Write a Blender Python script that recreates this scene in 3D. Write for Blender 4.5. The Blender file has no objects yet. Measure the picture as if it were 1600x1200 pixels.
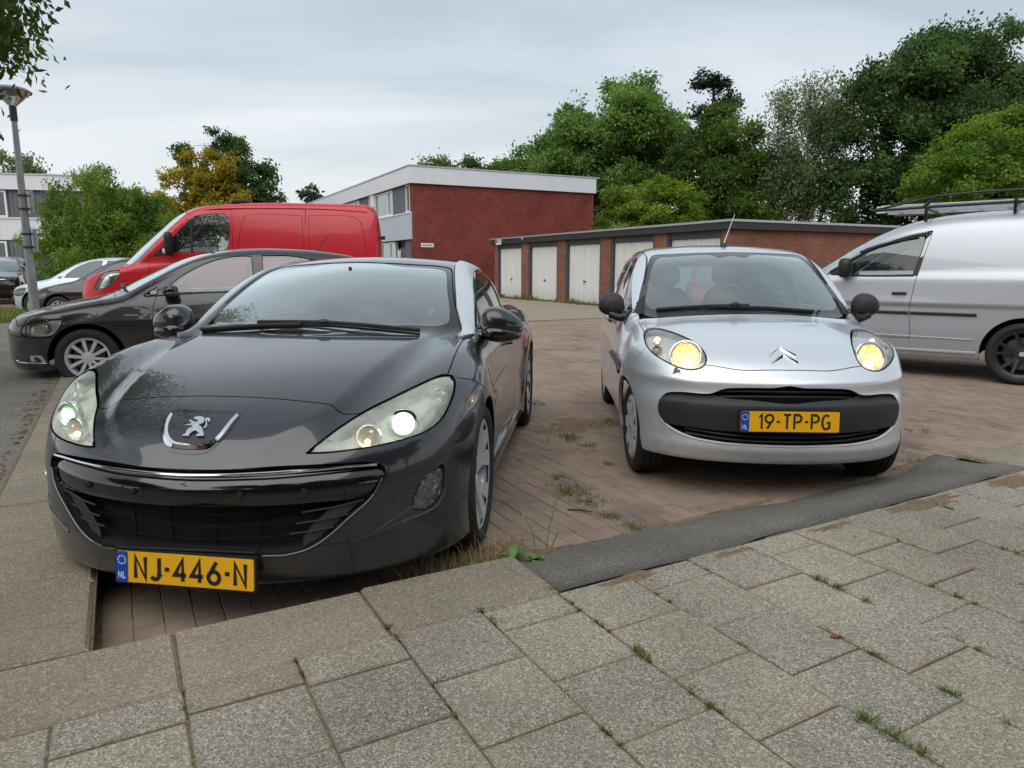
import bpy, bmesh, math, random, time
import numpy as np
from mathutils import Vector, Matrix
T_START = time.time()
random.seed(7); rng = np.random.default_rng(7)
scene = bpy.context.scene
COL = scene.collection
R = math.radians

# ---------------------------------------------------------------- camera
cam_data = bpy.data.cameras.new('camera')
cam_data.sensor_width = 36.0; cam_data.lens = 36.0*1100/1600
cam_data.clip_start = 0.05; cam_data.clip_end = 2000
camera = bpy.data.objects.new('camera', cam_data); COL.objects.link(camera)
camera.location = (0, 0, 1.29); camera.rotation_euler = (math.pi/2-R(9.4), 0, 0)
scene.camera = camera

# ---------------------------------------------------------------- overcast sky and soft sun
SUN_EL, SUN_AZ = 48.0, 200.0          # sun behind thin cloud, behind the camera to the left
world = bpy.data.worlds.new('World'); scene.world = world; world.use_nodes = True
wt = world.node_tree; wt.nodes.clear()
def wn(t, **kw):
    n = wt.nodes.new(t)
    for k, v in kw.items(): setattr(n, k, v)
    return n
w_out = wn('ShaderNodeOutputWorld'); w_bg = wn('ShaderNodeBackground')
w_sky = wn('ShaderNodeTexSky', sky_type='NISHITA', sun_disc=False, sun_elevation=R(SUN_EL), sun_rotation=R(SUN_AZ), air_density=1.0, dust_density=3.0)
w_tc = wn('ShaderNodeTexCoord'); w_sep = wn('ShaderNodeSeparateXYZ')
wt.links.new(w_tc.outputs['Generated'], w_sep.inputs[0])
# cloud deck: project the view direction on a plane overhead
w_z = wn('ShaderNodeMath', operation='MAXIMUM'); w_z.inputs[1].default_value = 0.0; wt.links.new(w_sep.outputs[2], w_z.inputs[0])
w_za = wn('ShaderNodeMath', operation='ADD'); w_za.inputs[1].default_value = 0.18; wt.links.new(w_z.outputs[0], w_za.inputs[0])
w_dx = wn('ShaderNodeMath', operation='DIVIDE'); w_dy = wn('ShaderNodeMath', operation='DIVIDE')
wt.links.new(w_sep.outputs[0], w_dx.inputs[0]); wt.links.new(w_za.outputs[0], w_dx.inputs[1])
wt.links.new(w_sep.outputs[1], w_dy.inputs[0]); wt.links.new(w_za.outputs[0], w_dy.inputs[1])
w_cmb = wn('ShaderNodeCombineXYZ'); wt.links.new(w_dx.outputs[0], w_cmb.inputs[0]); wt.links.new(w_dy.outputs[0], w_cmb.inputs[1])
w_map = wn('ShaderNodeMapping'); w_map.inputs['Rotation'].default_value = (0, 0, R(-16)); w_map.inputs['Scale'].default_value = (0.42, 0.95, 1)
wt.links.new(w_cmb.outputs[0], w_map.inputs[0])
w_n1 = wn('ShaderNodeTexNoise'); w_n1.inputs['Scale'].default_value = 1.15; w_n1.inputs['Detail'].default_value = 6; w_n1.inputs['Roughness'].default_value = 0.5
w_n1.inputs['Distortion'].default_value = 0.35
wt.links.new(w_map.outputs[0], w_n1.inputs['Vector'])
w_ramp = wn('ShaderNodeValToRGB'); e = w_ramp.color_ramp.elements
e[0].position = 0.38; e[0].color = (3.65, 4.25, 4.70, 1); e[1].position = 0.62; e[1].color = (5.75, 6.1, 6.45, 1)
wt.links.new(w_n1.outputs['Fac'], w_ramp.inputs[0])
# the thin cloud is brighter and warmer low over the horizon
w_hr = wn('ShaderNodeMapRange'); w_hr.inputs['From Min'].default_value = 0.0; w_hr.inputs['From Max'].default_value = 0.30
w_hr.inputs['To Min'].default_value = 1.0; w_hr.inputs['To Max'].default_value = 0.0; w_hr.interpolation_type = 'SMOOTHSTEP'
wt.links.new(w_sep.outputs[2], w_hr.inputs['Value'])
w_hs = wn('ShaderNodeMath', operation='MULTIPLY'); w_hs.inputs[1].default_value = 0.62; wt.links.new(w_hr.outputs[0], w_hs.inputs[0])
w_hm = wn('ShaderNodeMixRGB', blend_type='MIX'); w_hm.inputs[2].default_value = (7.3, 7.3, 7.1, 1)
wt.links.new(w_hs.outputs[0], w_hm.inputs[0]); wt.links.new(w_ramp.outputs[0], w_hm.inputs[1])
w_mix = wn('ShaderNodeMixRGB', blend_type='MIX'); w_mix.inputs[0].default_value = 0.90      # nearly closed cloud cover over the clear sky
wt.links.new(w_sky.outputs[0], w_mix.inputs[1]); wt.links.new(w_hm.outputs[0], w_mix.inputs[2])
wt.links.new(w_mix.outputs[0], w_bg.inputs[0]); w_bg.inputs[1].default_value = 0.1
wt.links.new(w_bg.outputs[0], w_out.inputs[0])

sun = bpy.data.lights.new('sun', 'SUN'); sun.energy = 1.5; sun.angle = R(75); sun.color = (1.0, 0.97, 0.92)
sun_o = bpy.data.objects.new('sun', sun); COL.objects.link(sun_o)
_az = R(SUN_AZ)                        # direction the light comes from
_d = Vector((math.sin(_az)*math.cos(R(SUN_EL)), math.cos(_az)*math.cos(R(SUN_EL)), math.sin(R(SUN_EL))))
sun_o.rotation_euler = _d.to_track_quat('Z', 'Y').to_euler()

scene.view_settings.view_transform = 'Standard'; scene.view_settings.look = 'None'
scene.view_settings.exposure = 0.58; scene.view_settings.gamma = 1.0; scene.view_settings.use_curve_mapping = False
scene.cycles.use_denoising = True
scene.cycles.max_bounces = 8; scene.cycles.transparent_max_bounces = 16; scene.cycles.caustics_reflective = False; scene.cycles.caustics_refractive = False
scene.cycles.sample_clamp_indirect = 6.0
# ---------------------------------------------------------------- object helpers
def link(o, parent=None):
    COL.objects.link(o)
    if parent is not None: o.parent = parent
    return o
def empty(name, loc=(0, 0, 0), rz=0.0, parent=None):
    o = bpy.data.objects.new(name, None); o.location = loc; o.rotation_euler = (0, 0, rz); o.empty_display_size = 0.2
    return link(o, parent)
def tag(o, label=None, cat=None, group=None, kind=None):
    if label: o['label'] = label
    if cat: o['category'] = cat
    if group: o['group'] = group
    if kind: o['kind'] = kind
    return o
def mesh_np(name, V, T, mat, parent=None, smooth=True, normals=None, loc=None, rot=None):
    me = bpy.data.meshes.new(name)
    V = np.ascontiguousarray(V, np.float32); T = np.asarray(T)
    k = T.shape[1] if len(T) else 3
    me.vertices.add(len(V)); me.vertices.foreach_set('co', V.ravel())
    me.loops.add(len(T)*k); me.loops.foreach_set('vertex_index', T.astype(np.int32).ravel())
    me.polygons.add(len(T)); me.polygons.foreach_set('loop_start', np.arange(0, len(T)*k, k, dtype=np.int32))
    me.update(calc_edges=True); me.validate()
    if smooth: me.polygons.foreach_set('use_smooth', np.ones(len(me.polygons), bool))
    if normals is not None and len(me.vertices) == len(normals): me.normals_split_custom_set_from_vertices(np.asarray(normals, np.float32).tolist())
    if mat is not None: me.materials.append(mat)
    o = bpy.data.objects.new(name, me)
    if loc is not None: o.location = loc
    if rot is not None: o.rotation_euler = rot
    return link(o, parent)

class MB:
    """collects simple shapes; build() links them as one mesh object"""
    def __init__(self): self.v = []; self.f = []
    def add(self, V, F):
        n = len(self.v); self.v += [tuple(map(float, p)) for p in V]; self.f += [tuple(i+n for i in f) for f in F]; return self
    def box(self, lo, hi, rz=0.0, c=None):
        (x0, y0, z0), (x1, y1, z1) = lo, hi
        V = [(x0, y0, z0), (x1, y0, z0), (x1, y1, z0), (x0, y1, z0), (x0, y0, z1), (x1, y0, z1), (x1, y1, z1), (x0, y1, z1)]
        if rz:
            cx, cy = c if c else ((x0+x1)/2, (y0+y1)/2); cs, sn = math.cos(rz), math.sin(rz)
            V = [(cx+(x-cx)*cs-(y-cy)*sn, cy+(x-cx)*sn+(y-cy)*cs, z) for x, y, z in V]
        return self.add(V, [(0, 3, 2, 1), (4, 5, 6, 7), (0, 1, 5, 4), (1, 2, 6, 5), (2, 3, 7, 6), (3, 0, 4, 7)])
    def hexa(self, P): return self.add(P, [(0, 3, 2, 1), (4, 5, 6, 7), (0, 1, 5, 4), (1, 2, 6, 5), (2, 3, 7, 6), (3, 0, 4, 7)])
    def tube(self, pts, r, n=8, cap=True):
        pts = [Vector(p) for p in pts]; rs = r if isinstance(r, (list, tuple)) else [r]*len(pts)
        V = []; F = []; prev = None
        for i, p in enumerate(pts):
            t = (pts[min(i+1, len(pts)-1)]-pts[max(i-1, 0)]).normalized()
            a = prev if prev is not None else (Vector((0, 0, 1)) if abs(t.z) < .9 else Vector((1, 0, 0)))
            u = (a-t*a.dot(t)); u = u.normalized() if u.length > 1e-6 else t.orthogonal().normalized(); w = t.cross(u); prev = u
            for k in range(n):
                g = 2*math.pi*k/n; V.append(p+u*math.cos(g)*rs[i]+w*math.sin(g)*rs[i])
        for i in range(len(pts)-1):
            for k in range(n): F.append((i*n+k, i*n+(k+1) % n, (i+1)*n+(k+1) % n, (i+1)*n+k))
        if cap: F += [tuple(range(n-1, -1, -1)), tuple(range((len(pts)-1)*n, len(pts)*n))]
        return self.add(V, F)
    def lathe(self, prof, n=32, axis='z', c=(0, 0, 0), close=False):
        """prof: (radius, height) pairs"""
        V = []; F = []
        for r, h in prof:
            for k in range(n):
                g = 2*math.pi*k/n; x, y = r*math.cos(g), r*math.sin(g)
                V.append({'z': (c[0]+x, c[1]+y, c[2]+h), 'y': (c[0]+x, c[1]+h, c[2]+y), 'x': (c[0]+h, c[1]+x, c[2]+y)}[axis])
        m = len(prof)
        for i in range(m-1 if not close else m):
            for k in range(n):
                j = (i+1) % m; F.append((i*n+k, i*n+(k+1) % n, j*n+(k+1) % n, j*n+k))
        return self.add(V, F)
    def prism(self, poly, f0, f1):
        """poly: list of 2-D points; f0, f1 map (u, v) to 3-D for back and front face"""
        n = len(poly); V = [f0(*p) for p in poly]+[f1(*p) for p in poly]
        F = [tuple(range(n, 2*n)), tuple(range(n-1, -1, -1))]+[(i, (i+1) % n, n+(i+1) % n, n+i) for i in range(n)]
        return self.add(V, F)
    def build(self, name, mat, parent=None, smooth=False, bevel=0.0, auto=40, loc=None, rot=None, fix=True, seg=2):
        me = bpy.data.meshes.new(name); me.from_pydata(self.v, [], self.f)
        if fix or bevel:
            bm = bmesh.new(); bm.from_mesh(me)
            if fix: bmesh.ops.recalc_face_normals(bm, faces=bm.faces)
            if bevel: 
                ed = [e for e in bm.edges if len(e.link_faces) == 2 and e.calc_face_angle(0) > R(25)]
                bmesh.ops.bevel(bm, geom=ed, offset=bevel, segments=seg, affect='EDGES', profile=.5, clamp_overlap=True)
            bm.to_mesh(me); bm.free()
        if smooth:
            me.polygons.foreach_set('use_smooth', np.ones(len(me.polygons), bool))
            me.set_sharp_from_angle(angle=R(auto))
        if mat is not None: me.materials.append(mat)
        o = bpy.data.objects.new(name, me)
        if loc is not None: o.location = loc
        if rot is not None: o.rotation_euler = rot
        return link(o, parent)

def copy_tree(o, parent=None):
    c = o.copy(); COL.objects.link(c); c.parent = parent
    if parent is not None: c.matrix_parent_inverse = o.matrix_parent_inverse.copy()
    for ch in list(o.children): copy_tree(ch, c)
    return c

# ---------------------------------------------------------------- materials
MATS = {}
class NT:
    def __init__(self, name):
        self.m = bpy.data.materials.new(name); self.m.use_nodes = True; self.t = self.m.node_tree
        self.b = self.t.nodes['Principled BSDF']; self.out = self.t.nodes['Material Output']; MATS[name] = self.m
    def n(self, t, ins=None, **kw):
        x = self.t.nodes.new(t)
        for k, v in kw.items(): setattr(x, k, v)
        for k, v in (ins or {}).items():
            if hasattr(v, 'is_output') or isinstance(v, bpy.types.NodeSocket): self.t.links.new(v, x.inputs[k])
            else: x.inputs[k].default_value = v
        return x
    def l(self, a, b): self.t.links.new(a, b)
    def coord(self, kind='Object'): return self.n('ShaderNodeTexCoord').outputs[kind]
    def noise(self, scale, detail=4, rough=.55, vec=None, dist=0.0, dim='3D'):
        x = self.n('ShaderNodeTexNoise', {'Scale': scale, 'Detail': detail, 'Roughness': rough, 'Distortion': dist}, noise_dimensions=dim)
        if vec is not None: self.l(vec, x.inputs['Vector'])
        return x.outputs['Fac']
    def ramp(self, fac, stops):
        x = self.n('ShaderNodeValToRGB'); cr = x.color_ramp
        while len(cr.elements) < len(stops): cr.elements.new(.5)
        for e, (p, c) in zip(cr.elements, stops): e.position = p; e.color = (*c, 1) if len(c) == 3 else c
        self.l(fac, x.inputs[0]); return x.outputs[0]
    def mix(self, fac, a, b, mode='MIX'):
        x = self.n('ShaderNodeMixRGB', blend_type=mode)
        for i, v in enumerate((fac, a, b)):
            if isinstance(v, bpy.types.NodeSocket): self.l(v, x.inputs[i])
            elif i == 0: x.inputs[0].default_value = v
            else: x.inputs[i].default_value = (*v, 1)
        return x.outputs[0]
    def math(self, op, a, b=None, clamp=False):
        x = self.n('ShaderNodeMath', operation=op, use_clamp=clamp)
        for i, v in enumerate((a, b)):
            if v is None: continue
            if isinstance(v, bpy.types.NodeSocket): self.l(v, x.inputs[i])
            else: x.inputs[i].default_value = v
        return x.outputs[0]
    def rand(self): return self.n('ShaderNodeObjectInfo').outputs['Random']
    def bump(self, h, strength=.3, dist=.01):
        x = self.n('ShaderNodeBump', {'Strength': strength, 'Distance': dist}); self.l(h, x.inputs['Height']); self.l(x.outputs[0], self.b.inputs['Normal'])
    def set(self, **kw):
        for k, v in kw.items():
            k = {'color': 'Base Color', 'rough': 'Roughness', 'metal': 'Metallic', 'coat': 'Coat Weight', 'coat_rough': 'Coat Roughness', 'spec': 'Specular IOR Level', 'emit': 'Emission Color', 'estr': 'Emission Strength', 'alpha': 'Alpha', 'trans': 'Transmission Weight', 'ior': 'IOR', 'sub': 'Subsurface Weight'}[k]
            if isinstance(v, bpy.types.NodeSocket): self.l(v, self.b.inputs[k])
            elif k in ('Base Color', 'Emission Color'): self.b.inputs[k].default_value = (*v, 1)
            else: self.b.inputs[k].default_value = v
        return self
def plain(name, color, rough=.5, metal=0.0, var=.12, scale=30, coat=0.0, bump=0.0, spec=.5):
    if name in MATS: return MATS[name]
    t = NT(name); f = t.noise(scale, 5, vec=t.coord())
    lo = tuple(c*(1-var) for c in color); hi = tuple(min(1, c*(1+var)) for c in color)
    t.set(color=t.ramp(f, [(.3, lo), (.7, hi)]), rough=rough, metal=metal, coat=coat, spec=spec)
    if bump: t.bump(t.noise(scale*4, 4, vec=t.coord()), bump, .004)
    return t.m
def paint(name, color, metal=.35, rough=.32, flake=.25, dirt=(.20, .17, .13), dirt_amt=.25, coat=1.0):
    """car paint: metallic flake base under clear coat, a little road dust low down"""
    t = NT(name); co = t.coord()
    fl = t.noise(900, 2, .7, co)
    base = t.ramp(fl, [(.3, tuple(c*(1-flake) for c in color)), (.7, tuple(c*(1+flake) for c in color))])
    sep = t.n('ShaderNodeSeparateXYZ'); t.l(co, sep.inputs[0])
    low = t.n('ShaderNodeMapRange', {'From Min': .62, 'From Max': .16, 'To Min': 0.0, 'To Max': 1.0}); t.l(sep.outputs[2], low.inputs['Value'])
    dn = t.ramp(t.noise(7, 6, .65, co), [(.38, (0, 0, 0)), (.72, (1, 1, 1))])
    df = t.math('MULTIPLY', t.math('MULTIPLY', low.outputs[0], dn), dirt_amt)
    t.set(color=t.mix(df, base, dirt), metal=metal, rough=t.math('ADD', t.math('MULTIPLY', df, .4), rough), coat=coat,
          coat_rough=t.math('ADD', t.math('MULTIPLY', t.noise(3, 5, .6, co), .035), t.math('MULTIPLY', df, .3)))
    return t.m
def glass(name, tint=(.75, .85, .83), rough=.0, refl=1.0, dirt=.03, gain=1.3, haze=None):
    """thin window glass: fresnel reflection over a tinted see-through sheet with a little dust"""
    t = NT(name); t.t.nodes.remove(t.b)
    tr = t.n('ShaderNodeBsdfTransparent', {'Color': (*tint, 1)}); gl = t.n('ShaderNodeBsdfGlossy', {'Roughness': rough, 'Color': (refl*.9, refl, refl*1.02, 1)})
    fr = t.n('ShaderNodeFresnel', {'IOR': 1.62}); k = t.math('ADD', t.math('MULTIPLY', fr.outputs[0], gain), .02, True)
    mx = t.n('ShaderNodeMixShader'); t.l(k, mx.inputs[0]); t.l(tr.outputs[0], mx.inputs[1]); t.l(gl.outputs[0], mx.inputs[2])
    df = t.n('ShaderNodeBsdfDiffuse', {'Color': (*(haze or (.5, .5, .48)), 1)}); m2 = t.n('ShaderNodeMixShader')
    if haze:
        tl = t.n('ShaderNodeBsdfTranslucent', {'Color': (*haze, 1)}); mh = t.n('ShaderNodeMixShader', {0: .3}); t.l(df.outputs[0], mh.inputs[1]); t.l(tl.outputs[0], mh.inputs[2]); df = mh
    dn = t.ramp(t.noise(5, 6, .6, t.coord()), [(.3, (dirt*.3,)*3), (.8, (dirt*1.7,)*3)])
    t.l(dn, m2.inputs[0]); t.l(mx.outputs[0], m2.inputs[1]); t.l(df.outputs[0], m2.inputs[2]); t.l(m2.outputs[0], t.out.inputs[0])
    return t.m
def lamp_mat(name, color, strength):
    t = NT(name); t.set(color=tuple(min(1, c) for c in color), emit=color, estr=strength, rough=.2); return t.m
# ---------------------------------------------------------------- numeric helpers for lofted vehicle bodies
def smooth_curve(pts, sig=0.03, n=2400):
    """smooth 1-D curve through (x, value) pairs; returns a vectorised function"""
    p = np.array(sorted(pts), float); x, y = p[:, 0], p[:, 1]
    h = np.diff(x); d = np.diff(y)/h; m = np.zeros_like(y)
    m[1:-1] = np.where(d[:-1]*d[1:] > 0, 2*d[:-1]*d[1:]/(d[:-1]+d[1:]+1e-12), 0) if len(x) > 2 else 0
    m[0], m[-1] = d[0], d[-1]
    pad = 3*sig+0.3
    xs = np.linspace(x[0]-pad, x[-1]+pad, n)
    xc = np.clip(xs, x[0], x[-1]); i = np.clip(np.searchsorted(x, xc)-1, 0, len(h)-1)
    t = (xc-x[i])/h[i]
    ys = (y[i]*(1+2*t)*(1-t)**2 + h[i]*m[i]*t*(1-t)**2 + y[i+1]*t*t*(3-2*t) + h[i]*m[i+1]*t*t*(t-1))
    ys += np.where(xs < x[0], (xs-x[0])*m[0], 0)+np.where(xs > x[-1], (xs-x[-1])*m[-1], 0)
    if sig > 0:
        dx = xs[1]-xs[0]; k = int(3*sig/dx)+1
        g = np.exp(-0.5*(np.arange(-k, k+1)*dx/sig)**2); g /= g.sum()
        e = np.concatenate([ys[0]+(np.arange(-k, 0))*(ys[1]-ys[0]), ys, ys[-1]+np.arange(1, k+1)*(ys[-1]-ys[-2])])
        ys = np.convolve(e, g, 'valid')
    def f(v): return np.interp(v, xs, ys)
    return f

def smax(a, b, k):
    h = np.maximum(k-np.abs(a-b), 0)/k
    return np.maximum(a, b)+h*h*k*0.25
def smin(a, b, k): return -smax(-a, -b, k)
def bump(v, c, w): return np.exp(-((v-c)/w)**2)
def step(v, a, b):
    t = np.clip((v-a)/(b-a), 0, 1); return t*t*(3-2*t)

def grad(F, P, e=0.004):
    g = np.stack([F(P[:, 0]+e, P[:, 1], P[:, 2])-F(P[:, 0]-e, P[:, 1], P[:, 2]),
                  F(P[:, 0], P[:, 1]+e, P[:, 2])-F(P[:, 0], P[:, 1]-e, P[:, 2]),
                  F(P[:, 0], P[:, 1], P[:, 2]+e)-F(P[:, 0], P[:, 1], P[:, 2]-e)], 1)
    return g/np.maximum(np.linalg.norm(g, axis=1, keepdims=True), 1e-9)

def cast(F, O, D, tmax=1.9, n=46):
    """first zero of F along each ray, from inside (F<0) outwards"""
    ts = np.linspace(0.02, tmax, n); lo = np.full(len(O), ts[0]); hi = np.full(len(O), tmax); done = np.zeros(len(O), bool)
    for t0, t1 in zip(ts[:-1], ts[1:]):
        p = O+D*t1; v = F(p[:, 0], p[:, 1], p[:, 2]) > 0
        new = v & ~done; lo[new] = t0; hi[new] = t1; done |= v
    for _ in range(18):
        m = 0.5*(lo+hi); p = O+D*m[:, None]; v = F(p[:, 0], p[:, 1], p[:, 2]) > 0
        hi = np.where(v, m, hi); lo = np.where(v, lo, m)
    return O+D*(0.5*(lo+hi))[:, None]

class Skin:
    """triangle soup with vertex normals and named scalar fields, cut along fields"""
    def __init__(self, V, N, T): self.V, self.N, self.T = V, N, T
    def sub(self, T):
        if len(T) == 0: return Skin(self.V[:0], self.N[:0], np.zeros((0, 3), int))
        u, inv = np.unique(T, return_inverse=True)
        return Skin(self.V[u], self.N[u], inv.reshape(-1, 3))
    def cut(self, d):
        """split along d = 0 : returns (inside d<0, outside d>0)"""
        T = self.T
        if len(T) == 0: return self, self
        d = np.where(np.abs(d) < 1e-7, 1e-7, d)
        neg = d[T] < 0; c = neg.sum(1)
        full_in, full_out = T[c == 3], T[c == 0]
        mix = T[(c == 1) | (c == 2)]
        if len(mix) == 0: return self.sub(full_in), self.sub(full_out)
        ng = d[mix] < 0
        odd = np.where(ng.sum(1) == 1, ng.argmax(1), (~ng).argmax(1))
        ar = np.arange(len(mix))
        A, B, C = mix[ar, odd], mix[ar, (odd+1) % 3], mix[ar, (odd+2) % 3]
        e = np.concatenate([np.stack([A, B], 1), np.stack([A, C], 1)]); es = np.sort(e, 1)
        key = es[:, 0].astype(np.int64)*len(self.V)+es[:, 1]
        uk, first, inv = np.unique(key, return_index=True, return_inverse=True)
        i, j = es[first, 0], es[first, 1]
        t = (d[i]/(d[i]-d[j]))[:, None]
        nv = self.V[i]*(1-t)+self.V[j]*t
        nn = self.N[i]*(1-t)+self.N[j]*t; nn /= np.maximum(np.linalg.norm(nn, axis=1, keepdims=True), 1e-9)
        m = len(mix); P = inv[:m]+len(self.V); Q = inv[m:]+len(self.V)
        S = Skin(np.concatenate([self.V, nv]), np.concatenate([self.N, nn]), T)
        tip = np.stack([A, P, Q], 1); q1 = np.stack([P, B, C], 1); q2 = np.stack([P, C, Q], 1)
        tn = d[A] < 0
        inn = np.concatenate([full_in, tip[tn], q1[~tn], q2[~tn]])
        out = np.concatenate([full_out, tip[~tn], q1[tn], q2[tn]])
        return S.sub(inn), S.sub(out)
    def join(self, o):
        return Skin(np.concatenate([self.V, o.V]), np.concatenate([self.N, o.N]), np.concatenate([self.T, o.T+len(self.V)]))
    def mirrored(self):
        f = np.array([1, -1, 1.]); return Skin(self.V*f, self.N*f, self.T[:, ::-1])
    def weld(self, eps=1e-5):
        k = np.round(self.V/eps).astype(np.int64)
        _, first, inv = np.unique(k, axis=0, return_index=True, return_inverse=True)
        inv = inv.reshape(-1); T = inv[self.T]
        ok = (T[:, 0] != T[:, 1]) & (T[:, 1] != T[:, 2]) & (T[:, 0] != T[:, 2])
        return Skin(self.V[first], self.N[first], T[ok])
    def offset(self, d): return Skin(self.V+self.N*d, self.N, self.T)
    def rims(self):
        """boundary edges (i, j) in face order"""
        T = self.T; e = np.concatenate([T[:, [0, 1]], T[:, [1, 2]], T[:, [2, 0]]])
        key = np.sort(e, 1); key = key[:, 0].astype(np.int64)*(len(self.V)+1)+key[:, 1]
        u, inv, cnt = np.unique(key, return_inverse=True, return_counts=True)
        return e[cnt[inv] == 1]
    def walls(self, depth):
        """strip of faces from every open edge inwards along the normal"""
        e = self.rims()
        if len(e) == 0: return self
        A, B = self.V[e[:, 0]], self.V[e[:, 1]]; a, b = A-self.N[e[:, 0]]*depth, B-self.N[e[:, 1]]*depth
        n = len(e); V = np.concatenate([A, B, a, b]); tn = np.cross(B-A, self.N[e[:, 0]]); tn /= np.maximum(np.linalg.norm(tn, axis=1, keepdims=True), 1e-9)
        k = np.arange(n); T = np.concatenate([np.stack([k+n, k, k+2*n], 1), np.stack([k+n, k+2*n, k+3*n], 1)])
        return Skin(V, np.concatenate([tn]*4), T)

def poly_sdf(u, v, poly, smooth=True, sub=8, closed=True):
    """signed distance (negative inside) from points to a closed outline"""
    P = np.array(poly, float)
    if smooth: P = closed_spline(P, sub)
    A = P; B = np.roll(P, -1, 0)
    best = np.full(u.shape, 1e9); inside = np.zeros(u.shape, bool)
    for (ax, ay), (bx, by) in zip(A, B):
        ex, ey = bx-ax, by-ay; L = ex*ex+ey*ey+1e-15
        t = np.clip(((u-ax)*ex+(v-ay)*ey)/L, 0, 1)
        dd = (u-ax-t*ex)**2+(v-ay-t*ey)**2
        best = np.minimum(best, dd)
        c = ((ay > v) != (by > v)) & (u < (bx-ax)*(v-ay)/(by-ay+1e-15)+ax)
        inside ^= c
    return np.where(inside, -1, 1)*np.sqrt(best)

def closed_spline(P, sub=8):
    """Catmull-Rom through the points; a repeated point keeps a sharp corner"""
    P = np.array(P, float); n = len(P); out = []
    for i in range(n):
        p0, p1, p2, p3 = P[i-1], P[i], P[(i+1) % n], P[(i+2) % n]
        if np.allclose(p1, p2): continue
        if np.allclose(p0, p1): p0 = 2*p1-p2
        if np.allclose(p2, p3): p3 = 2*p2-p1
        d1 = max(np.linalg.norm(p1-p0), 1e-9)**.5; d2 = np.linalg.norm(p2-p1)**.5; d3 = max(np.linalg.norm(p3-p2), 1e-9)**.5
        m1 = (p2-p1) if d1 < 1e-4 else d2*((p1-p0)/d1-(p2-p0)/(d1+d2)+(p2-p1)/d2)
        m2 = (p2-p1) if d3 < 1e-4 else d2*((p2-p1)/d2-(p3-p1)/(d2+d3)+(p3-p2)/d3)
        for k in range(sub):
            t = k/sub
            out.append(p1*(1+2*t)*(1-t)**2+m1*t*(1-t)**2+p2*t*t*(3-2*t)+m2*t*t*(t-1))
    return np.array(out)

def body_skin(F, s0, s1, zs, ns=130, nf=70, nr=30, nt=96, warp=1.0, zfront=None):
    """half shell (y>=0) of F: rays from a spine s0..s1 with a front and a rear fan"""
    th = np.linspace(0, math.pi, nt+1)          # 0 = down, pi = up
    O, D, rows = [], [], []
    ph = np.linspace(90, 0, nf+1)[:-1]*math.pi/180
    zf = zs if zfront is None else zfront
    def ring(s, z, p, sign):
        O.append(np.stack([np.full(nt+1, s), np.zeros(nt+1), np.full(nt+1, z)], 1))
        c, sn = math.cos(p), math.sin(p)
        D.append(np.stack([np.full(nt+1, sign*sn), c*np.sin(th), -c*np.cos(th)], 1))
    for p in ph: ring(s0, zf, min(p, math.radians(89.9)), -1)
    for s in np.linspace(s0, s1, ns+1):
        ring(s, zf+(zs-zf)*min(1, (s-s0)/0.5), 0, 0)
    for p in np.linspace(0, 90, nr+1)[1:]*math.pi/180: ring(s1, zs, min(p, math.radians(89.9)), 1)
    nrw = len(O); O = np.concatenate(O); D = np.concatenate(D)
    V = cast(F, O, D); 
    yy = np.tile((np.sin(th) < 1e-6), nrw); V[yy, 1] = 0
    N = grad(F, V); N[yy, 1] = 0; N /= np.linalg.norm(N, axis=1, keepdims=True)
    i, j = np.meshgrid(np.arange(nrw-1), np.arange(nt), indexing='ij'); w = nt+1
    a = (i*w+j).ravel(); b = a+1; c = a+w; d = c+1
    # diagonal along the shorter direction
    T = np.concatenate([np.stack([a, c, b], 1), np.stack([b, c, d], 1)])
    return Skin(V, N, T)
# ---------------------------------------------------------------- body fields (s = metres behind the nose, y = left, z = up)
def make_field(c):
    """c: dict of curves. returns F(s,y,z) < 0 inside"""
    zc, crown, nose, bow, wid, sec = c['top'], c['crown'], c['nose'], c['plan'], c['wid'], c['sec']
    zg, gbow, gw, lean, gcr = c['gtop'], c['gbow'], c['gw'], c['glean'], c['gcrown']
    tail, zb = c['tail'], c['bottom']; L = c['L']; hw = c['hw']
    kt, kf, kg, ku = c.get('kt', .09), c.get('kf', .07), c.get('kg', .07), c.get('ku', .04)
    extra_top = c.get('extra_top'); extra_side = c.get('extra_side'); extra_nose = c.get('extra_nose')
    def F(s, y, z):
        a = np.abs(y)
        W = wid(s)*sec(z)
        if extra_side: W = W+extra_side(s, a, z)
        fs = a-W
        T = zc(s)-crown(s)*(a/hw)**2
        if extra_top: T = T+extra_top(s, a)
        ft = (z-T)*0.9
        N = nose(z)+bow(a)
        if extra_nose: N = N+extra_nose(a, z)
        fn = (N-s)*0.85
        fr = (s-(L-tail(z)-c['rbow']*a**2-c.get('rbow4', .25)*a**4))*0.9
        lo = smax(smax(ft, fs, kt), smax(fn, fr, 0.02), kf)
        lo = smax(lo, (zb(s)-z), c.get('kb', .05))
        gt = (z-(zg(s-gbow*a**2)-gcr*(a/hw)**2))*0.75
        gs = (a-(gw(s)-lean(z)))*0.9
        g = smax(smax(gt, gs, kg), c['gbase']-z, .02)
        g = smax(g, fr, .03)
        return smin(lo, g, ku)
    return F

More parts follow.
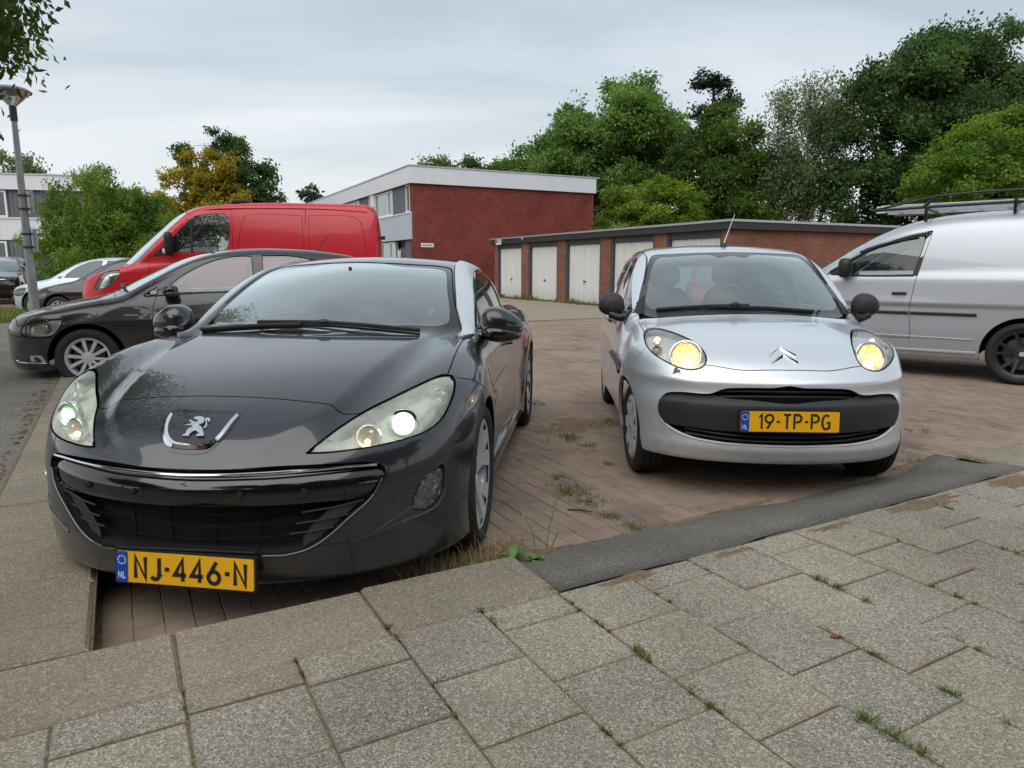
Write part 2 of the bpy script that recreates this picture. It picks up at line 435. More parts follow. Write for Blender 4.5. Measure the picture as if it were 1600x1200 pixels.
def rcz_curves():
    C = smooth_curve
    c = dict(L=4.287, hw=.92, kt=.11, kf=.07, kg=.045, ku=.035, rbow=.12, gbase=.7)
    c['top'] = C([(-.3, .36), (-.1, .53), (0, .60), (.1, .665), (.2, .725), (.3, .772), (.45, .825), (.7, .885), (1.0, .93), (1.25, .955), (1.6, .975), (2.2, .985), (3.0, .99), (3.6, .995), (4.1, .98), (4.3, .95)], .05)
    c['crown'] = C([(0, .11), (.3, .115), (.6, .075), (1.0, .035), (1.5, .04), (4.3, .05)], .1)
    c['nose'] = C([(.1, .05), (.17, .025), (.25, .006), (.35, 0), (.5, .0), (.6, .02), (.75, .10), (.9, .2)], .03)
    c['plan'] = C([(-.2, .02), (0, 0), (.2, .02), (.4, .075), (.55, .145), (.68, .235), (.78, .335), (.86, .45), (.92, .62), (1.0, .95)], .03)
    c['wid'] = C([(-.5, .925), (.3, .925), (.97, .93), (1.5, .90), (2.2, .885), (3.0, .90), (3.56, .925), (4.0, .90), (4.3, .85)], .08)
    c['sec'] = C([(0, .965), (.15, .978), (.3, .99), (.5, 1.0), (.68, 1.0), (.8, .985), (.9, .955), (1.05, .90)], .04)
    c['gtop'] = C([(.7, .64), (1.05, .865), (1.25, .985), (1.5, 1.13), (1.75, 1.245), (1.95, 1.310), (2.15, 1.343), (2.4, 1.359), (2.7, 1.347), (3.0, 1.297), (3.3, 1.215), (3.6, 1.11), (3.85, 1.01), (4.1, .9)], .06)
    c['gbow'] = .27; c['gcrown'] = .10; c['kb'] = .03
    c['gw'] = C([(.8, .74), (1.3, .79), (1.7, .80), (2.2, .79), (2.8, .765), (3.3, .73), (3.8, .66), (4.2, .6)], .1)
    c['glean'] = C([(.6, -.12), (.95, 0), (1.1, .045), (1.2, .09), (1.3, .17), (1.38, .26)], .03)
    c['tail'] = C([(.1, .12), (.3, .02), (.6, 0), (.85, .04), (1.0, .10), (1.4, .4)], .04)
    c['bottom'] = C([(-.2, .17), (.3, .155), (.7, .16), (2, .15), (3.6, .17), (4.3, .24)], .08)
    return c

def c1_curves():
    C = smooth_curve
    c = dict(L=3.435, hw=.815, kt=.12, kf=.09, kg=.055, ku=.05, rbow=.10, gbase=.7)
    c['top'] = C([(-.3, .40), (-.1, .60), (0, .685), (.08, .745), (.2, .81), (.4, .88), (.6, .925), (.8, .955), (1.0, .97), (1.6, .98), (2.4, .99), (3.0, 1.0), (3.4, 1.0)], .05)
    c['crown'] = C([(0, .10), (.3, .09), (.7, .07), (1.2, .04), (3.4, .03)], .1)
    c['nose'] = C([(.1, .10), (.17, .06), (.24, .02), (.35, .0), (.5, .0), (.62, .02), (.75, .06), (.9, .14)], .03)
    c['plan'] = C([(-.2, .012), (0, 0), (.2, .012), (.35, .04), (.5, .09), (.6, .15), (.68, .22), (.74, .30), (.79, .42), (.85, .7)], .03)
    c['wid'] = C([(-.5, .825), (.3, .825), (.66, .828), (1.2, .805), (2.0, .80), (2.6, .81), (3.0, .812), (3.3, .77), (3.5, .72)], .08)
    c['sec'] = C([(0, .93), (.15, .955), (.3, .985), (.5, 1.0), (.68, .99), (.82, .965), (.95, .93), (1.05, .89)], .04)
    c['gtop'] = C([(.3, .60), (.6, .80), (.78, .93), (1.0, 1.10), (1.2, 1.243), (1.42, 1.375), (1.55, 1.415), (1.8, 1.452), (2.1, 1.465), (2.5, 1.45), (2.9, 1.405), (3.1, 1.365), (3.3, 1.30), (3.6, 1.1)], .045)
    c['gbow'] = .34; c['gcrown'] = .06
    c['gw'] = C([(.4, .72), (.9, .785), (1.3, .785), (2.0, .76), (2.7, .73), (3.1, .71), (3.4, .66)], .1)
    c['glean'] = C([(.6, -.10), (.95, 0), (1.15, .045), (1.3, .105), (1.42, .18), (1.5, .26)], .03)
    c['tail'] = C([(.1, .12), (.3, .02), (.6, 0), (.85, .03), (1.0, .09), (1.2, .18), (1.4, .29)], .04)
    c['bottom'] = C([(-.2, .205), (.3, .205), (.6,.19), (2, .18), (3.4, .24)], .08)
    return c
# ---------------------------------------------------------------- shared vehicle materials
M_black = plain('black_trim', (.012, .012, .013), .45, var=.3, scale=60)
M_shell = plain('inner_dark', (.006, .006, .006), .9, var=.2)
M_matt = plain('matt_black', (.010, .010, .011), .9, var=.3, scale=60, spec=.05)
M_gloss_black = plain('gloss_black', (.006, .006, .007), .08, coat=.6, var=.2)
M_plastic = plain('grey_plastic', (.022, .023, .025), .55, var=.25, scale=220, bump=.25)
M_rubber = plain('tyre_rubber', (.014, .014, .014), .75, var=.35, scale=45, bump=.2)
M_chrome = plain('chrome', (.82, .83, .85), .09, 1.0, var=.03)
M_alloy = plain('alloy_silver', (.62, .63, .65), .32, .35, var=.06, coat=.4)
M_alloy_dark = plain('alloy_dark', (.07, .072, .075), .35, .8, var=.15)
M_cover = plain('wheel_cover_silver', (.58, .59, .61), .4, .3, var=.06)
M_disc = plain('brake_steel', (.16, .15, .14), .5, .9, var=.3)
M_cloth = plain('seat_cloth', (.018, .019, .022), .9, var=.3, scale=120)
M_dash = plain('dashboard_plastic', (.02, .021, .023), .6, var=.2)
M_plate_y = plain('plate_yellow', (.78, .40, .008), .35, var=.04, scale=18)
M_plate_b = plain('plate_blue', (.008, .055, .36), .35, var=.06)
M_ink = plain('plate_ink', (.012, .011, .01), .5, var=.2)
M_white = plain('white_print', (.75, .76, .78), .5, var=.05)
M_glass = glass('window_glass', (.60, .70, .68), 0.0, .95, gain=2.0)
M_screen = glass('windscreen_glass', (.50, .62, .63), 0.0, 1.0, dirt=.13, gain=3.2)
M_glass_dark = glass('tinted_glass', (.10, .12, .12), 0.0, .95)
M_lens = glass('lamp_lens', (.96, .97, .95), 0.0, .9, dirt=.08, haze=(.8, .82, .8))
M_lens_haze = glass('hazy_lamp_lens', (.95, .99, .90), 0.02, .9, dirt=.42, gain=1.0, haze=(.93, .97, .86))
M_reflector = plain('lamp_reflector', (.74, .75, .74), .2, .85, var=.1)
M_lamp_grey = plain('lamp_housing', (.30, .31, .31), .35, .5, var=.15)
M_amber = plain('amber_bulb', (.75, .22, .03), .2, var=.1, coat=.6)
M_red = plain('red_lamp', (.42, .012, .015), .15, var=.1, coat=1.0)
M_xenon = lamp_mat('xenon_lit', (.86, 1.0, .90), 11.0)
M_halo = lamp_mat('side_light_lit', (1.0, .74, .30), 5.0)
M_halogen = lamp_mat('halogen_lit', (1.0, .62, .20), 9.0)

# ---------------------------------------------------------------- lettering
def arc(cx, cy, rx, ry, a0, a1, n=10): return [(cx+rx*math.cos(R(a0+(a1-a0)*i/n)), cy+ry*math.sin(R(a0+(a1-a0)*i/n))) for i in range(n+1)]
GLYPH = {
 'N': [[(0, 0), (0, 1), (.5, 0), (.5, 1)]], 'J': [[(.42, 1), (.42, .24)]+arc(.21, .24, .21, .24, 0, -150, 8)],
 '4': [[(.40, 0), (.40, 1), (.0, .28), (.56, .28)]], '6': [[(.40, 1.0), (.07, .44)], arc(.27, .28, .27, .28, 0, 360, 20)],
 '9': [[(.14, 0), (.47, .56)], arc(.27, .72, .27, .28, 0, 360, 20)], '1': [[(.02, .82), (.2, 1), (.2, 0)]],
 'T': [[(0, 1), (.5, 1)], [(.25, 1), (.25, 0)]], 'P': [[(.0, 0), (.0, 1), (.22, 1)]+arc(.22, .74, .26, .26, 90, -90, 8)+[(.1, .48)]],
 'G': [arc(.27, .5, .27, .5, 52, 300, 14)+[(.5, .10), (.5, .46), (.3, .46)]], '-': [[(0, .5), (.22, .5)]], 'L': [[(0, 1), (0, 0), (.4, 0)]],
 'W': [[(0, 1), (.15, 0), (.3, .8), (.45, 0), (.6, 1)]], 'E': [[(.42, 1), (0, 1), (0, 0), (.42, 0)], [(0, .52), (.36, .52)]], 'S': [arc(.25, .74, .22, .26, 30, 270, 9)+arc(.25, .25, .25, .25, 90, -150, 9)],
 'R': [[(0, 0), (0, 1), (.22, 1)]+arc(.22, .75, .24, .25, 90, -90, 8)+[(.05, .5)], [(.18, .5), (.48, 0)]], 'A': [[(0, 0), (.26, 1), (.52, 0)], [(.1, .34), (.42, .34)]],
 'O': [arc(.28, .5, .28, .5, 0, 360, 20)], 'D': [[(0, 0), (0, 1), (.18, 1)]+arc(.18, .5, .32, .5, 90, -90, 10)+[(0, 0)]], 'B': [[(0, 0), (0, 1), (.2, 1)]+arc(.2, .76, .22, .24, 90, -90, 6)+arc(.2, .26, .27, .26, 90, -90, 6)+[(0, 0)]],
}
def stroke(mb, pts, w, fn, d=.0015):
    """thick line through 2-D pts; fn(u, v, depth) -> 3-D"""
    n = len(pts); P = [Vector(p) for p in pts]; closed = (P[0]-P[-1]).length < 1e-6
    if closed: P = P[:-1]; n -= 1
    Lf, Rt = [], []
    for i in range(n):
        a = P[i-1] if (i > 0 or closed) else None; b = P[(i+1) % n] if (i < n-1 or closed) else None
        d1 = (P[i]-a).normalized() if a is not None else None; d2 = (b-P[i]).normalized() if b is not None else None
        if d1 is None: d1 = d2
        if d2 is None: d2 = d1
        n1, n2 = Vector((-d1.y, d1.x)), Vector((-d2.y, d2.x)); m = (n1+n2)
        m = m.normalized() if m.length > 1e-4 else n1
        k = min(1/max(m.dot(n1), .35), 1.9); ext = Vector((0, 0))
        Lf.append(P[i]+m*k*w/2); Rt.append(P[i]-m*k*w/2)
    V = [fn(p.x, p.y, 0) for p in Lf]+[fn(p.x, p.y, 0) for p in Rt]+[fn(p.x, p.y, d) for p in Lf]+[fn(p.x, p.y, d) for p in Rt]
    F = []
    for i in range(n if closed else n-1):
        j = (i+1) % n
        F += [(2*n+i, 2*n+j, 3*n+j, 3*n+i), (i, n+i, n+j, j), (i, j, 2*n+j, 2*n+i), (n+i, 3*n+i, 3*n+j, n+j)]
    if not closed: F += [(0, 2*n, 3*n, n), (n-1, 2*n-1, 4*n-1, 3*n-1)]
    mb.add(V, F)
def text_width(s, h, gap): return sum((max(x for st in GLYPH[c] for x, _ in st)*h*1.0+gap) for c in s)-gap
def text(s, h, w, gap, fn, mat, parent, name='letter', each=True, sx=1.0):
    """draw text with lower left at (0, 0) in the fn plane"""
    x = 0; mb = MB()
    for c in s:
        for st in GLYPH[c]: stroke(mb, [(x+px*h*sx, py*h) for px, py in st], w, fn)
        x += max(px for st in GLYPH[c] for px, _ in st)*h*sx+gap
        if each: mb.build(name, mat, parent); mb = MB()
    if not each: mb.build(name, mat, parent)
    return x-gap

def licence_plate(parent, fn, txt, h=.076, w=.0115, gap=.021, each=True, name='licence_plate'):
    """520 x 110 mm yellow plate; fn(u, v, d) -> local 3-D, u to the viewer's right, v up"""
    mb = MB(); k = .008
    def rect(mb, u0, v0, u1, v1, d0, d1, r=.008):
        poly = []
        for cx, cy, a in ((u1-r, v1-r, 0), (u0+r, v1-r, 90), (u0+r, v0+r, 180), (u1-r, v0+r, 270)): poly += arc(cx, cy, r, r, a, a+90, 4)
        mb.prism(poly, lambda u, v: fn(u, v, d0), lambda u, v: fn(u, v, d1))
    rect(mb, -.267, -.062, .267, .064, -.016, -.002); pl = mb.build(name, M_black, parent)
    mb = MB(); rect(mb, -.26, -.055, .26, .055, -.003, .0015); mb.build('plate_face', M_plate_y, pl)
    mb = MB(); rect(mb, -.2595, -.0545, -.215, .0545, .0, .0030, .006); mb.build('plate_band', M_plate_b, pl)
    mb = MB()
    for q in range(12):
        g = 2*math.pi*q/12; cu, cv = -.2375+.0145*math.cos(g), .024+.0145*math.sin(g)
        mb.prism([(cu+.0026*math.cos(t*2*math.pi/5+R(90))*(1), cv+.0026*math.sin(t*2*math.pi/5+R(90))) for t in range(5)], lambda u, v: fn(u, v, .003), lambda u, v: fn(u, v, .0036))
    mb.build('star_ring', M_white, pl)
    text('NL', .021, .0031, .007, lambda u, v, d: fn(u-.2505, v-.040, d+.003), M_white, pl, each=each)
    tw = text_width(txt, h, gap)
    text(txt, h, w, gap, lambda u, v, d: fn(u+.022-tw/2, v-h/2, d+.0015), M_ink, pl, each=each)
    return pl

# ---------------------------------------------------------------- wheels
def make_wheel(parent, loc, side, r, w, rim_r, style, steer=0.0, name='wheel'):
    """side = +1: outer face towards +y"""
    e = empty(name, loc, steer, parent)
    def fl(prof): return [(a, b*side) for a, b in prof]
    h = w/2; rr = rim_r
    t = MB(); prof = [(rr-.004, -h*.86), (rr+.012, -h*.98), ((rr+r)/2, -h*1.06), (r-.02, -h*.98), (r-.003, -h*.84)]
    for k in range(4):                                           # tread ribs with grooves
        a = -h*.78+k*(h*1.56/4); b = a+h*1.56/4
        prof += [(r, a+.004), (r, b-.004), (r-.007, b-.003), (r-.007, b+.003)] if k < 3 else [(r, a+.004), (r, b)]
    prof += [(r-.003, h*.84), (r-.02, h*.98), ((rr+r)/2+.012, h*1.06), ((rr+r)/2-.01, h*1.055), (rr+.014, h*.98), (rr+.003, h*.9), (rr-.006, h*.84)]
    t.lathe(fl(prof), 64, 'y'); t.build('tyre', M_rubber, e, smooth=True, auto=50)
    mats = {'rcz': M_alloy, 'cover': M_cover, 'ten': M_alloy, 'dark': M_alloy_dark}[style]
    b = MB(); b.lathe(fl([(rr-.006, h*.9), (rr+.004, h*.93), (rr+.003, h*.8), (rr-.02, h*.74), (rr-.028, h*.3), (rr-.035, -h*.9)]), 64, 'y')
    def bar(r0, r1, w0, w1, y0, y1, ang, th=.03, skew=0.0):
        """spoke from radius r0 to r1"""
        P = []
        for (rad, wd, y, a) in ((r0, w0, y0, ang), (r1, w1, y1, ang+skew)):
            c, s = math.cos(a), math.sin(a); tx, tz = -s, c
            for yy, q in ((y-th, .62), (y, 1.0)):
                for sg in (-1, 1): P.append((rad*c+tx*wd/2*sg*q if yy == y else rad*c+tx*wd/2*sg, yy*side, rad*s+tz*wd/2*sg*(q if yy == y else 1)))
        b.add(P, [(2, 3, 7, 6), (0, 4, 5, 1), (0, 2, 6, 4), (1, 5, 7, 3), (0, 1, 3, 2), (4, 6, 7, 5)])
    if style == 'rcz':
        b.lathe(fl([(0.001, h*.56), (.03, h*.56), (.06, h*.60), (.085, h*.55), (.09, h*.1)]), 40, 'y')
        for k in range(5):
            g = 2*math.pi*k/5+.3
            for sg in (-1, 1):
                bar(.06, rr*.62, .055, .05, h*.66, h*.76, g+sg*.16, .05, sg*.02); bar(rr*.60, rr-.008, .05, .085, h*.76, h*.92, g+sg*.18, .045, sg*.10)
            bar(.05, rr*.5, .09, .05, h*.52, h*.60, g, .03)
    elif style == 'cover':
        b.lathe(fl([(0.001, h*1.0), (.05, h*1.0), (.065, h*.94), (.085, h*.97), (rr*.62, h*1.0)]), 48, 'y')
        b.lathe(fl([(rr*.88, h*1.02), (rr*.97, h*.98), (rr+.003, h*.9)]), 64, 'y')
        for k in range(8): bar(rr*.55, rr*.93, .062, .074, h*1.0, h*1.01, 2*math.pi*k/8, .012)
    elif style == 'ten':
        b.lathe(fl([(0.001, h*.74), (.035, h*.74), (.06, h*.66), (.065, h*.2)]), 32, 'y')
        for k in range(10): bar(.045, rr-.008, .028, .036, h*.70, h*.80, 2*math.pi*k/10+.15, .03)
    elif style == 'dark':
        b.lathe(fl([(0.001, h*.62), (.035, h*.62), (.075, h*.56), (.08, h*.1)]), 32, 'y')
        for k in range(5):
            for sg in (-1, 1): bar(.055, rr-.008, .03, .026, h*.58, h*.86, 2*math.pi*k/5+.25+sg*.09, .035, sg*.17)
    b.build('rim', mats, e, smooth=True, auto=35)
    d = MB(); d.lathe(fl([(0.02, -h*.12), (rr*.72, -h*.12), (rr*.72, -h*.3), (0.02, -h*.3)]), 40, 'y'); d.build('brake_disc', M_disc, e, smooth=True)
    hb = MB(); hb.lathe(fl([(.001, h*.63 if style != 'cover' else h*1.02), (.024, h*.63 if style != 'cover' else h*1.02), (.028, h*.5)]), 24, 'y')
    hb.build('hub_cap', M_alloy if style in ('ten', 'dark') else M_chrome, e, smooth=True)
    bk = MB(); bk.lathe(fl([(0.001, -h*.5), (rr-.03, -h*.5)]), 32, 'y'); bk.build('wheel_back', M_shell, e)
    return e

# ---------------------------------------------------------------- generic pieces of a vehicle
class Car:
    def __init__(self, name, loc, rear, ax, F, k=1.0):
        self.ax = ax; r = np.array(rear)/np.hypot(*rear)
        self.root = empty(name, loc, math.atan2(-r[1], -r[0])); self.F = F; self.root.scale = (k, k, k)
    def p(self, s, y, z): return (self.ax-s, y, z)
    def obj(self, name, sk, mat, parent=None, wall=0.0, off=0.0):
        if off: sk = sk.offset(off)
        V = sk.V*np.array([-1, 1, 1])+np.array([self.ax, 0, 0]); N = sk.N*np.array([-1, 1, 1]); T = sk.T
        if wall:
            w = sk.walls(wall); wv = w.V*np.array([-1, 1, 1])+np.array([self.ax, 0, 0])
            n = np.zeros_like(wv); fn = np.cross(wv[w.T[:, 1]]-wv[w.T[:, 0]], wv[w.T[:, 2]]-wv[w.T[:, 0]])
            for k in range(3): np.add.at(n, w.T[:, k], fn)
            n /= np.maximum(np.linalg.norm(n, axis=1, keepdims=True), 1e-12); n[np.linalg.norm(n, axis=1) < .5] = (0, 0, 1)
            T = np.concatenate([T, w.T+len(V)]); V = np.concatenate([V, wv]); N = np.concatenate([N, n])
        return mesh_np(name, V, T, mat, parent or self.root, True, N)
    def surf(self, pts, axis='front', off=0.0, smax_=2.0):
        """project (a, z) points from the front, or (s, z) from the side, or (s, y) from above on the body"""
        pts = np.array(pts, float); n = len(pts)
        if axis == 'front': O = np.stack([np.full(n, 1.2), pts[:, 0], pts[:, 1]], 1); D = np.tile([-1., 0, 0], (n, 1)); O[:, 0] = smax_
        elif axis == 'side': O = np.stack([pts[:, 0], np.full(n, .3), pts[:, 1]], 1); D = np.tile([0, 1., 0], (n, 1))
        else: O = np.stack([pts[:, 0], pts[:, 1], np.full(n, .5)], 1); D = np.tile([0, 0, 1.], (n, 1))
        P = cast(self.F, O, D, 2.2, 90); 
        if off: P = P+grad(self.F, P)*off
        return P
    def loc(self, P): return [self.p(*q) for q in P]

def both(sk): return sk.join(sk.mirrored()).weld()
def resample(P, n=24):
    P = np.array(P, float); out = []
    for i in range(len(P)-1):
        p0 = P[max(i-1, 0)]; p1, p2 = P[i], P[i+1]; p3 = P[min(i+2, len(P)-1)]
        for k in range(n):
            t = k/n; out.append(.5*((2*p1)+(-p0+p2)*t+(2*p0-5*p1+4*p2-p3)*t*t+(-p0+3*p1-3*p2+p3)*t**3))
    out.append(P[-1]); return np.array(out)

def blob(mb, c, rad, ex=2.6, n=20, m=14, warp=None):
    """rounded super-ellipsoid"""
    V = []; F = []
    def sp(v, e): return math.copysign(abs(v)**(2/e), v)
    for i in range(m+1):
        t = -math.pi/2+math.pi*i/m
        for k in range(n):
            g = 2*math.pi*k/n
            x, y, z = sp(math.cos(t), ex)*sp(math.cos(g), ex), sp(math.cos(t), ex)*sp(math.sin(g), ex), sp(math.sin(t), ex)
            if warp: x, y, z = warp(x, y, z)
            V.append((c[0]+rad[0]*x, c[1]+rad[1]*y, c[2]+rad[2]*z))
    for i in range(m):
        for k in range(n): F.append((i*n+k, i*n+(k+1) % n, (i+1)*n+(k+1) % n, (i+1)*n+k))
    mb.add(V, F); return mb

def interior(car, sd, zd, sw, halfw, roof, rows=((2.05, .40),), floor=.30, wheel=True, cols=(-1, 1), seat=M_cloth, dash=M_dash):
    """dashboard, steering wheel, front seats, rear bench; sd = dash front, sw = seat positions"""
    p = car.p; t = MB()
    P = [p(sd, -halfw, zd-.10), p(sd, halfw, zd-.10), p(sd+.42, halfw, zd-.02), p(sd+.42, -halfw, zd-.02)]
    t.hexa([p(sd+.05, -halfw, zd-.30), p(sd+.05, halfw, zd-.30), p(sd+.46, halfw, zd-.36), p(sd+.46, -halfw, zd-.36)]+P)
    t.build('dashboard', dash, car.root, bevel=.03, smooth=True)
    if wheel:
        t = MB(); c = Vector(p(sd+.60, .36, zd-.06)); ax = Vector((-.88, 0, .47)).normalized(); u = Vector((0, 1, 0)); v = ax.cross(u)
        ring = [c+u*math.cos(g)*.185+v*math.sin(g)*.185 for g in np.linspace(0, 2*math.pi, 33)]
        t.tube(ring, .015, 8, False); t.tube([c-u*.18, c+u*.18], .016, 6); t.tube([c, c-v*.18], .016, 6); blob(t, c-ax*.01, (.05, .07, .06), 2.4, 12, 8)
        t.build('steering_wheel', M_black, car.root, smooth=True)
    for (s, hw) in rows:
        for sg in cols:
            t = MB(); y = sg*hw
            blob(t, p(s-.28, y, floor+.17), (.28, .25, .10), 3.5, 16, 8)
            def lean(x, yy, z): return (x*1.0-z*1.2, yy*(1-.12*max(z, 0)), z)
            blob(t, p(s+.06, y, floor+.50), (.10, .24, .33), 3.2, 16, 10, lean)
            blob(t, p(s+.24, y, floor+.92), (.055, .12, .09), 2.8, 12, 8)
            t.tube([p(s+.20, y-.05, floor+.78), p(s+.23, y-.05, floor+.90)], .008, 6); t.tube([p(s+.20, y+.05, floor+.78), p(s+.23, y+.05, floor+.90)], .008, 6)
            t.build('seat', seat, car.root, smooth=True)

def wiper(car, name, pts, off=.02, r=.008, parent=None):
    """pts in (y, z) seen from the front"""
    P = car.surf([(a, b) for a, b in pts], 'front', off, 1.9); t = MB(); Q = car.loc(resample(P, 6))
    t.tube(Q, r, 6); P2 = car.surf([(a, b) for a, b in pts], 'front', .006, 1.9); t.tube(car.loc(resample(P2, 6)), .006, 4)
    return t.build(name, M_black, parent or car.root, smooth=True)
def body_tube(car, name, pts, axis, r, mat, off=0.0, parent=None, n=8, sub=5, s0=1.0):
    P = car.surf(pts, axis, off, s0); t = MB(); t.tube(car.loc(resample(P, sub)), r, n); return t.build(name, mat, parent or car.root, smooth=True)
def arch_liner(car, s, z, r, y0, y1, name='wheel_arch'):
    for sg in (-1, 1):
        n = 24; V = []; A = [R(-4)+R(188)*k/n for k in range(n+1)]
        for g in A: V += [car.p(s+r*math.cos(g), sg*y0, z+r*math.sin(g)), car.p(s+(r+.004)*math.cos(g), sg*y1, z+(r+.004)*math.sin(g))]
        F = [(2*k, 2*k+1, 2*k+3, 2*k+2) for k in range(n)]+[tuple(2*k for k in range(n+1))]
        MB().add(V, F).build(name, M_shell, car.root, smooth=True, fix=False)

def lamp_unit(car, sk, side, depth=.06, lens=M_lens, back=M_lamp_grey, rim=M_black, name='headlight'):
    """housing mesh with a clear lens child; returns the housing"""
    inner = sk.offset(-depth)
    w = sk.walls(depth)
    h = car.obj(name, Skin(np.concatenate([inner.V, w.V]), np.concatenate([inner.N, w.N]), np.concatenate([inner.T, w.T+len(inner.V)])), back)
    car.obj('lens', sk, lens, h, 0.0, -.003)
    return h
def bowl(parent, name, c, ax, r, d, mat, n=28, ring=None):
    """parabolic reflector opening along ax"""
    ax = Vector(ax).normalized(); u = ax.orthogonal().normalized(); v = ax.cross(u); c = Vector(c); V = []; F = []; m = 6
    for i in range(m+1):
        q = i/m; rad = r*max(q, .02)
        for k in range(n):
            g = 2*math.pi*k/n; V.append(c+u*math.cos(g)*rad+v*math.sin(g)*rad-ax*d*(1-q*q))
    if ring:
        for (dr, dx) in ((ring*.5, .004), (ring, 0), (ring, -.02)):
            for k in range(n):
                g = 2*math.pi*k/n; V.append(c+u*math.cos(g)*(r+dr)+v*math.sin(g)*(r+dr)+ax*dx)
    for i in range(m+(3 if ring else 0)):
        for k in range(n): F.append((i*n+k, i*n+(k+1) % n, (i+1)*n+(k+1) % n, (i+1)*n+k))
    return MB().add(V, F).build(name, mat, parent, smooth=True, auto=60)
def ball(parent, name, c, r, mat, squash=(1, 1, 1), n=18):
    return blob(MB(), c, (r*squash[0], r*squash[1], r*squash[2]), 2.0, n, 12).build(name, mat, parent, smooth=True)


def ring_piece(parent, name, c, ax, r0, r1, mat, n=36):
    """rounded bezel ring around ax"""
    ax = Vector(ax).normalized(); u = ax.orthogonal().normalized(); v = ax.cross(u); c = Vector(c); V = []; F = []
    for rad, dx in ((r0, -.012), (r0+.003, 0), ((r0+r1)/2, .004), (r1, 0), (r1+.002, -.02)):
        for k in range(n): g = 2*math.pi*k/n; V.append(c+u*math.cos(g)*rad+v*math.sin(g)*rad+ax*dx)
    for i in range(4):
        for k in range(n): F.append((i*n+k, i*n+(k+1) % n, (i+1)*n+(k+1) % n, (i+1)*n+k))
    return MB().add(V, F).build(name, mat, parent, smooth=True, auto=60)

def facet_chrome():
    """faceted bright reflector"""
    if 'facet_chrome' in MATS: return MATS['facet_chrome']
    t = NT('facet_chrome'); vo = t.n('ShaderNodeTexVoronoi', {'Scale': 34.0}); t.l(t.coord(), vo.inputs['Vector']); t.set(color=(.88, .89, .90), metal=.7, rough=.22); t.bump(vo.outputs['Distance'], 1.0, .05); return t.m
# ---------------------------------------------------------------- ground, bricks, kerbs, tiles
FA = R(29.0); FU = Vector((math.cos(FA), math.sin(FA), 0)); FV = Vector((math.sin(FA), -math.cos(FA), 0))   # paving grid: u to the right, v towards the viewer
def uvw(u, v, z=0.0): p = FU*u+FV*v; return (p.x, p.y, z)
def px(p):
    """picture position (1600 x 1200) of a world point, to choose which pieces show largest"""
    x, y, z = p[0], p[1], p[2]-1.29; c, s = math.cos(R(9.4)), math.sin(R(9.4)); f = y*c-z*s
    return (800+1100*x/f, 600-1100*(y*s+z*c)/f, f) if f > .1 else (-1e4, -1e4, f)
ZS = 0.12
def world_pos(t): return t.n('ShaderNodeNewGeometry').outputs['Position']
def attr(t, name): return t.n('ShaderNodeAttribute', attribute_name=name).outputs['Fac']

# brick pavers: reddish brown, sanded in patches
t = NT('paver_brick'); P_ = world_pos(t)
tone = t.math('ADD', t.math('MULTIPLY', attr(t, 'tone'), .75), t.math('MULTIPLY', t.noise(9, 5, .6, P_), .35))
col = t.ramp(tone, [(.05, (.115, .082, .072)), (.35, (.17, .118, .10)), (.62, (.225, .158, .132)), (1.0, (.30, .215, .18))])
sand = t.ramp(t.math('ADD', t.noise(1.1, 6, .62, P_), t.math('MULTIPLY', t.noise(14, 5, .65, P_), .34)), [(.52, (0, 0, 0)), (.82, (.85, .85, .85))])
grit = t.noise(260, 3, .7, P_)
t.set(color=t.mix(sand, t.mix(.35, col, t.ramp(grit, [(.3, (.10, .075, .065)), (.7, (.33, .25, .21))])), (.32, .255, .19)), rough=.92, spec=.25); t.bump(t.math('ADD', grit, t.math('MULTIPLY', t.noise(30, 4, .6, P_), 1.5)), .35, .004)
M_brick = t.m
t = NT('joint_sand'); P_ = world_pos(t); t.set(color=t.ramp(t.noise(40, 6, .7, P_), [(.3, (.075, .062, .038)), (.55, (.18, .145, .095)), (.8, (.27, .22, .15))]), rough=.97, spec=.1); t.bump(t.noise(120, 5, .7, P_), .6, .006); M_sand = t.m
